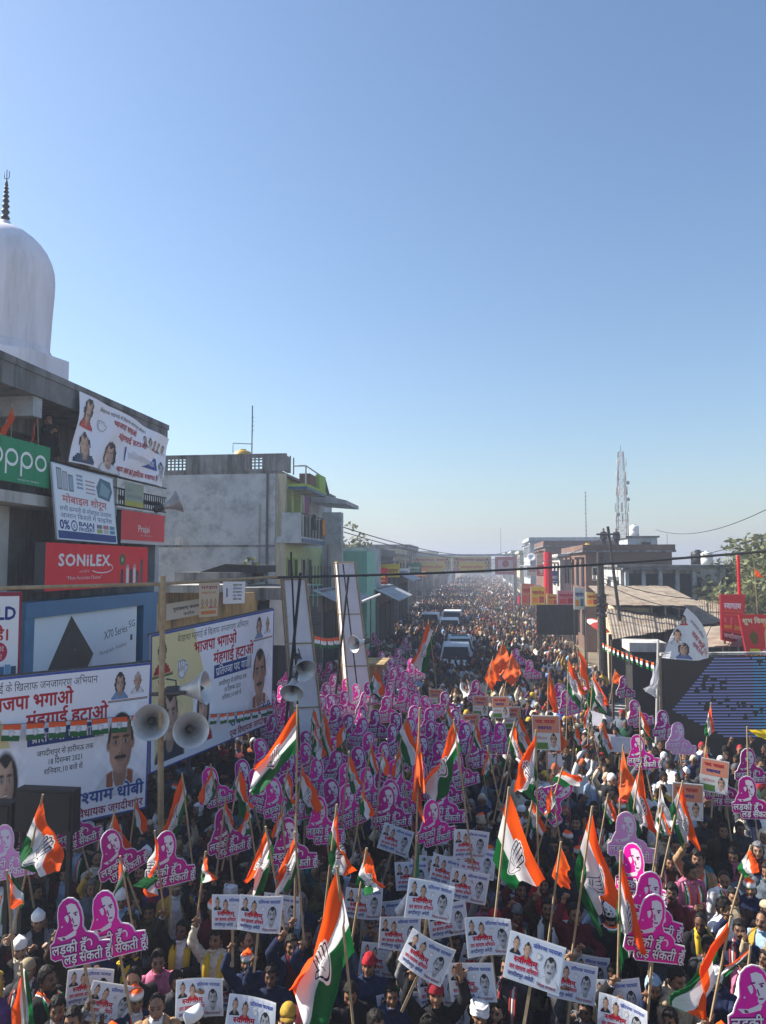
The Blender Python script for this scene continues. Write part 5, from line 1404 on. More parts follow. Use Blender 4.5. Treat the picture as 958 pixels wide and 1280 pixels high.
# long corrugated roof over the front stalls
t = thing('tin_roof_stall', (8, 31, 0), 'long row of stalls under a buckled rusty tin roof', 'stall')
el, er = Vector(cp(766, 799, 28.5)), Vector(cp(912, 771, 38)); el.z = er.z = 3.35
rl_, rr_ = Vector(cp(758, 768, 36)), Vector(cp(912, 757, 47)); rl_.z = 4.05; rr_.z = 4.1
n = 13
for k in range(n):
    f0, f1 = k / n, (k + 1) / n + .006
    q = [el.lerp(er, f0), el.lerp(er, f1), rl_.lerp(rr_, f1), rl_.lerp(rr_, f0)]
    up = Vector((0, 0, .03 * (k % 2) + rnd.uniform(0, .05))); th = Vector((0, 0, .025))
    b = MB(); m_ = 8; vs = []; fs = []
    for i in range(m_ + 1):
        w_ = Vector((0, 0, .022 * (i % 2)))
        p, r_ = q[0].lerp(q[1], i / m_), q[3].lerp(q[2], i / m_); vs += [p + up + w_, r_ + up + w_, p + up + w_ + th, r_ + up + w_ + th]
    for i in range(m_):
        o = 4 * i; fs += [(o, o + 1, o + 5, o + 4), (o + 2, o + 6, o + 7, o + 3), (o, o + 4, o + 6, o + 2), (o + 1, o + 3, o + 7, o + 5)]
    fs += [(0, 2, 3, 1), (4 * m_, 4 * m_ + 1, 4 * m_ + 3, 4 * m_ + 2)]
    b.add(vs, fs); b.build('roof_sheet', M_TIN, t)
for k in range(6):
    p = el.lerp(er, k / 5); b = MB(); b.tube([(p.x, p.y + .2, 0), (p.x, p.y + .2, p.z)], .05, 6); b.build('post', M_DWOOD, t)
b = MB(); d_ = (er - el).normalized(); n_ = Vector((rl_.x - el.x, rl_.y - el.y, 0)) * .6
b.hexa([Vector((el.x, el.y, 0)) + n_, Vector((er.x, er.y, 0)) + n_, Vector((er.x, er.y, 0)) + n_ * 1.05, Vector((el.x, el.y, 0)) + n_ * 1.05, el + n_ * 1.0 - Vector((0, 0, .2)), er + n_ - Vector((0, 0, .2)), er + n_ * 1.05 - Vector((0, 0, .2)), el + n_ * 1.05 - Vector((0, 0, .2))]); b.build('back_wall', M_DARK, t)
t = thing('tin_roof_stall', (9, 25, 0), 'low stall roof of brown sheets behind the blue screen', 'stall')
q = [cp(845, 812, 25), cp(958, 806, 25), cp(985, 775, 29), cp(850, 788, 29)]
for k in range(7):
    f0, f1 = k / 7, (k + 1) / 7; p = [q[0].lerp(q[1], f0), q[0].lerp(q[1], f1), q[3].lerp(q[2], f1), q[3].lerp(q[2], f0)]; up = Vector((0, 0, .03 + .02 * (k % 2)))
    b = MB(); b.hexa(p + [x + up for x in p]); b.build('roof_sheet', M_TIN, t)
for p in q: b = MB(); b.tube([(p.x, p.y, 0), (p.x, p.y, p.z - .01)], .05, 6); b.build('post', M_DWOOD, t)
# small cream kiosk top with a string of flags (left of the tin stalls)
a = cp(790, 803, 26); c_ = cp(828, 803, 26); t = thing('kiosk', (a.x, a.y, 0), 'small kiosk with pale flat top left of the blue screen', 'kiosk')
b = MB(); b.box(a.x, c_.x, a.y, a.y + 1.2, 0, a.z - .32); b.build('wall', M_DARK, t); b = MB(); b.box(a.x - .1, c_.x + .1, a.y - .1, a.y + 1.3, a.z - .318, a.z); b.build('top', M_CONC_L, t)
bunting(cp(752, 803, 30), cp(820, 829, 22), 12, .05, .26, 'string of little flags sloping down to the blue screen')
# ---------- LED screens
def emis_vcol(name, k):
    m, n, L, b_ = newmat(name); at = n.new('ShaderNodeVertexColor'); at.layer_name = 'Col'
    L.new(at.outputs[0], b_.inputs['Base Color']); L.new(at.outputs[0], b_.inputs['Emission Color']); b_.inputs['Emission Strength'].default_value = k; b_.inputs['Roughness'].default_value = .4
    return m
M_SCREEN = emis_vcol('led_screen', .08)
pr = Print(1.6); pr.rect(0, 0, 1, 1, (.006, .007, .012), 0)
nl = 27
prn = random.Random(4); PATCH = [(prn.gauss(bx, .035), prn.gauss(by, .04), prn.uniform(.008, .022)) for bx, by, k in ((.27, .62, 9), (.31, .74, 7), (.38, .60, 5), (.32, .44, 5), (.46, .36, 6), (.53, .40, 5), (.69, .93, 3), (.43, .66, 4), (.60, .3, 4)) for _ in range(k)]
for k in range(nl):
    y0 = (k + .25) / nl; y1 = (k + .75) / nl
    xs = .06 + abs(y0 - .33) / .67 * .30 if y0 > .33 else .06 + (.33 - y0) * 1.1
    segs_ = [(xs, .62, rgb(100, 114, 168)), (.62, .74, rgb(70, 132, 180)), (.74, 1.0, rgb(92, 108, 166))]
    for x0, x1, c in segs_:
        cuts = []
        for bx, by, br_ in PATCH:
            dy = abs(y0 - by)
            if dy < br_ * 1.6: cuts.append((bx - math.sqrt(max(0, (br_ * 1.6) ** 2 - dy * dy)) / 1.6, bx + math.sqrt(max(0, (br_ * 1.6) ** 2 - dy * dy)) / 1.6))
        cuts.sort(); x = x0
        for c0, c1 in cuts:
            if c1 < x or c0 > x1: continue
            if c0 > x: pr.rect(x, y0, min(c0, x1), y1, c, 1)
            x = max(x, c1)
        if x < x1: pr.rect(x, y0, x1, y1, c, 1)
pr.poly([(.05, .2), (.16, .30), (.14, .05), (.05, .0)], (.006, .007, .01), 2)
t = thing('led_screen', cp(895, 925, 22), 'large led screen glowing with blue lines and dark patches', 'screen')
q = [cp(829, 822, 22), cp(1010, 820, 22.4), cp(1010, 922, 22.4), cp(829, 922, 22)]
sc_ = sheet('display', pr, *q, parent=t, th=.12, back=(.02, .02, .02), mat=M_SCREEN)
ex = Vector(q[1] - q[0]); ex.z = 0; LW = ex.length; ex.normalize(); ey = Vector((-ex.y, ex.x, 0)); a = q[0]
def along_screen(x0, x1, y0, y1, z0, z1):
    f = lambda x, y, z: Vector((a.x, a.y, 0)) + ex * x + ey * y + Vector((0, 0, z))
    b = MB(); b.hexa([f(x0, y0, z0), f(x1, y0, z0), f(x1, y1, z0), f(x0, y1, z0), f(x0, y0, z1), f(x1, y0, z1), f(x1, y1, z1), f(x0, y1, z1)]); return b
along_screen(-.07, -.002, -.03, .15, q[3].z - .05, a.z + .05).build('frame_post', M_BLACK, t)
along_screen(-.07, LW + .1, -.02, .15, a.z + .052, a.z + .13).build('frame_rail', M_CONC_L, t)
along_screen(0, LW, .2, .5, 0, a.z - .1).build('stand', M_BLACK, t)
# pale truss post and white flag left of the screen, curved white banner above it
b = MB(); p0 = cp(818, 925, 21.5); p1 = cp(823, 800, 21.5); b.tube([(p0.x, p0.y, 0), p1], .035, 7); tag(b.build('pole', M_CONC_L, origin=(p0.x, p0.y, 0)), 'pale upright pole at the left edge of the blue screen', 'pole')
# pointed white cloth banner bowed outwards
pr = Print(.95)
shape = [(.0, .0), (.07, .25), (.2, .58), (.36, .86), (.44, .99), (.60, .84), (.8, .62), (.94, .40), (.99, .2), (1.0, .0)]
gx = 18; V2 = []; idx_ = []
for j in range(gx + 1):
    y = j / gx * .985
    def xat(side):
        pts_ = shape[:5] if side == 0 else shape[:3:-1]
        ys = [p[1] for p in pts_]; xs = [p[0] for p in pts_]
        return float(np.interp(y, ys, xs))
    for i in range(11): f = i / 10; V2.append((xat(0) * (1 - f) + xat(1) * f, y))
F2 = [(j * 11 + i, j * 11 + i + 1, (j + 1) * 11 + i + 1, (j + 1) * 11 + i) for j in range(gx) for i in range(10)]
pr.items.append((np.array(V2), F2, np.array([(.78, .77, .78)]), 0))
pr.grid(.28, .66, .44, .86, 10, 12, portrait(cloth=(.6, .03, .05), longhair=True), 1); pr.grid(.14, .28, .34, .60, 14, 18, portrait(cloth=(.65, .65, .68), must=False), 1); pr.grid(.2, .02, .46, .34, 16, 20, portrait(cloth=(.12, .2, .45), longhair=True, must=False), 1)
pr.text('भाजपा भगाओ', .48, .50, .13, RED, 1, rot=-.9, w=.42, bold=.02); pr.text('मंहगाई हटाओ', .48, .30, .11, RED, 1, rot=-.75, w=.36, bold=.02); pr.text('जनजागरण अभियान', .48, .74, .07, INK, 1, rot=-.9, w=.46); pr.text('पद यात्रा', .74, .3, .10, RED, 1, rot=-1.1, w=.28)
pr.rect(.3, .04, .9, .055, (.3, .05, .2), 1)
A = [cp(827, 758, 21.3), cp(887, 758, 21.6), cp(885, 822, 21.6), cp(827, 822, 21.3)]
fmk, nnk = quad_map(*A); ok_ = np.array(A[3])
fk = lambda P: fmk(P) + nnk * (.42 * np.sin(np.pi * np.clip(P[:, :1], 0, 1)) * (1 - .5 * P[:, 1:2]) + .03 * np.sin(P[:, :1] * 14 + P[:, 1:2] * 6)) - ok_
me = pr.mesh('pointed_banner', fk, nnk, step=.006)
tag(link('pointed_banner', me, None, Vector(ok_)), 'pointed white cloth banner bowed out above the blue screen', 'banner')
# black back of a far screen
a = cp(671, 756, 45); c_ = cp(722, 793, 45); t = thing('led_screen', (a.x, a.y, 0), 'black back of a far screen on the right of the street', 'screen')
b = MB(); b.box(a.x, c_.x, a.y, a.y + .25, c_.z, a.z); b.build('cabinet', M_BLACK, t)
for i in range(6):
    for j in range(4):
        w_ = (c_.x - a.x) / 6; h_ = (a.z - c_.z) / 4; b = MB(); b.box(a.x + w_ * i + .03, a.x + w_ * (i + 1) - .03, a.y - .04, a.y - .002, c_.z + h_ * j + .03, c_.z + h_ * (j + 1) - .03); b.build('panel', M_DARK, t)
b = MB(); b.tube([(a.x + .6, a.y - .09, a.z - .1), (a.x + 1.2, a.y - .09, c_.z)], .025, 6); b.build('cable', M_IRON, t)
for k in (0, 1): b = MB(); b.box(a.x + .2 + 2.0 * k, a.x + .3 + 2.0 * k, a.y + .1, a.y + .2, 0, c_.z - .002); b.build('leg', M_IRON, t)
# ---------- red boards at the right edge
pr = Print(.55); pr.rect(0, 0, 1, 1, rgb(214, 16, 40), 0); pr.text('स्वागतम', .12, .70, .17, (.85, .8, .8), 1, w=.7, bold=.05); pr.rect(.1, .63, .9, .66, rgb(230, 90, 60), 1); pr.rect(.1, .56, .9, .58, rgb(230, 90, 60), 1)
pr.rect(.36, .38, .46, .52, rgb(230, 120, 120), 1); pr.rect(.1, .40, .2, .5, rgb(230, 120, 120), 1); pr.text('बालाजी', .1, .27, .11, rgb(240, 190, 20), 1, w=.34, bold=.05); pr.text('टेण्ट', .55, .27, .11, rgb(240, 190, 20), 1, w=.3, bold=.05); pr.rect(.04, .02, .96, .2, rgb(120, 15, 20), .8); pr.text('जगदीशपुर', .08, .08, .12, (.8, .75, .7), 1, w=.8, bold=.04)
label_sheet('tall_board', pr, cp(901, 743, 25), cp(932, 743, 26.2), cp(930, 806, 26.2), cp(903, 800, 25), 'tall red board with white and yellow lettering', 'sign', th=.06, back=(.3, .02, .03))
pr = Print(1.1); pr.rect(0, 0, 1, 1, rgb(222, 44, 48), 0); pr.text('शुभ विवाह टेण्ट हाउस', .03, .82, .14, rgb(235, 220, 180), 1, w=.94, bold=.04)
pr.poly([(.10, .55), (.17, .68), (.25, .6), (.24, .42), (.15, .38)], rgb(110, 90, 30), 1); pr.poly([(.36, .3), (.44, .3), (.42, .62), (.40, .75), (.37, .62)], rgb(240, 190, 130), 1); pr.disc(.40, .78, .04, rgb(240, 150, 60), 1)
pr.rect(.07, .08, .26, .30, rgb(215, 205, 40), 1); pr.rect(.30, .04, .56, .3, rgb(240, 130, 160), 1); pr.text('मो. 94', .09, .14, .11, RED, 2, w=.15, bold=.03); pr.text('शुभ', .34, .13, .12, RED, 2, w=.18, bold=.03); pr.rect(.62, .1, .9, .6, rgb(240, 110, 90), 1)
label_sheet('wide_board', pr, cp(924, 768, 24), cp(1000, 768, 25), cp(1000, 832, 25), cp(936, 829, 24), 'wide red tent house board at the right edge', 'sign', th=.06, back=(.3, .02, .03))
for u, v, d in ((906, 800, 25.3), (927, 806, 26.4), (940, 826, 24.3)):
    p = cp(u, v, d); b = MB(); b.tube([(p.x, p.y, 0), p], .04, 6); tag(b.build('board_post', M_DWOOD, origin=(p.x, p.y, 0)), {906: 'left post under the tall red board', 927: 'right post under the tall red board', 940: 'post under the wide red board'}[u], 'post')
# ---------- gate banner over the far street
t = thing('gate_banner', (-3, 105, 0), 'far red and yellow banner gate spanning the street', 'gate')
a = cy(500, 696, 105); c_ = cy(646, 696, 105); zt, zb = cy(570, 695, 105).z, cy(570, 718, 105).z
b = MB(); b.box(a.x, c_.x, 105, 105.4, zt, zt + .25); b.build('beam', M_CONC, t)
for x in (a.x, c_.x - .5): b = MB(); b.box(x, x + .5, 104.95, 105.45, 0, zt - .002); b.build('pillar', M_CONC_L, t)
for x in (a.x - 1.2, c_.x - 3.0):
    pr = Print(1.2); pr.rect(0, 0, 1, 1, rgb(190, 110, 110), 0); pr.rect(.15, .15, .85, .8, rgb(200, 180, 180), 1); pr.disc(.5, .6, .2, rgb(170, 60, 70), 2); pr.text('पद यात्रा', .2, .2, .2, RED, 2, w=.6)
    sheet('side_panel', pr, (x, 104.8, zt - .1), (x + 2.9, 104.8, zt - .1), (x + 2.9, 104.8, zb), (x, 104.8, zb), parent=t)
for k in range(2):
    x0 = a.x + 1.9 + 5.6 * k; pr = Print(2.3); pr.rect(0, 0, 1, 1, rgb(190, 170, 120), 0); pr.text('स्वागत द्वार', .12, .72, .2, rgb(180, 40, 50), 1, w=.76, bold=.04); pr.rect(.06, .1, .94, .62, rgb(205, 175, 60), 1); pr.grid(.0, .05, .2, .95, 10, 14, portrait(cloth=(.6, .2, .3)), 2); pr.grid(.8, .05, 1, .95, 10, 14, portrait(cloth=(.6, .6, .6)), 2); pr.text('जनजागरण अभियान', .22, .3, .2, RED, 2, w=.56, bold=.03)
    sheet('banner_panel', pr, (x0, 104.9, zt - .05), (x0 + 5.4, 104.9, zt - .05), (x0 + 5.4, 104.9, zb + .15), (x0, 104.9, zb + .15), parent=t)
# bright hoardings beside the far screen
hs = ((652, 668, 729, 757, 62, (215, 150, 110), 'peach hoarding at the right roadside'), (664, 682, 733, 757, 50, (235, 190, 60), 'yellow hoarding left above the black far screen'), (684, 698, 742, 757, 48, (225, 170, 50), 'small orange yellow hoarding above the black far screen'), (697, 719, 738, 757, 46, (225, 130, 140), 'pink hoarding above the black far screen'), (718, 731, 734, 762, 44, (200, 210, 210), 'white text hoarding right of the pink one'), (733, 748, 740, 758, 41, (230, 205, 120), 'cream yellow hoarding by the street pole'), (753, 767, 742, 765, 39, (232, 210, 130), 'pale yellow hoarding right of the street pole'))
for u0, u1, v0, v1, d, c, lb in hs:
    pr = Print(1.0); pr.rect(0, 0, 1, 1, rgb(*c), 0)
    pr.text('महासेल', .1, .6, .25, RED if c[2] < 200 else NAVY, 1, w=.8, bold=.05); pr.rect(.12, .15, .5, .45, rgb(min(255, c[0] + 20), c[1] - 60, 60), 1); pr.rect(.58, .15, .9, .5, rgb(200, 60, 60) if c[2] < 180 else rgb(60, 120, 150), 1)
    q = [cp(u0, v0, d), cp(u1, v0 + 1, d + .3), cp(u1, v1, d + .3), cp(u0, v1, d)]
    o = label_sheet('hoarding', pr, *q, lb, 'sign', th=.05); o['group'] = 'hoardings on the right roadside'
    for k in (0, 1):
        p = q[3 - k] - Vector(o.location); b = MB(); b.tube([p + Vector((0, .06, .3)), Vector((p.x, p.y + .06, -o.location.z))], .04, 5); b.build('post', M_IRON, o)
# red cloth pillar, far dish, red masts
for u, v0, v1, d, r, lb in ((685, 690, 740, 62, .42, 'tall red cloth wrapped pillar over the right stalls'), (923, 694, 742, 27, .07, 'thin red wrapped pole above the tall red board'), (650, 745, 770, 90, .3, 'far red pillar beside the gate banner')):
    p0 = cp(u, v0, d); b = MB(); b.tube([(p0.x, p0.y, 0), (p0.x, p0.y, p0.z)], r, 8, r * .8); o = b.build('cloth_pillar', M_PLAIN, origin=(p0.x, p0.y, 0)); o.color = (*rgb(190, 24, 40), 1); tag(o, lb, 'pillar')
def dish(u, v, d, r, lb):
    p = cp(u, v, d); t = thing('satellite_dish', p, lb, 'satellite dish', 'satellite dishes'); M = Matrix.Rotation(R(60), 4, 'X') @ Matrix.Rotation(R(20), 4, 'Z')
    b = MB(); b.lathe([(0, -.0), (r * .5, r * .06), (r, r * .25), (r * .98, r * .27), (r * .5, r * .09), (0, .03)], 18, M); b.build('bowl', M_WTANK, t, True).location = (0, 0, 0)
    b = MB(); b.tube([(0, 0, 0), (0, .1, -r * 1.6)], .03, 6); b.build('stalk', M_IRON, t).location = (0, 0, 0)
dish(481, 699, 70, .55, 'white dish on the pale house far left'); dish(665, 697, 75, .45, 'white dish on a roof left of the red pillar')
# poles on the right
for pts_, r, lb in (([cp(775, 775, 33), cp(760, 658, 33)], .09, 'tall dark leaning pole before the brick building'), ([cp(753, 790, 35), cp(750, 690, 35)], .22, 'thick cable wrapped street pole right of the far screen')):
    f = pts_[0] + (pts_[0] - pts_[1]) * (pts_[0].z / (pts_[1].z - pts_[0].z)); t = thing('street_pole', f, lb, 'pole', 'street poles')
    b = MB(); b.tube([f, pts_[1]], r, 8, r * .7); b.build('shaft', M_IRON, t)
    if r < .1: b = MB(); b.tube([pts_[1] + Vector((-.5, 0, -.35)), pts_[1] + Vector((.5, 0, -.35))], .04, 6); b.build('crossarm', M_IRON, t)
    else:
        for k in range(5):
            a_ = pts_[1].lerp(pts_[0], .55 + .06 * k); b = MB(); b.tube([a_ + Vector((.22 * math.cos(q_), .22 * math.sin(q_), .1 * math.sin(q_ * 3 + k))) for q_ in [i * math.pi / 6 for i in range(13)]], .03, 5); b.build('cable_coil', M_BLACK, t)
for u, v0, d, r, lb in ((732, 615, 130, .10, 'thin lone mast left of the lattice tower'), (626, 660, 150, .06, 'faint thin mast above the gate banner'), (834, 667, 60, .03, 'thin rod on the brick building roof')):
    p = cp(u, v0, d); b = MB(); b.tube([(p.x, p.y, 0), p], r, 6, r * .5)
    for k in range(14 if r > .09 else 0): z_ = p.z - k * .75; b.box(p.x - .22, p.x + .22, p.y - .04, p.y + .04, z_ - .06, z_)
    tag(b.build('mast', M_IRON, origin=(p.x, p.y, 0)), lb, 'mast')
# lattice phone tower
tw = cp(776, 565, 120); t = thing('lattice_tower', (tw.x, tw.y, 0), 'tall red and white lattice phone tower on the skyline', 'tower')
for sx, sy in ((-1, -1), (1, -1), (1, 1), (-1, 1)):
    b = MB(); b.tube([(tw.x + sx * 1.15, tw.y + sy * 1.15, 0), (tw.x + sx * .38, tw.y + sy * .38, tw.z)], .06, 6, .045); b.build('leg', M_IRON, t)
nb_ = 22
for k in range(nb_):
    f0, f1 = k / nb_, (k + 1) / nb_; w0 = 1.15 - .77 * f0; w1 = 1.15 - .77 * f1; z0, z1 = tw.z * f0, tw.z * f1; b = MB()
    cs = [(-1, -1), (1, -1), (1, 1), (-1, 1)]
    for i in range(4):
        a_, c_ = cs[i], cs[(i + 1) % 4]
        b.tube([(tw.x + a_[0] * w0, tw.y + a_[1] * w0, z0), (tw.x + c_[0] * w1, tw.y + c_[1] * w1, z1)], .022, 4); b.tube([(tw.x + c_[0] * w0, tw.y + c_[1] * w0, z0), (tw.x + a_[0] * w1, tw.y + a_[1] * w1, z1)], .022, 4); b.tube([(tw.x + a_[0] * w1, tw.y + a_[1] * w1, z1), (tw.x + c_[0] * w1, tw.y + c_[1] * w1, z1)], .022, 4)
    o = b.build('bracing', M_PLAIN, t); o.color = (.22, .11, .10, 1) if (k // 3) % 2 else (.24, .25, .26, 1)
for k, (fz, n) in enumerate(((.93, 3), (.84, 4), (.74, 4), (.63, 4), (.56, 3))):
    for i in range(n):
        q = 2 * math.pi * (i + .3 * k) / n; w_ = (1.15 - .77 * fz) + .35; z_ = tw.z * fz; b = MB(); b.box(-.10, .10, -.06, .06, -.7, .7); o = b.build('antenna_panel', M_CONC_L, t); o.location = (w_ * math.cos(q), w_ * math.sin(q), z_); o.rotation_euler = (0, 0, q + math.pi / 2)
for fz, s in ((.68, 1), (.58, -1), (.79, 1)):
    b = MB(); b.lathe([(0, 0), (.32, .05), (.32, .2), (0, .22)], 14, Matrix.Rotation(R(90), 4, 'X')); o = b.build('microwave_dish', M_CONC_L, t); o.location = (s * .8, -.8, tw.z * fz)
b = MB(); b.tube([(tw.x, tw.y, tw.z), (tw.x, tw.y, tw.z + 1.1)], .04, 5); b.build('lightning_rod', M_IRON, t)
# small shop signs sticking out over the street
for i, (sd, Y, z, c, c2, tx, lb) in enumerate(((-1, 47, 4.6, (40, 80, 150), (235, 235, 235), 'मेडिकल', 'small blue shop sign sticking out on the left side'), (-1, 53, 4.9, (190, 40, 40), (240, 220, 90), 'ज्वेलर्स', 'small red shop sign on the left side of the street'), (-1, 61, 5.2, (225, 200, 60), (150, 30, 30), 'मिष्ठान', 'yellow shop sign further up the left side'), (-1, 70, 4.8, (235, 235, 230), (30, 60, 140), 'बैंक', 'white shop sign far up the left side'), (-1, 84, 5.3, (40, 120, 80), (235, 235, 230), 'बीज भण्डार', 'green shop sign far up the left side'), (-1, 93, 4.7, (210, 120, 50), (250, 240, 220), 'वस्त्रालय', 'orange shop sign far up the left side'), (1, 66, 4.6, (60, 90, 160), (240, 240, 240), 'मोबाइल', 'blue shop sign far up the right side'), (1, 75, 5.1, (200, 50, 60), (240, 230, 200), 'जूता घर', 'red shop sign far up the right side'), (1, 90, 4.9, (230, 225, 215), (160, 40, 40), 'क्लीनिक', 'white shop sign far up the right side'))):
    x0 = -8.3 if sd < 0 else 5.6; pr = Print(1.5); pr.rect(0, 0, 1, 1, rgb(*c), 0); pr.text(tx, .1, .35, .4, rgb(*c2), 1, w=.8, bold=.03); pr.rect(.1, .15, .9, .2, rgb(*c2), 1)
    o = label_sheet('shop_sign', pr, (x0, Y, z + 1.1), (x0 + 1.7, Y, z + 1.1), (x0 + 1.7, Y, z), (x0, Y, z), lb, 'sign', th=.08); o['group'] = 'small shop signs over the street'
    b = MB(); xs = -1.0 if sd < 0 else .95; b.tube([(xs, .05, -.55), (xs, .05, -z - .55)], .04, 6); b.build('post', M_IRON, o)
# tilted umbrella among the crowd
p = cp(736, 780, 42); t = thing('umbrella', (p.x, p.y, p.z - 1.0), 'red and white umbrella tilted over the crowd by the street pole', 'umbrella')
M = Matrix.Rotation(R(28), 4, 'Y') @ Matrix.Rotation(R(16), 4, 'X'); n = 8
for k in range(n):
    V = []; F = []
    for i in range(5):
        for j in range(4):
            q = 2 * math.pi * (k + j / 3) / n; r_ = .72 * math.sin(i / 4 * 1.35) / math.sin(1.35); sag = .03 * math.sin(math.pi * j / 3) * i / 4
            V.append(M @ Vector((r_ * math.cos(q), r_ * math.sin(q), 1.0 + .34 * math.cos(i / 4 * 1.35) - sag)))
    for i in range(4):
        for j in range(3): F.append((i * 4 + j, i * 4 + j + 1, (i + 1) * 4 + j + 1, (i + 1) * 4 + j))
    b = MB(); b.add(V, F); o = b.build('gore', M_PLAIN, t, True); o.location = (0, 0, 0); o.color = (.55, .08, .08, 1) if k % 2 else (.7, .66, .62, 1)
b = MB(); b.tube([M @ Vector((0, 0, 1.32)), M @ Vector((0, 0, .3)), M @ Vector((.05, 0, .22))], .012, 6); b.build('shaft', M_IRON, t).location = (0, 0, 0)
# ---------- trees
def tree(x, y, h, r, label, col, seed, name='broadleaf_tree', n=5200, leaf=.2):
    t = thing(name, (x, y, 0), label, 'tree', 'trees by the street'); rr = random.Random(seed)
    b = MB(); b.tube([(0, 0, 0), (.1, .05, h * .3), (-.05, 0, h * .55)], .28, 9, .16)
    for k in range(7):
        q = k * 2.4 + seed; e = Vector((math.cos(q) * r * rr.uniform(.4, .8), math.sin(q) * r * rr.uniform(.4, .8), h * rr.uniform(.6, .95))); s_ = Vector((0, 0, h * rr.uniform(.35, .55)))
        b.tube([s_, s_.lerp(e, .5) + Vector((0, 0, -.2)), e], .10, 6, .03)
    b.build('trunk', M_DWOOD, t).location = (0, 0, 0)
    o = link('crown', foliage('crown', 0, r, r, h * .36, n, leaf, col, seed, 34), t, (0, 0, h * .68))
    return t
p = cp(944, 740, 44); tree(p.x + .8, p.y, 7.6, 3.6, 'dusty olive green tree behind the red boards', (.20, .215, .10), 3, n=8000, leaf=.22)
p = cp(905, 740, 60); tree(p.x, p.y, 6.0, 2.6, 'smaller dusty tree left of the olive tree', (.16, .17, .09), 5, n=3200)
p = cp(985, 690, 40); tree(p.x + .6, p.y, 7.6, 2.8, 'dark tree with bare twigs at the right edge', (.15, .165, .08), 9)
p = cp(424, 700, 62); tree(p.x, p.y, 8.8, 2.6, 'pale tree rising behind the mint wall', (.17, .18, .09), 12, n=4200, leaf=.26)
p = cp(505, 700, 260); tree(p.x, p.y, 9.5, 7, 'hazy far tree left of the street end', (.09, .11, .06), 15, n=2600, leaf=.5)
p = cp(560, 722, 300); tree(p.x - 8, p.y, 9, 7, 'hazy far tree at the street end', (.09, .11, .06), 18, n=2600, leaf=.5)
p = cp(640, 722, 330); tree(p.x + 4, p.y, 9, 8, 'second hazy far tree right of the street end', (.10, .115, .06), 21, n=2600, leaf=.5)
# palm
p = cp(453, 700, 66); t = thing('palm_tree', (p.x, p.y, 0), 'small drooping palm above the left house roofs', 'tree')
b = MB(); b.tube([(0, 0, 0), (.1, 0, p.z * .6), (0, 0, p.z - .1)], .16, 8, .12); b.build('trunk', M_DWOOD, t).location = (0, 0, 0)
for k in range(13):
    q = k * 2 * math.pi / 13; V = []; F = []
    for i in range(9):
        f = i / 8; c = Vector((math.cos(q), math.sin(q), 0)) * (1.5 * f) + Vector((0, 0, .55 * math.sin(f * 2.6) - .5 * f * f)); w_ = .13 * math.sin(math.pi * (f * .9 + .08)); sd = Vector((-math.sin(q), math.cos(q), -.5)); V += [c - sd * w_, c + Vector((0, 0, .03)), c + Vector((-sd.x, -sd.y, sd.z)) * w_]
    for i in range(8): F += [(3 * i, 3 * i + 1, 3 * i + 4, 3 * i + 3), (3 * i + 1, 3 * i + 2, 3 * i + 5, 3 * i + 4)]
    b = MB(); b.add(V, F); o = b.build('frond', M_PLAIN, t); o.location = (0, 0, p.z - .1); o.color = (.09, .11, .05, 1)
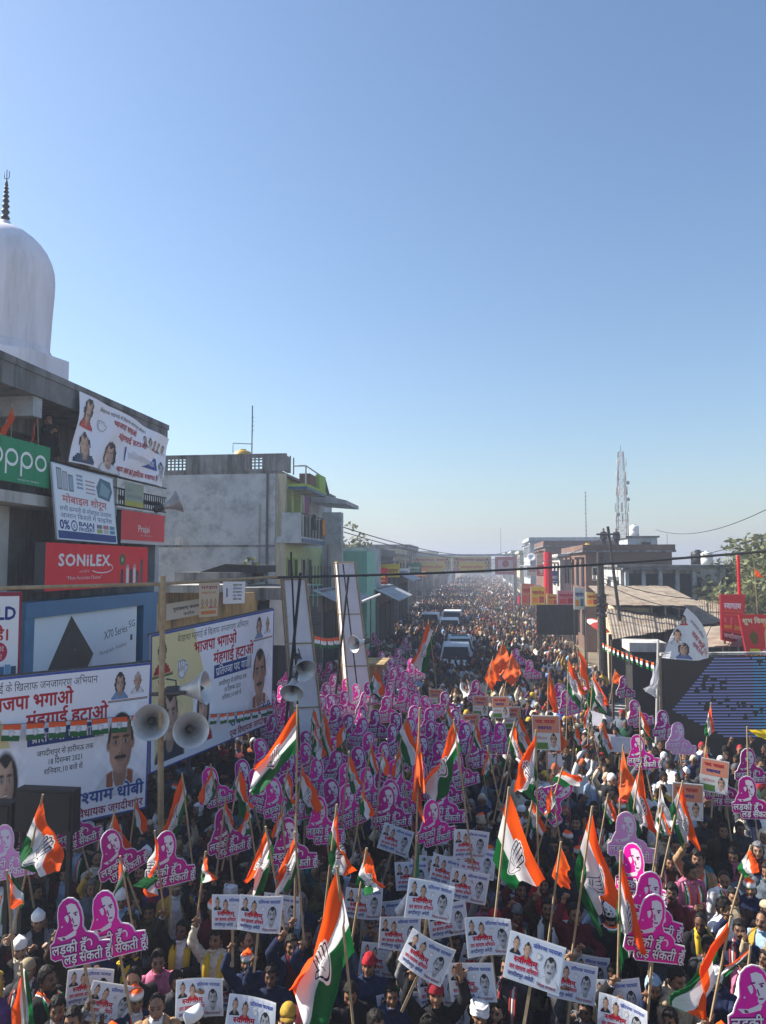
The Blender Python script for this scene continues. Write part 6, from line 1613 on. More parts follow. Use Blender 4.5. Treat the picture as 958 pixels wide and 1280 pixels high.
# small saffron pennant by the tree
# ---------- cars edging through the crowd
def car(u, v, d, wpx, col, label, rack=False):
    """u, v: middle of the roof's front edge"""
    k = 1.0
    p = cp(u, v, d); zr = 1.74; t = thing('parked_car', (p.x, p.y, 0), label, 'car', 'cars inching through the crowd'); t.rotation_euler = (0, 0, R(1.5) + rnd.uniform(-.03, .03))
    Wd = .84; sc = max(.85, min(1.15, p.z / zr))
    def add(name, m, b, sm=False):
        o = b.build(name, m, None, sm); o.parent = t
        if m is M_PLAIN: o.color = (*col, 1)
        return o
    # body sides as lofted sections along the length (front at y = -1.1, rear 3.2)
    secs = [(-1.75, .62, .45, .72), (-1.68, .78, .40, .86), (-1.2, .84, .36, .97), (-.55, .86, .36, 1.04), (2.4, .86, .36, 1.06), (2.75, .82, .40, 1.04), (2.85, .74, .46, .95)]
    b = MB(); vs = []
    for y, w_, z0, z1 in secs: vs += [(-w_ * .93, y, z0), (-w_, y, z0 + .2), (-w_, y, z1 - .16), (-w_ * .92, y, z1), (w_ * .92, y, z1), (w_, y, z1 - .16), (w_, y, z0 + .2), (w_ * .93, y, z0)]
    fs = [(i * 8 + j, i * 8 + (j + 1) % 8, (i + 1) * 8 + (j + 1) % 8, (i + 1) * 8 + j) for i in range(6) for j in range(8)] + [tuple(range(8)), tuple(range(55, 47, -1))]
    b.add(vs, fs); add('body', M_PLAIN, b)
    b = MB(); pr_ = [(-.55, 1.042), (.12, 1.66), (.3, zr), (2.35, zr), (2.62, 1.6), (2.7, 1.05)]
    vs = []
    for y, z_ in pr_: w_ = .82 - .16 * (z_ - 1.05) / .7; vs += [(-w_, y, z_), (w_, y, z_)]
    # cabin: roof and pillars
    b.add(vs, [(4, 5, 7, 6), (2, 3, 5, 4), (6, 7, 9, 8)] + [(0, 2, 4, 6, 8, 10), (11, 9, 7, 5, 3, 1)][:0]); b.add([(x, y, z_ - .05) for x, y, z_ in vs[4:8]], [(0, 2, 3, 1)])
    for s in (-1, 1):
        for (y0, z0), (y1, z1) in (((-.55, 1.04), (.12, 1.68)), ((.85, 1.04), (.85, 1.7)), ((1.75, 1.04), (1.75, 1.7)), ((2.7, 1.04), (2.6, 1.62))):
            b.tube([(s * .815, y0, z0), (s * (.82 - .16 * (z1 - 1.05) / .7), y1, z1)], .045, 6)
        b.tube([(s * .69, .12, 1.68), (s * .67, 2.5, 1.69)], .05, 6)
    add('cabin', M_PLAIN, b)
    b = MB(); b.add([(-.78, -.53, 1.05), (.78, -.53, 1.05), (.67, .12, 1.66), (-.67, .12, 1.66)], [(0, 1, 2, 3)]); add('windshield', M_GLASS, b)
    for s in (-1, 1):
        b = MB(); b.add([(s * .805, -.45, 1.06), (s * .805, 2.6, 1.06), (s * .68, 2.45, 1.64), (s * .68, .16, 1.64)], [(0, 1, 2, 3)]); add('side_window', M_GLASS, b)
        b = MB(); b.ball((s * .62, -1.66, .74), .14, .06, .09, 12, 8); add('headlight', M_WTANK, b, True)
        b = MB(); b.ball((s * .95, -.35, 1.1), .1, .05, .08, 10, 6); add('mirror', M_PLAIN, b, True)
        for y in (-1.05, 1.95):
            b = MB(); b.lathe([(.20, -.09), (.33, -.09), (.35, 0), (.33, .09), (.20, .09)], 18, Matrix.Translation((s * .80, y, .35)) @ Matrix.Rotation(R(90), 4, 'Y')); w_ = add('wheel', M_BLACK, b)
            b = MB(); b.lathe([(0, -.05), (.2, -.06), (.2, .06), (0, .05)], 14, Matrix.Translation((s * .80, y, .35)) @ Matrix.Rotation(R(90), 4, 'Y')); o = b.build('rim', M_ALU); o.parent = w_
    b = MB(); b.box(-.42, .42, -1.755, -1.70, .58, .76); add('grille', M_BLACK, b)
    b = MB(); b.box(-.7, .7, -1.80, -1.68, .40, .52); add('bumper', M_BLACK, b)
    b = MB(); b.box(-.25, .25, -1.815, -1.802, .42, .51); add('number_plate', M_WTANK, b)
    if rack:
        for x in (-.5, .5): b = MB(); b.tube([(x, .35, zr + .07), (x, 2.3, zr + .07)], .022, 6); add('roof_rail', M_BLACK, b)
        for y in (.6, 1.1, 1.6, 2.1): b = MB(); b.tube([(-.5, y, zr + .05), (.5, y, zr + .05)], .018, 6); add('rack_bar', M_BLACK, b)
    t.scale = (sc, sc, sc)
    return t
car(570, 807, 41, 33, (.55, .58, .6), 'nearest car, grey with dark windshield, among the crowd')
car(575, 797, 46.3, 32, (.50, .62, .66), 'pale blue grey car with roof rack behind the nearest car', True)
car(562, 774, 60, 24, (.78, .78, .77), 'white car in the middle of the queue')
car(565, 764, 68, 22, (.6, .61, .62), 'silver car right behind the middle white car')
car(537, 767, 66, 22, (.8, .8, .79), 'white car on the left of the queue')
# ------------------------------------------------------------------ party flags: stripes and an open hand, drawn by the material from the flag's own uv
def flag_material(name, emblem):
    m, n, L, b = newmat(name)
    b.inputs['Roughness'].default_value = .75; b.inputs['Specular IOR Level'].default_value = .2
    uv = n.new('ShaderNodeUVMap'); uv.uv_map = 'UVMap'
    sep = n.new('ShaderNodeSeparateXYZ'); L.new(uv.outputs[0], sep.inputs[0])
    def math_(op, a, c=None, clamp=False):
        q = n.new('ShaderNodeMath'); q.operation = op; q.use_clamp = clamp
        for i, x in enumerate((a, c)):
            if x is None: continue
            if isinstance(x, (int, float)): q.inputs[i].default_value = x
            else: L.new(x, q.inputs[i])
        return q.outputs[0]
    def mix(f, a, c):
        q = n.new('ShaderNodeMix'); q.data_type = 'RGBA'; L.new(f, q.inputs[0])
        for i, x in ((6, a), (7, c)):
            if isinstance(x, tuple): q.inputs[i].default_value = (*x, 1)
            else: L.new(x, q.inputs[i])
        return q.outputs[2]
    v = sep.outputs[1]
    col = mix(math_('GREATER_THAN', v, .335), SAF, (.74, .73, .74)); col = mix(math_('GREATER_THAN', v, .665), col, GRN)
    if emblem:
        cb = n.new('ShaderNodeCombineXYZ')
        L.new(math_('MULTIPLY', math_('SUBTRACT', sep.outputs[0], .5), 1.5), cb.inputs[0]); L.new(math_('SUBTRACT', .5, v), cb.inputs[1])
        P_ = cb.outputs[0]
        def vm(op, a, c=None, out=0):
            q = n.new('ShaderNodeVectorMath'); q.operation = op
            for i, x in enumerate((a, c)):
                if x is None: continue
                if isinstance(x, tuple): q.inputs[i].default_value = x
                else: L.new(x, q.inputs[i])
            return q.outputs[out]
        def capsule(ax, ay, bx, by, r):
            pa = vm('SUBTRACT', P_, (ax, ay, 0)); ba = (bx - ax, by - ay, 0); bb_ = ba[0] ** 2 + ba[1] ** 2
            h = math_('MULTIPLY', vm('DOT_PRODUCT', pa, ba, 1), 1 / bb_, True)
            q = n.new('ShaderNodeVectorMath'); q.operation = 'SCALE'; q.inputs[0].default_value = ba; L.new(h, q.inputs['Scale'])
            return math_('SUBTRACT', vm('LENGTH', vm('SUBTRACT', pa, q.outputs[0]), None, 1), r)
        fing = [capsule(-.105 + .07 * i, -.02, -.125 + .084 * i, (.20, .255, .25, .19)[i], .034) for i in range(4)]
        palm = capsule(-.01, -.16, 0, -.06, .125); thumb = capsule(.10, -.17, .205, -.02, .036)
        d = palm
        for q in fing + [thumb]: d = math_('MINIMUM', d, q)
        lines = math_('MINIMUM', math_('MINIMUM', capsule(-.09, -.05, .07, -.075, .006), capsule(-.10, -.12, .04, -.10, .006)), capsule(.02, -.22, .07, -.10, .006))
        for i in range(3): lines = math_('MINIMUM', lines, capsule(-.07 + .07 * i, -.01, -.083 + .084 * i, .17, .006))
        for i in range(4):
            for yy in (.07, .14): lines = math_('MINIMUM', lines, capsule(-.135 + .078 * i, yy, -.085 + .078 * i, yy + .005, .004))
        col = mix(math_('LESS_THAN', d, .040), col, (.78, .77, .78)); col = mix(math_('LESS_THAN', d, .014), col, (.015, .015, .03)); col = mix(math_('LESS_THAN', d, -.006), col, (.74, .72, .73))
        col = mix(math_('MULTIPLY', math_('LESS_THAN', lines, 0), math_('LESS_THAN', d, 0)), col, (.015, .015, .03))
    nz = n.new('ShaderNodeTexNoise'); nz.inputs['Scale'].default_value = 5; nz.inputs['Detail'].default_value = 4; nz.inputs['Distortion'].default_value = 1.2; L.new(uv.outputs[0], nz.inputs['Vector'])
    bp = n.new('ShaderNodeBump'); bp.inputs['Strength'].default_value = .5; bp.inputs['Distance'].default_value = .06; L.new(nz.outputs['Fac'], bp.inputs['Height']); L.new(bp.outputs[0], b.inputs['Normal'])
    L.new(col, b.inputs['Base Color'])
    tr = n.new('ShaderNodeBsdfTranslucent'); L.new(col, tr.inputs[0])
    ms = n.new('ShaderNodeMixShader'); ms.inputs[0].default_value = .42
    L.new(b.outputs[0], ms.inputs[1]); L.new(tr.outputs[0], ms.inputs[2]); L.new(ms.outputs[0], n['Material Output'].inputs[0])
    return m
M_FLAGE = flag_material('party_flag', True); M_FLAGP = flag_material('tricolour_flag', False)
M_FLAGC, n_, L_, b_ = newmat('plain_flag')
oi = n_.new('ShaderNodeObjectInfo'); L_.new(oi.outputs['Color'], b_.inputs['Base Color']); b_.inputs['Roughness'].default_value = .8
tr = n_.new('ShaderNodeBsdfTranslucent'); L_.new(oi.outputs['Color'], tr.inputs[0]); ms = n_.new('ShaderNodeMixShader'); ms.inputs[0].default_value = .4
L_.new(b_.outputs[0], ms.inputs[1]); L_.new(tr.outputs[0], ms.inputs[2]); L_.new(ms.outputs[0], n_['Material Output'].inputs[0])
HOLD = []                          # (x, y, hand height, reach) wanted below every stick
BOXES = []
frnd = random.Random(5)
def flag(tip, hb, ft, d, kind_='E', fb=None, label='', col=None, bot=None, ripple=.075, dd=None, name='party_flag', cat='flag', group='flags waved over the crowd'):
    T_ = cp(*tip, d); dd = frnd.uniform(-.25, .25) if dd is None else dd
    Hb = cp(*hb, d + .05); Ft = cp(*ft, d + dd); Fb = cp(*fb, d + dd + .05) if fb else Hb + Ft - T_
    if bot: B_ = cp(*bot, d + .1)
    else:
        dr = (Hb - T_); dr = Vector((dr.x * .5, dr.y * .5, min(dr.z, -.25))).normalized(); B_ = T_ + dr * ((T_.z - 1.88) / -dr.z) if T_.z > 2.0 else T_ + dr * .9
    nx, ny = 18, 12; V = []; F = []; UV = []
    nrm = (Ft - T_).cross(Hb - T_).normalized(); ph = frnd.uniform(0, 6)
    size = (Ft - T_).length
    for j in range(ny + 1):
        for i in range(nx + 1):
            a, c = i / nx, j / ny
            p = (T_ * (1 - a) + Ft * a) * (1 - c) + (Hb * (1 - a) + Fb * a) * c
            k = a ** .6 * size
            p = p + nrm * (ripple * 1.9 * k * math.sin(2 * math.pi * (a * .9 + c * .9) + ph) + ripple * .9 * k * math.sin(2 * math.pi * (c * 2.1 - a * .4) + ph * 2) + ripple * .35 * k * math.sin(2 * math.pi * (a * 3.1 + c * 1.7) + ph * 3)) + Vector((0, 0, -1)) * (.10 * k * math.sin(math.pi * a) * .5)
            V.append(p - B_); UV.append((a, c))
    F = [(j * (nx + 1) + i, j * (nx + 1) + i + 1, (j + 1) * (nx + 1) + i + 1, (j + 1) * (nx + 1) + i) for j in range(ny) for i in range(nx)]
    me = bpy.data.meshes.new('flag_cloth'); me.from_pydata([tuple(p) for p in V], [], F)
    ul = me.uv_layers.new(name='UVMap'); li = np.empty(len(me.loops), int); me.loops.foreach_get('vertex_index', li)
    ul.data.foreach_set('uv', np.array(UV, np.float32)[li].ravel())
    me.materials.append({'E': M_FLAGE, 'P': M_FLAGP}.get(kind_, M_FLAGC)); me.polygons.foreach_set('use_smooth', [True] * len(me.polygons)); me.update()
    b = MB(); top = T_ + (T_ - B_).normalized() * .04; b.tube([(0, 0, 0), top - B_], .013, 6)
    o = b.build(name, M_WOOD); o.location = B_
    tag(o, label, cat, group)
    c = link('flag_cloth', me, o)
    if col: c.color = (*col, 1)
    HOLD.append((B_.x, B_.y, B_.z, 'flag')); LMK.append((*proj((T_ + Fb) / 2)[:2], o))
    return o
LMK = []
OR = (.80, .13, .015)
F_ = flag
F_((372, 885), (371, 940), (317, 960), 9.2, 'E', (314, 993), 'large tricolour flag with hand flying left before the second billboard')
F_((422, 1088), (444, 1190), (362, 1243), 7.0, 'E', (390, 1282), 'largest hand flag, hanging at the bottom left of centre', dd=-.1)
F_((636, 988), (616, 1075), (681, 1098), 8.5, 'E', (640, 1113), 'wide hand flag with broad saffron right edge, right of centre', ripple=.03)
F_((740, 1012), (718, 1085), (774, 1135), 8.4, 'E', (738, 1152), 'big hand flag with green left side by the pale pink placard')
F_((776, 1068), (771, 1140), (808, 1182), 7.9, 'E', (776, 1206), 'long drooping hand flag below the pale pink placard')
F_((801, 956), (783, 1008), (818, 1034), 11.3, 'E', (797, 1046), 'saffron and white hand flag above the plain white flag')
F_((779, 934), (772, 985), (797, 985), 12.2, 'C', (786, 1003), 'orange flag left of the saffron and white hand flag', OR)
F_((826, 983), (818, 1034), (843, 1030), 10.6, 'C', (831, 1042), 'plain white flag without any print on the right', (.7, .7, .72))
F_((853, 979), (837, 1012), (873, 1060), 10.4, 'E', (849, 1052), 'hand flag with red edge right of the plain white flag')
F_((913, 1150), (899, 1164), (866, 1268), 7.1, 'P', (849, 1262), 'steeply leaning tricolour flag in the lower right corner')
F_((938, 1186), (930, 1200), (904, 1208), 7.3, 'P', (906, 1220), 'small tricolour flag held low at the right edge')
F_((938, 1060), (922, 1084), (950, 1090), 9.3, 'P', (930, 1098), 'red and white flag held among men at the right edge')
F_((53, 997), (24, 1068), (80, 1086), 8.8, 'E', (40, 1096), 'broad hand flag over the black cabinet on the left')
F_((9, 1092), (15, 1092), (20, 1134), 8.3, 'P', (34, 1130), 'small drooping flag at the left edge below the broad hand flag')
F_((228, 969), (236, 1000), (198, 1050), 10.4, 'E', (216, 1058), 'hand flag swinging left under the second billboard')
F_((194, 1042), (200, 1062), (193, 1124), 9.4, 'E', (177, 1108), 'narrow red and white flag left of a pink placard')
F_((151, 1074), (161, 1094), (143, 1128), 8.7, 'E', (124, 1142), 'hanging flag just above the twin pink placards')
F_((143, 1016), (131, 1050), (166, 1062), 10.0, 'E', (150, 1082), 'saffron topped flag above a tilted pink placard on the left')
F_((27, 1208), (34, 1214), (13, 1290), 6.9, 'P', (47, 1292), 'tightly draped saffron and green flag in the bottom left corner')
F_((333, 1037), (343, 1062), (303, 1106), 8.8, 'E', (331, 1112), 'hand flag above the pair of white posters on the left')
F_((369, 1044), (375, 1076), (340, 1106), 8.6, 'E', (362, 1114), 'blue handed flag right beside another above the white posters')
F_((421, 1009), (411, 1052), (437, 1096), 9.2, 'E', (421, 1086), 'twisted hand flag above the largest hand flag')
F_((458, 1064), (444, 1106), (481, 1110), 8.6, 'E', (462, 1117), 'short flag just right of the largest hand flag top')
F_((257, 1068), (250, 1096), (267, 1100), 9.2, 'P', (256, 1104), 'tiny red and white flag left of the white posters')
F_((525, 888), (515, 1000), (528, 985), 9.6, 'C', (527, 1012), 'tall narrow orange banner flag at the centre', OR, bot=(519, 1105), ripple=.12)
F_((521, 1048), (514, 1100), (525, 1060), 9.4, 'C', (520, 1104), 'narrow green and blue flag under the tall orange banner', (.05, .22, .12), ripple=.1)
F_((568, 903), (577, 938), (527, 985), 9.8, 'E', (546, 1002), 'hand flag right of the tall orange banner')
F_((670, 916), (671, 962), (637, 982), 9.9, 'E', (668, 1002), 'orange and white flag flying above the wide hand flag')
F_((536, 776), (542, 802), (514, 828), 22, 'E', (530, 842), 'hand flag waved in front of the car queue')
F_((629, 802), (613, 836), (640, 826), 23, 'C', (624, 846), 'upper orange flag in the cluster near the cars', OR)
F_((640, 815), (628, 846), (652, 842), 22.5, 'C', (640, 858), 'right orange flag in the cluster near the cars', OR)
F_((616, 822), (606, 848), (626, 850), 22, 'C', (614, 862), 'left orange flag in the cluster near the cars', OR)
F_((686, 838), (684, 868), (700, 884), 19, 'C', (692, 892), 'slim orange flag above the middle of the crowd', OR)
F_((711, 824), (708, 862), (732, 866), 18.5, 'E', (724, 884), 'left flag of the trio beside the far right crowd')
F_((722, 812), (728, 836), (752, 880), 19, 'E', (742, 884), 'middle flag of the trio swirling right')
F_((742, 840), (738, 862), (764, 884), 18, 'E', (752, 892), 'right flag of the trio with white lower edge')
F_((769, 838), (764, 852), (778, 846), 24, 'C', (774, 856), 'small orange flag near the sloping string of flags', OR)
F_((800, 886), (799, 904), (818, 924), 14.5, 'P', (811, 926), 'green edged tricolour flag on a thin pole before the blue screen', bot=(801, 950))
F_((889, 880), (880, 912), (893, 914), 16.5, 'P', (884, 922), 'small white and red flag against the blue screen')
F_((883, 935), (877, 952), (888, 956), 14.5, 'C', (881, 960), 'little orange flag under the blue screen', OR)
F_((934, 911), (948, 921), (975, 914), 12.5, 'C', (975, 926), 'plain yellow flag at the right edge below the blue screen', (.75, .55, .02), bot=(936, 1000))
F_((751, 776), (748, 790), (762, 790), 36, 'C', (756, 798), 'orange pennant on the thick street pole', OR)
F_((943, 706), (944, 716), (952, 722), 30, 'C', (946, 722), 'saffron pennant in front of the olive tree', OR)
F_((824, 824), (822, 858), (806, 862), 21, 'C', (818, 872), 'white flag folded on the pale pole left of the screen', (.62, .62, .66), bot=(826, 930))
F_((701, 1056), (690, 1095), (716, 1098), 8.6, 'C', (702, 1108), 'orange cloth flag between the wide and green sided flags', OR)
F_((703, 962), (690, 975), (728, 972), 11, 'P', (716, 984), 'flat flying tricolour behind the wide hand flag')
F_((700, 898), (694, 930), (708, 932), 14, 'C', (700, 944), 'orange flag in front of the white hoarding sheet', OR)
F_((720, 908), (716, 925), (732, 936), 13.2, 'E', (725, 940), 'small emblem flag above the right middle crowd')
F_((470, 836), (462, 858), (482, 866), 17, 'E', (472, 878), 'tricolour flag rising from the pink placard cluster')
small = [(406, 889, 62, 14), (392, 886, 36, 15), (378, 958, 62, 11), (465, 930, 40, 12), (478, 938, 36, 11.5), (437, 944, 46, 11.2), (508, 897, 62, 12.5), (360, 962, 50, 10.8), (264, 958, 52, 11), (300, 962, 58, 10.6), (650, 893, 48, 13.5), (643, 905, 50, 12.6), (455, 985, 42, 10.6), (395, 905, 48, 13.3), (560, 880, 38, 15), (596, 902, 36, 13.8), (755, 905, 40, 14), (828, 1010, 36, 10.2), (170, 1000, 44, 11), (282, 1000, 40, 10.4), (352, 1010, 40, 10), (735, 880, 34, 16), (610, 935, 40, 12), (500, 935, 40, 12), (430, 905, 36, 13.5), (666, 1000, 44, 10.4), (690, 985, 40, 11), (760, 995, 36, 11.5), (850, 945, 30, 13.5), (310, 1010, 36, 10.2)]
for i, (u, v, h, d) in enumerate(small):
    s_ = frnd.choice((-1, 1)); sl = frnd.uniform(.12, .3) * h; wd = frnd.uniform(.18, .42) * h
    F_((u, v), (u - s_ * sl * .7, v + h * .42), (u + s_ * wd, v + h * .82), d, 'E' if i % 3 else 'P', (u + s_ * wd * .2, v + h * 1.0), '@')
# ------------------------------------------------------------------ pink cut out placards
def inset(pts, t):
    pts = [Vector((*p, 0)) for p in pts]; n = len(pts); out = []
    ar_ = sum(pts[i].x * pts[(i + 1) % n].y - pts[(i + 1) % n].x * pts[i].y for i in range(n)); sg = 1 if ar_ > 0 else -1
    for i in range(n):
        a = (pts[i] - pts[i - 1]).normalized(); c = (pts[(i + 1) % n] - pts[i]).normalized()
        n1 = Vector((-a.y, a.x, 0)) * sg; n2 = Vector((-c.y, c.x, 0)) * sg; m_ = (n1 + n2); m_ = m_ / max(.5, m_.dot(n1))
        out.append(tuple((pts[i] + m_ * t).xy))
    return out
OUT = [(.0, .17), (.02, .37), (.09, .41), (.13, .50), (.20, .61), (.22, .78), (.26, .90), (.34, .97), (.43, 1.0), (.52, .98), (.59, .91), (.625, .80), (.63, .66), (.605, .55), (.64, .47), (.75, .43), (.81, .37), (.83, .30), (.985, .28), (1.0, .16), (.985, .06), (.93, .0), (.22, .0), (.18, .04), (.17, .13), (.06, .12)]
def cutout_mesh(name, front, rim, ink, back, bend=0.0, warp=0.0):
    pr = Print(.95)
    pr.poly(OUT, rim, 0); pr.poly(inset(OUT, .014), front, 1)
    pr.poly([(.39, .89), (.47, .91), (.54, .88), (.575, .78), (.575, .66), (.545, .57), (.50, .52), (.455, .51), (.435, .55), (.45, .60), (.425, .63), (.445, .66), (.42, .74), (.40, .76)], (.80, .74, .80), 2)
    pr.poly([(.33, .73), (.38, .755), (.40, .72), (.39, .66), (.365, .635), (.345, .67)], (.80, .74, .80), 2)
    pr.poly([(.37, .775), (.43, .79), (.44, .77), (.38, .755)], ink, 3); pr.poly([(.48, .765), (.55, .78), (.555, .76), (.485, .75)], ink, 3); pr.disc(.515, .735, .018, ink, 3, 8)
    pr.poly([(.445, .70), (.455, .62), (.475, .615), (.46, .70)], ink, 3); pr.poly([(.455, .585), (.52, .59), (.515, .57), (.46, .565)], ink, 3)
    pr.poly([(.16, .46), (.30, .455), (.40, .49), (.455, .515), (.49, .50), (.46, .44), (.38, .42), (.30, .405), (.22, .40)], (.80, .74, .80), 2); pr.poly([(.24, .45), (.28, .44), (.3, .41), (.25, .41)], ink, 3)
    pr.disc(.27, .60, .014, (.8, .6, .8), 3, 8)
    for s, x, y, h, w_ in (('लड़की हूँ', .035, .215, .2, .56), ('लड़ सकती हूँ', .205, .055, .2, .76)):
        pr.text(s, x, y, h, ink, 3, w=w_, bold=.10, slant=.18); pr.text(s, x, y, h, (.84, .80, .84), 5, w=w_, bold=.018, slant=.18)
    ring(pr, .66, .30, .05, .06, .02, (.86, .8, .86), 5, -1, 2.4, 8)
    W_, H_ = .67, .70
    fm = lambda P: np.stack([(P[:, 0] - .5) * W_, bend * (P[:, 0] - .5) ** 2 + warp * (P[:, 1] - .3) ** 2 * np.sign(P[:, 1] - .3), P[:, 1] * H_], 1)
    th = .012; n = len(OUT); f = fm(np.array(OUT)); bk = f + [0, th, 0]
    side = (np.concatenate([f, bk]), [(i, i + n, (i + 1) % n + n, (i + 1) % n) for i in range(n)], rim)
    bp = inset(OUT, .0); b2 = fm(np.array(bp)) + [0, th + .001, 0]; b3 = fm(np.array(inset(OUT, .02))) + [0, th + .003, 0]
    return pr.mesh(name, fm, np.array((0, -1, 0)), step=.0016, mat=M_CARD, extra=[side, (b2, [tuple(range(n))], rim), (b3, [tuple(range(n))], back)])
PINKS = [cutout_mesh('pink_placard', c_, r_, rgb(120, 4, 100), (.60, .36, .52), bd, wp) for c_, r_, bd, wp in ((MAG, (.80, .76, .80), 0, 0), (rgb(205, 0, 150), (.74, .70, .76), 0, 0), (rgb(236, 20, 168), (.80, .72, .78), 0, 0), (rgb(190, 0, 140), (.70, .64, .72), 0, 0))]
PALE = cutout_mesh('pale_placard', rgb(235, 160, 215), (.85, .72, .8), rgb(220, 120, 190), (.7, .45, .62))
b = MB(); b.box(-.012, .012, .013, .035, -.62, .55); STICK = b.mesh('stick', M_WOOD)
prnd = random.Random(21)
def placard(u, v, wpx, me=None, roll=None, yaw=None, label='', d=None, group='pink cutout placards', flip=False, name='cutout_placard'):
    me = me or prnd.choice(PINKS)
    d = d or (H - 2.38) / ((v - 704) / FPX)
    d = max(6.8, min(d, 36)); c = cp(u, v, d)
    roll = prnd.gauss(-.16, .1) if roll is None else roll; yaw = prnd.gauss(.05, .3) if yaw is None else yaw
    o = link(name, me, None); 
    face = math.atan2(c.x, c.y) * -1                         # turned to where the camera crew stands
    q = Matrix.Rotation(face * .6 + yaw + (math.pi if flip else 0), 3, 'Z') @ Matrix.Rotation(roll, 3, 'Y') @ Matrix.Rotation(prnd.gauss(-.05, .06), 3, 'X')
    o.rotation_euler = q.to_euler(); o.location = c - q @ Vector((0, 0, .31))
    tag(o, label, 'placard', group); s_ = link('stick', STICK, o)
    p = o.location + q @ Vector((0, .03, -.45)); HOLD.append((p.x, p.y, p.z, 'sign'))
    return o
for a in ((98, 1168, 78, -.22, 'left one of the twin pink placards at the lower left'), (142, 1158, 84, -.24, 'right one of the twin pink placards at the lower left'), (96, 1033, 46, -.28, 'tilted pink placard above the black cabinet at left', ), (28, 1052, 40, -.2, 'pink placard behind the broad hand flag on the left'), (150, 1068, 52, -.35, 'pink placard above the twin ones, against a hanging flag'), (213, 1076, 60, -.02, 'pink placard right of the narrow red and white flag'), (286, 1042, 60, -.1, 'lone pink placard left of centre above the white posters'), (366, 1058, 56, -.1, 'pink placard behind the pair of flags above the white posters'), (405, 1028, 52, -.2, 'pink placard left of the twisted hand flag'), (441, 1008, 56, -.2, 'pink placard right of the twisted hand flag'), (545, 1030, 58, -.12, 'pink placard right below the tall orange banner'), (489, 1012, 52, -.1, 'pink placard left below the tall orange banner'), (471, 972, 46, -.1, 'pink placard straight above a small flag, left of the tall orange banner'), (799, 1095, 54, -.1, 'pink placard just below the pale pink one on the right'), (817, 1135, 56, .1, 'lowest pink placard of the right hand column'), (820, 1165, 48, .12, 'pink placard under the column on the right, edge of the posters'), (940, 960, 50, -.1, 'upper pink placard at the right edge'), (905, 985, 46, -.1, 'pink placard left of the right edge pair'), (941, 1000, 50, -.1, 'lower pink placard at the right edge'), (955, 1262, 40, -.1, 'pink placard cut by the bottom right corner'), (833, 908, 40, -.1, 'pink placard at the lower left corner of the blue screen'), (803, 942, 36, -.2, 'pink placard beside the green edged tricolour'), (799, 893, 34, -.25, 'pink placard behind the green edged tricolour'), (695, 1000, 34, .9, 'pink placard turned almost edge on behind the wide hand flag')):
    placard(a[0], a[1], a[2], roll=a[3], label=a[4])
for a in ((10, 1068, 56, -.1, 'pale pink placard at the left edge'), (789, 1050, 62, -.05, 'large pale pink placard on the right between the flags'), (851, 925, 40, 0, 'pale pink placard below the blue screen')):
    placard(a[0], a[1], a[2], me=PALE, roll=a[3], label=a[4], group='pale pink placards')
# the dense cluster
pts = []
tries = 0
while len(pts) < 84 and tries < 6000:
    tries += 1
    v = prnd.uniform(838, 1010); u = prnd.uniform(358 - (v - 838) * .25, 566 + (v - 838) * .1)
    if v > 965 and prnd.random() < .45: continue
    if u > 520 and v < 880: continue
    wpx = 24 + (v - 838) * .155
    if all(abs(u - a) > wpx * .42 or abs(v - c) > wpx * .40 for a, c, _ in pts): pts.append((u, v, wpx))
for u, v, wpx in sorted(pts, key=lambda t: t[1]): placard(u, v, wpx, label='#', roll=prnd.gauss(-.14, .17), yaw=prnd.gauss(.05, .42), group='pink placards in the dense cluster')
far = [(480, 826, 22), (492, 832, 22), (500, 822, 20), (470, 838, 22), (516, 836, 20), (488, 842, 22), (505, 845, 22), (598, 866, 26), (600, 940, 40), (630, 925, 36), (612, 918, 34), (665, 838, 22), (704, 870, 24), (712, 880, 26), (782, 860, 24), (574, 905, 32), (560, 925, 34), (585, 925, 32), (345, 880, 28), (335, 905, 30), (330, 985, 42), (270, 985, 40), (310, 975, 40), (350, 1000, 42), (470, 800, 16), (455, 812, 18), (508, 806, 16), (648, 822, 20)]
for i, (u, v, w_) in enumerate(far): placard(u, v, w_, label='@', group='scattered pink placards')
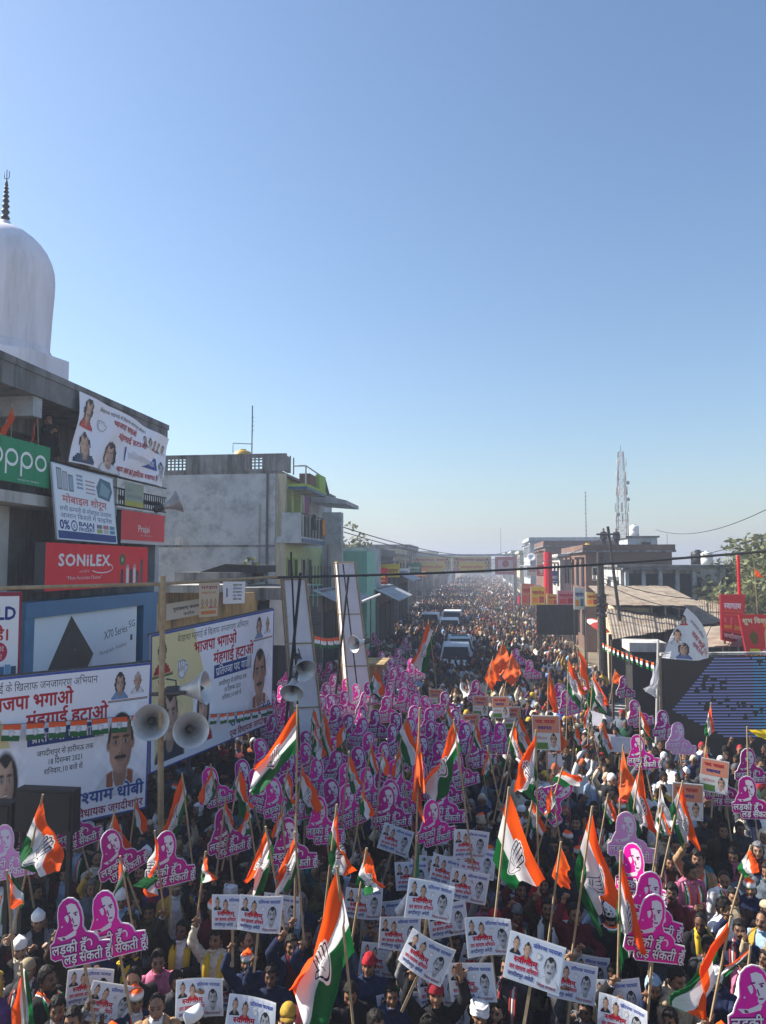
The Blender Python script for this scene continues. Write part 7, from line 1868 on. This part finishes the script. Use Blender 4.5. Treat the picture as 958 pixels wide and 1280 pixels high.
# ------------------------------------------------------------------ white portrait posters on sticks
def poster_mesh(bend=0.0, warp=0.0, tint=1.0):
    pr = Print(1.28); pr.rect(0, 0, 1, 1, (.74, .74, .74), 0); GX_ = [(i / 8, j / 6) for j in range(7) for i in range(9)]; pr.items.pop(); pr.items.append((np.array(GX_), [(j * 9 + i, j * 9 + i + 1, (j + 1) * 9 + i + 1, (j + 1) * 9 + i) for j in range(6) for i in range(8)], np.array([(.80, .80, .80)]), 0))
    pr.items.append((np.array(GX_) * [.95, .94] + [.025, .03], pr.items[0][1], np.array([(.66 * tint, .70 * tint, .79 * tint)]), 1))
    pr.grid(.05, .55, .24, .96, 16, 18, portrait(cloth=(.02, .02, .025), must=False), 2); pr.grid(.24, .46, .46, .9, 16, 18, portrait(cloth=rgb(205, 20, 50), must=False, longhair=False), 2.3)
    pr.text('प्रतिज्ञा पदयात्रा', .44, .80, .12, rgb(40, 70, 165), 2, w=.50, bold=.03); hand_emblem(pr, .56, .66, .10, 2)
    pr.text('स्वागतम्', .14, .40, .17, rgb(190, 20, 50), 2, w=.42, bold=.05); pr.text('जन जागरण अभियान', .08, .24, .14, rgb(200, 30, 60), 2, w=.52, bold=.04)
    pr.text('जगदीशपुर अमेठी', .07, .10, .12, rgb(50, 55, 130), 2, w=.46, bold=.03); pr.text('निवेदक कार्यकर्ता', .60, .06, .09, rgb(150, 40, 70), 2.6, w=.33, bold=.02)
    pr.grid(.59, .10, .97, .78, 36, 44, portrait(cloth=(.68, .70, .74), grey=True, skin=(.50, .48, .47), hairline=.32), 2)
    W_, H_ = .50, .39
    fm = lambda P: np.stack([(P[:, 0] - .5) * W_, bend * (P[:, 0] - .5) ** 2 + warp * (P[:, 0] - .5) * (P[:, 1] - .5), P[:, 1] * H_], 1)
    return pr.mesh('portrait_poster', fm, np.array((0, -1, 0)), step=.0012, mat=M_CARD, extra=[(fm(np.array(GX_)) + [0, .006, 0], [f[::-1] for f in pr.items[0][1]], (.74, .73, .72))])
POSTERS = [poster_mesh(), poster_mesh(.20, .10, .97), poster_mesh(-.16, -.12, 1.03), poster_mesh(.08, .2, .93)]
def bill_mesh():
    pr = Print(.8); pr.rect(0, 0, 1, 1, (.66, .66, .64), 0); pr.rect(.03, .5, .97, .97, rgb(214, 140, 112), 1); pr.rect(.03, .03, .55, .22, rgb(90, 130, 60), 1)
    pr.text('पद यात्रा', .12, .78, .14, RED, 2, w=.7, bold=.04); pr.text('स्वागत', .2, .6, .13, NAVY, 2, w=.5, bold=.04); pr.text('अभियान', .08, .3, .12, RED, 2, w=.45)
    pr.grid(.55, .03, .97, .52, 18, 20, portrait(cloth=(.66, .66, .7)), 2)
    W_, H_ = .44, .55; fm = lambda P: np.stack([(P[:, 0] - .5) * W_, np.zeros(len(P)), P[:, 1] * H_], 1); c = fm(np.array([(0, 0), (1, 0), (1, 1), (0, 1)], float))
    return pr.mesh('orange_poster', fm, np.array((0, -1, 0)), step=.0012, mat=M_CARD, extra=[(np.concatenate([c + [0, .012, 0], c + [0, .0002, 0]]), HEX, (.6, .6, .58))])
BILL = bill_mesh()
b = MB(); b.box(-.25, .25, 0, .008, 0, .36); PLAINC = b.mesh('plain_sheet', M_PLAIN)
b = MB(); b.box(-.014, .014, .013, .038, -.42, .30); STICK2 = b.mesh('stick', M_WOOD)
def poster(u, v, wpx, deg, label='@', me=None, yaw=None, d=None, group='white portrait posters', name='portrait_poster', W_=.50, H_=.39):
    d = d or max(6.6, min(W_ * FPX / wpx, 24)); c = cp(u, v, d); o = link(name, me or prnd.choice(POSTERS))
    yaw = prnd.gauss(-.05, .16) if yaw is None else yaw
    q = Matrix.Rotation(-math.atan2(c.x, c.y) * .7 + yaw, 3, 'Z') @ Matrix.Rotation(R(deg), 3, 'Y') @ Matrix.Rotation(prnd.gauss(-.1, .07), 3, 'X')
    o.rotation_euler = q.to_euler(); o.location = c - q @ Vector((0, 0, H_ / 2)); tag(o, label, 'poster', group); link('stick', STICK2, o)
    p = o.location + q @ Vector((0, .03, -.27)); HOLD.append((p.x, p.y, p.z, 'sign')); return o
for a in ((495, 1050, 40, 20), (545, 1088, 42, 2), (588, 1055, 44, 5), (597, 1078, 44, 8), (537, 1125, 58, 8), (586, 1108, 48, 10), (625, 1125, 40, 15), (455, 1130, 47, 5), (500, 1167, 52, 3), (533, 1198, 60, 25), (570, 1183, 44, 0), (612, 1170, 58, -6), (590, 1228, 58, -7), (668, 1203, 70, 10), (716, 1227, 58, 8), (668, 1145, 42, -5), (691, 1128, 36, 22), (630, 1262, 46, -20), (325, 1143, 54, 5), (290, 1140, 52, -3), (352, 1138, 48, 5), (402, 1136, 40, -4), (252, 1185, 42, -30), (282, 1178, 42, 22), (300, 1172, 40, 8), (250, 1247, 58, -2), (297, 1240, 50, 5), (315, 1274, 64, 2), (113, 1232, 55, 3), (138, 1254, 58, 18), (105, 1266, 46, -5), (195, 1277, 54, 3), (773, 1250, 58, -6), (779, 1274, 60, 3), (428, 1150, 42, 4), (486, 1145, 44, -4), (0, 1262, 50, 6), (734, 1216, 52, 5), (665, 1076, 34, 6), (515, 1095, 42, -6), (560, 1090, 44, 12), (560, 1150, 50, -8), (640, 1135, 42, 6), (475, 1200, 50, 8), (420, 1215, 46, -10), (600, 1205, 50, 14), (550, 1235, 54, -4), (655, 1240, 50, 12), (500, 1262, 54, -8), (440, 1268, 50, 6), (350, 1245, 50, -8), (230, 1215, 42, 12), (690, 1170, 46, -4), (560, 1272, 54, 5)): poster(*a)
for u, v, w_ in ((601, 882, 19), (626, 884, 21), (641, 897, 21), (590, 906, 21), (683, 916, 34), (545, 872, 17), (893, 970, 32), (860, 1002, 36), (742, 1022, 22)): poster(u, v, w_, prnd.uniform(-6, 6), me=BILL, name='orange_poster', group='orange headed posters', W_=.44, H_=.55)
for u, v, w_, g in ((756, 925, 24, 4), (742, 897, 22, 10), (776, 930, 26, 4), (690, 950, 26, -8), (730, 940, 22, 18), (668, 1012, 30, 4), (720, 1010, 22, -35)): poster(u, v, w_, g, me=PLAINC, name='plain_sheet', group='plain pale sheets held up').color = (.62, .62, .68, 1)
# ------------------------------------------------------------------ the crowd
crnd = random.Random(77)
TOPC = {'black': (.014, .014, .016), 'charcoal': (.04, .04, .045), 'navy': (.015, .022, .06), 'dark brown': (.045, .028, .018), 'maroon': (.10, .012, .02), 'olive': (.07, .07, .03), 'grey': (.16, .16, .17), 'beige': (.42, .34, .23), 'white': (.66, .66, .67), 'cream': (.58, .53, .42), 'sky blue': (.30, .42, .58), 'mustard': (.40, .25, .04), 'rust': (.26, .08, .03), 'teal': (.02, .17, .20), 'purple': (.09, .035, .13), 'bottle green': (.015, .06, .035), 'red': (.38, .02, .03), 'tan': (.28, .18, .10), 'royal blue': (.03, .07, .28), 'pink': (.46, .13, .22), 'slate': (.09, .11, .14), 'chocolate': (.07, .035, .025)}
TW = [20, 15, 12, 10, 5, 5, 5, 3, 7, 3, 1, 1, 1, 1, 1, 3, 1, 3, 1, 1, 6, 7]
NM = list(TOPC)
TOPS = [('sweater', 24), ('jacket', 30), ('shirt', 16), ('kurta', 10), ('vest', 8), ('shawl', 12)]
HEADS = [('hair', 44), ('hair_b', 16), ('hair_thin', 8), ('cap', 4), ('tricap', 6), ('wool', 6), ('turban', 2), ('peak', 3), ('hood', 5)]
def pick(l): return crnd.choices([a for a, _ in l], [b for _, b in l])[0]
USED = set()
def attrs(pose):
    for _ in range(400):
        top = pick(TOPS); tc = crnd.choices(NM, TW)[0]
        under = crnd.choice(['white', 'white', 'sky blue', 'grey', 'cream', 'maroon', 'beige'])
        head = pick(HEADS); hc = crnd.choice(['white', 'red', 'mustard', 'grey', 'black', 'maroon', 'navy', 'tan', 'beige']) if head in ('wool', 'turban', 'peak', 'hood') else ''
        if head == 'turban': hc = crnd.choice(['white', 'white', 'rust', 'mustard', 'red'])
        sc_ = crnd.choices([None, 'tricolour', 'white', 'red', 'yellow', 'checked'], [66, 12, 8, 4, 3, 5])[0] if top != 'shawl' else None
        face = crnd.choices([None, 'moustache', 'beard'], [45, 38, 17])[0]
        if head == 'hood': face = None
        key = (top, tc, head, hc, sc_, under if top in ('jacket', 'vest', 'shawl') else '', face, pose)
        if key not in USED: USED.add(key); return key
    return key
HN = {'hair': 'black hair', 'hair_b': 'thick hair', 'hair_thin': 'receding hair', 'cap': 'white side cap', 'tricap': 'tricolour side cap', 'wool': 'wool cap', 'turban': 'turban', 'peak': 'peaked cap', 'hood': 'muffler over head'}
PN = {'stand': 'arms down', 'hold': 'holding a stick up', 'lift': 'one arm up', 'front': 'one hand forward', 'cheer': 'both arms up', 'phone': 'filming with raised hands', 'fold': 'hands clasped', 'down': 'looking down'}
def describe(k, zone):
    top, tc, head, hc, sc_, under, face, pose = k
    t = {'jacket': f'open {tc} jacket over {under}', 'vest': f'{tc} waistcoat over {under}', 'shawl': f'{tc} shawl over {under}'}.get(top, f'{tc} {top}')
    s = f'man in {t}' + (f', {sc_} scarf' if sc_ else '') + (f', {hc} {HN[head]}' if hc else f', {HN[head]}') + (f', {face}' if face else '') + f', {PN[pose]}'
    z = f', {zone}'
    if len(s.split()) > 16: s = s.replace(f', {PN[pose]}', '')
    if len((s + z).split()) <= 16: s += z
    return s
PEOPLE = []
def free(x, y, r=.36):
    for px, py in PEOPLE:
        if (px - x) ** 2 + (py - y) ** 2 < r * r: return False
    return not blocked(x, y)
SEG = [((-8.87, 10.2), (br1.x, br1.y)), ((bl2.x, bl2.y), (br2.x, br2.y))]
def blocked(x, y):
    for (ax, ay), (bx, by) in SEG:
        dx, dy = bx - ax, by - ay; f = max(0, min(1, ((x - ax) * dx + (y - ay) * dy) / (dx * dx + dy * dy)))
        if (x - ax - f * dx) ** 2 + (y - ay - f * dy) ** 2 < .3 ** 2: return True
    for x0, x1, y0, y1 in RECT:
        if x0 < x < x1 and y0 < y < y1: return True
    return False
RECT = [(-20, -8.3, 10.0, 60), (4.6, 9.5, 21.5, 24.5), (3.9, 6.6, 25.0, 28.6)]
for o in bpy.data.objects:
    if o.get('category') == 'car': RECT.append((o.location.x - 1.05, o.location.x + 1.05, o.location.y - (4.6 if o.location.y < 44 else 2.1), o.location.y + 3.2))
    if o.get('category') in ('tower', 'cabin') and o.location.y < 60: RECT.append((o.location.x - .7, o.location.x + (2.2 if o['category'] == 'cabin' else .7), o.location.y - .7, o.location.y + 1.9))
    if o.get('category') == 'pole' and o.location.y < 60: RECT.append((o.location.x - .25, o.location.x + .25, o.location.y - .25, o.location.y + .25))
    if o.get('category') == 'panel' and o.name.startswith('equip'): RECT.append((o.location.x - .2, o.location.x + 1.4, 9.2, 10.3))
a_, c_ = cp(671, 756, 45), cp(722, 793, 45); RECT.append((a_.x - .2, c_.x + .2, a_.y - .3, a_.y + .5))
def zone_of(p):
    u, v, d = proj(Vector(p) + Vector((0, 0, 1.6)))
    if v > 1130: return 'front left' if u < 320 else 'front centre' if u < 640 else 'front right'
    if u < 380: return 'below the billboards'
    if u > 780: return 'before the blue screen'
    return 'among pink placards' if u < 580 else 'middle of the street'
# people the photograph singles out: head pixel, pose, turn, top, colours, head, label
NAMED = [
 ((906, 1100), 'down', .5, 'kurta', 'white', None, 'hair_thin', 'tricolour', 'moustache', 'stout man in white kurta with tricolour party scarf looking down'),
 ((902, 1132), 'fold', .9, 'kurta', 'white', None, 'hair_b', None, None, 'black haired man in white kurta turned right, below the scarfed man'),
 ((937, 1108), 'stand', .1, 'sweater', 'navy', None, 'tricap', None, 'moustache', 'man in navy sweater and tricolour cap right of the scarfed man'),
 ((861, 1092), 'fold', .5, 'sweater', 'pink', None, 'hair_long', 'tricolour', None, 'woman in dusty pink top with long hair and tricolour scarf'),
 ((877, 1146), 'down', .3, 'shirt', 'black', None, 'hair_thin', 'yellow', None, 'dark boy with yellow scarf left of the white kurta men'),
 ((872, 1072), 'fold', .4, 'jacket', 'teal', 'royal blue', 'hair_b', None, None, 'man in teal jacket above the woman in pink'),
 ((954, 1152), 'stand', -.5, 'vest', 'mustard', 'sky blue', 'hair_thin', None, 'moustache', 'older man in mustard waistcoat at the right edge'),
 ((845, 1060), 'stand', .1, 'jacket', 'charcoal', 'white', 'hair', None, 'moustache', 'man in charcoal jacket below the plain white flag'),
 ((832, 1042), 'stand', 0, 'shawl', 'beige', 'grey', 'tricap', None, 'moustache', 'man in beige shawl and tricolour cap under the plain white flag'),
 ((904, 1040), 'stand', .2, 'jacket', 'dark brown', 'black', 'hair', None, None, 'man in dark brown jacket right of the red edged flag'),
 ((918, 1068), 'down', .3, 'jacket', 'black', 'pink', 'hair', None, None, 'man looking down beside the red and white flag'),
 ((956, 1050), 'stand', .2, 'shirt', 'cream', None, 'hood', None, None, 'person in cream muffler at the right edge'),
 ((600, 1263), 'stand', .1, 'shirt', 'grey', None, 'turban', None, 'beard', 'man in big white turban at the bottom right of centre'),
 ((843, 1225), 'down', 1.2, 'shawl', 'beige', 'beige', 'hair', None, None, 'man wrapped in beige shawl facing away at the lower right'),
 ((817, 1226), 'down', .6, 'jacket', 'black', 'black', 'hood', None, None, 'person with pale blue muffler over the head at lower right'),
 ((545, 1248), 'cheer', .1, 'sweater', 'black', None, 'wool', None, None, 'man with dark red head band raising hands at bottom centre'),
 ((48, 1152), 'phone', .2, 'jacket', 'grey', 'black', 'cap', None, None, 'man in grey jacket with white cap at the far left'),
 ((34, 1218), 'stand', -.2, 'jacket', 'charcoal', 'white', 'peak', 'checked', 'moustache', 'man with peaked cap beside the saffron flag at bottom left'),
 ((72, 1258), 'stand', .1, 'jacket', 'black', 'grey', 'hair_b', None, 'beard', 'bearded man in black jacket left of the bottom left posters'),
 ((198, 1200), 'stand', .1, 'sweater', 'pink', None, 'hair', None, None, 'man in pink sweater right of the twin pink placards'),
 ((170, 1245), 'stand', .3, 'jacket', 'navy', 'white', 'tricap', 'tricolour', None, 'man in tricolour cap behind the tilted bottom left poster'),
 ((196, 1262), 'stand', 0, 'jacket', 'tan', 'white', 'hair_thin', 'white', None, 'balding man with white scarf above the bottom left poster'),
 ((220, 1110), 'stand', .1, 'jacket', 'mustard', 'white', 'peak', None, 'beard', 'bearded man in mustard jacket under the narrow pink placard'),
 ((152, 1262 - 140), 'stand', 0, 'shirt', 'sky blue', None, 'cap', None, None, 'man in sky blue shirt and white cap above the twin placards'),
 ((115, 1108), 'stand', .2, 'shawl', 'slate', 'grey', 'hood', None, None, 'old person in slate muffler left of the hanging flag'),
 ((405, 1090), 'stand', .4, 'jacket', 'olive', 'grey', 'hair', None, 'moustache', 'man in olive jacket left of the largest hand flag'),
 ((440, 1235), 'down', .4, 'kurta', 'black', None, 'hair', None, None, 'dark dressed man looking down beside the largest hand flag'),
 ((858, 968), 'stand', 0, 'shirt', 'slate', None, 'cap', None, None, 'man in slate shirt and white cap below the blue screen'),
 ((790, 885), 'stand', 0, 'sweater', 'cream', None, 'wool', None, None, 'man in cream sweater near the pale pole'),
 ((268, 1140), 'stand', .3, 'sweater', 'maroon', None, 'tricap', None, None, 'man in maroon sweater and tricolour cap left of the white posters'),
 ((858, 880), 'stand', .4, 'jacket', 'black', 'black', 'hair', None, None, 'black clad man silhouetted against the blue screen'),
]
def skin(): return crnd.choices(['fair', 'brown', 'dark'], [2, 5, 4])[0]
NI = 0
for (u, v), pose, rz, top, tc, under, head, sc_, face, lab in NAMED:
    p = cz(u, v, 1.60); p.z = 0
    hc = {'turban': (.72, .71, .70), 'hood': {'cream': (.58, .5, .36), 'slate': (.13, .11, .10)}.get(tc, (.25, .36, .46)), 'wool': (.25, .02, .03), 'peak': (.30, .24, .15)}.get(head, (.012, .010, .009))
    if head in ('cap', 'tricap'): hc = (1, 1, 1)
    if lab.startswith('man in cream'): hc = (.06, .06, .07)
    person(pose, p, rz - math.atan2(p.x, p.y) * .8, crnd.uniform(.96, 1.03), top, TOPC[tc], TOPC[under] if under else (.5, .5, .5), head=head, headcol=hc, face=face, sc_kind=sc_, skin='dark' if 'dark boy' in lab else 'brown', label=lab)
    PEOPLE.append((p.x, p.y)); NI += 1
# one holder below every stick, hand at its foot
CAND = []
for x, y, z, k in HOLD:
    if y > 34: continue
    pose = crnd.choice(['hold', 'hold', 'lift'])
    CAND.append((y, x, y, z, pose, True))
holders = 0
SPOTS = []
for _, x, y, z, pose, h in sorted(CAND):
    G = BODY[pose]['grip']; s = max(.90, min(1.07, z / G.z)); rz = -math.atan2(x, y) * .7 + crnd.gauss(0, .25)
    c, sn = math.cos(rz), math.sin(rz); px = x - s * (G.x * c - G.y * sn); py = y - s * (G.x * sn + G.y * c)
    if py > 6.2 and free(px, py, .30): PEOPLE.append((px, py)); SPOTS.append((px, py, pose, rz, s))
# everyone else: jittered rows filling the street
y = 6.4
while y < 26:
    step = .45 + .003 * y
    xl, xr = max(-8.2, -.62 * y - .6), min(8.0 if y < 20.5 else 5.0, .372 * y + .9)
    x = xl + crnd.uniform(0, step)
    while x < xr:
        px, py = x + crnd.gauss(0, .07), y + crnd.gauss(0, .10)
        if free(px, py, .36):
            pose = crnd.choices(['stand', 'down', 'fold', 'phone', 'cheer', 'front', 'lift', 'hold'], [34, 16, 14, 9, 5, 9, 6, 3])[0]
            PEOPLE.append((px, py)); SPOTS.append((px, py, pose, -math.atan2(px, py) * .7 + (crnd.gauss(0, .55) if crnd.random() < .8 else crnd.uniform(-3, 3)), crnd.uniform(.90, 1.05)))
        x += step
    y += .50
def in_view(x, y):
    u, v, d = proj((x, y, 1.6)); return -25 < u < 985 and v < 1330
SPOTS.sort(key=lambda t: t[1] if in_view(t[0], t[1]) else 1e3 + t[1])
MAXI = 298
REST = []
for px, py, pose, rz, s in SPOTS:
    if not in_view(px, py) and py > 9: continue
    if NI >= MAXI or not in_view(px, py): REST.append((px, py, pose, rz, s)); continue
    k = attrs(pose); top, tc, head, hc, sc_, under, face, _ = k
    hcol = {'turban': TOPC.get(hc), 'wool': TOPC.get(hc), 'peak': TOPC.get(hc), 'hood': TOPC.get(hc)}.get(head) or ((1, 1, 1) if head in ('cap', 'tricap') else (.012, .010, .009))
    j = crnd.uniform(.8, 1.2); col = tuple(min(.8, c * j) for c in TOPC[tc])
    person(pose, (px, py, 0), rz, s, top, col, TOPC.get(under, (.5, .5, .5)), trouser=crnd.choice([(.03, .03, .035), (.05, .06, .09), (.10, .09, .07), (.06, .045, .03)]), head=head, headcol=hcol, face=face, sc_kind=sc_, skin=skin(), label=describe(k, zone_of((px, py, 0))))
    NI += 1
def colours():
    t = np.array(TOPC[crnd.choices(NM, TW)[0]]) * crnd.uniform(.8, 1.25)
    if crnd.random() < .12: t = np.array(crnd.choice([(.62, .62, .64), (.5, .45, .36), (.3, .4, .55)]))
    h = np.array((.013, .011, .010)) if crnd.random() < .78 else np.array(crnd.choice([(.68, .67, .66), (.5, .1, .03), (.3, .02, .03), (.45, .4, .3), (.1, .1, .11), (.55, .35, .05)]))
    sk = np.array(SKINS[skin()]); tr = np.array(crnd.choice([(.03, .03, .035), (.05, .06, .09), (.1, .09, .07)]))
    return np.stack([sk, np.minimum(t, .8), tr, h, (.03, .025, .02)])
mid = [(pose, x, y, rz, s, colours()) for x, y, pose, rz, s in REST]
near_, far_ = [], []
y = 26.0
PL = list(LOW_POSES)
while y < 330:
    dens = 2.3 if y < 60 else 1.7 if y < 110 else 1.0 if y < 190 else .5
    step = dens ** -.5
    xl, xr = (-7.6 if y > 33 else -7.9), (5.2 if y > 30 else 4.2)
    if y > 60: xl, xr = -7.6, 6.6
    x = xl + crnd.uniform(0, step)
    while x < xr:
        px, py = x + crnd.gauss(0, step * .2), y + crnd.gauss(0, step * .2)
        if not blocked(px, py):
            pose = crnd.choices(PL, [30, 6, 6, 8, 6, 10, 12, 14])[0]
            (near_ if y < 62 else far_).append((pose, px, py, -math.atan2(px, py) * .5 + (crnd.gauss(0, .6) if crnd.random() < .8 else crnd.uniform(-3, 3)), crnd.uniform(.88, 1.06), colours()))
        x += step
    y += step
print('individual people', NI, 'mid', len(mid), 'near', len(near_), 'far', len(far_))
def crowd(name, people, lv):
    o = link(name, crowd_mesh(name, people, lv)); o['kind'] = 'stuff'; return o
for nm, ppl, lv in (('crowd', mid, 0), ('crowd_up_the_street', near_, 1), ('distant_crowd', far_, 2)):
    crowd(nm, ppl, lv)
# man leaning over the balcony with two flags, and men on far roofs
p = cx(57, 600, XL - .28); person('front', (p.x, cx(57, 560, XL - .3).y, 7.66), 1.2, 1.0, 'jacket', TOPC['black'], TOPC['black'], label='man in black leaning from the balcony toward the cloth banner', group=None)
F_((15, 507), (-2, 555), (10, 560), proj((XL - .2, 12.6, 8.8))[2], 'P', (-4, 575), 'left tricolour flag on the upper balcony', bot=(13, 600), group='flags on the balcony')
F_((47, 521), (40, 548), (34, 560), proj((XL - .2, 13.6, 8.8))[2], 'P', (36, 572), 'right tricolour flag on the upper balcony beside the leaning man', bot=(50, 600), group='flags on the balcony')
for u, Y, z, lb in ((755, 56.5, 7.29, 'man standing on the left end of the brick building roof'), (771, 57, 7.29, 'man standing before the rooftop room of the brick building')):
    p = cy(u, 680, Y); person('stand', (p.x, Y, z), 0, .95, 'sweater', TOPC['charcoal'], label=lb, group='men on a far roof')
# ------------------------------------------------------------------ labels for the many small flags, posters and placards
MARKS = [(340, 935, 'the large flag before the second billboard'), (408, 1185, 'the largest hand flag'), (650, 1050, 'the wide hand flag'), (745, 1085, 'the green sided hand flag'), (789, 1140, 'the long drooping flag'), (800, 1000, 'the saffron and white flag'), (829, 1012, 'the plain white flag'), (855, 1020, 'the red edged flag'), (885, 1215, 'the steeply leaning flag'), (50, 1045, 'the broad hand flag'), (216, 1015, 'the flag under the second billboard'), (120, 1165, 'the twin pink placards'), (286, 1042, 'the lone pink placard'), (213, 1076, 'the pink placard by the narrow flag'), (524, 950, 'the tall orange banner'), (552, 955, 'the flag beside the orange banner'), (655, 958, 'the orange and white flag'), (528, 810, 'the flag before the cars'), (628, 830, 'the orange flag cluster'), (735, 855, 'the swirling flag trio'), (808, 906, 'the green edged tricolour'), (887, 900, 'the flag against the blue screen'), (789, 1050, 'the large pale pink placard'), (320, 1080, 'the blue handed flag pair'), (425, 1050, 'the twisted hand flag'), (572, 810, 'the nearest car'), (450, 840, 'the brown cabin'), (377, 850, 'the near tower horns'), (30, 1250, 'the bottom left saffron flag'), (600, 1262, 'the big white turban'), (906, 1100, 'the scarfed man in white'), (860, 925, 'the pale placard under the screen'), (940, 980, 'the right edge pink pair'), (470, 855, 'the flag rising from the cluster'), (765, 850, 'the string of flags'), (697, 775, 'the black far screen'), (270, 850, 'the second billboard'), (150, 930, 'the left billboard')]
TAKEN = set(o.get('label') for o in bpy.data.objects)
def tilt_word(o):
    r = o.rotation_euler.to_matrix() @ Vector((0, 0, 1)); a = r.dot(RT)
    return 'leaning right' if a > .09 else 'leaning left' if a < -.09 else 'held level'
def autolabel(o, p, stem_, near=1e9):
    u, v, d = proj(p)
    for mu, mv, ph in sorted(MARKS, key=lambda m: (m[0] - u) ** 2 + (m[1] - v) ** 2)[:7]:
        dx, dy = u - mu, v - mv
        q = math.hypot(dx, dy)
        if q > near: break
        rel = ('just ' if q < 70 else '') + (('right of' if dx > 0 else 'left of') if abs(dx) > 1.4 * abs(dy) else ('below' if dy > 0 else 'above') if abs(dy) > 1.4 * abs(dx) else (('lower' if dy > 0 else 'upper') + (' right of' if dx > 0 else ' left of')))
        s = f'{stem_} {rel} {ph}'
        if s not in TAKEN and len(s.split()) <= 16: TAKEN.add(s); o['label'] = s; return
    o['label'] = s if near > 1e8 else 'pink cutout placard packed in the dense cluster below the cloth towers'
bpy.context.view_layer.update()
for o in list(bpy.data.objects):
    if o.get('label') == '#': autolabel(o, o.matrix_world @ Vector((0, 0, .3)), 'pink placard ' + tilt_word(o), 75)
    if o.get('label') == '@':
        g_ = o.get('group', '')
        if o['category'] == 'flag':
            c = [q for q in o.children][0]; p = o.matrix_world @ Vector(np.mean([v.co for v in c.data.vertices], 0)); autolabel(o, p, 'small hand flag' if c.data.materials[0] == M_FLAGE else 'small plain tricolour flag')
        else:
            p = o.matrix_world @ Vector((0, 0, .25)); st = {'white portrait posters': 'white portrait poster', 'orange headed posters': 'orange headed poster', 'plain pale sheets held up': 'plain pale sheet', 'scattered pink placards': 'pink placard'}[g_]
            autolabel(o, p, st + ' ' + tilt_word(o))
# ------------------------------------------------------------------ dusty air
m = bpy.data.materials.new('air'); m.use_nodes = True; n = m.node_tree.nodes; n.clear()
pv = n.new('ShaderNodeVolumePrincipled'); out = n.new('ShaderNodeOutputMaterial'); m.node_tree.links.new(pv.outputs[0], out.inputs['Volume'])
pv.inputs['Color'].default_value = (.50, .56, .68, 1); pv.inputs['Density'].default_value = HAZE; pv.inputs['Anisotropy'].default_value = .3
b = MB(); b.box(-760, 760, -90, 1160, -1.5, 22.6); o = b.build('haze', m); o['kind'] = 'stuff'
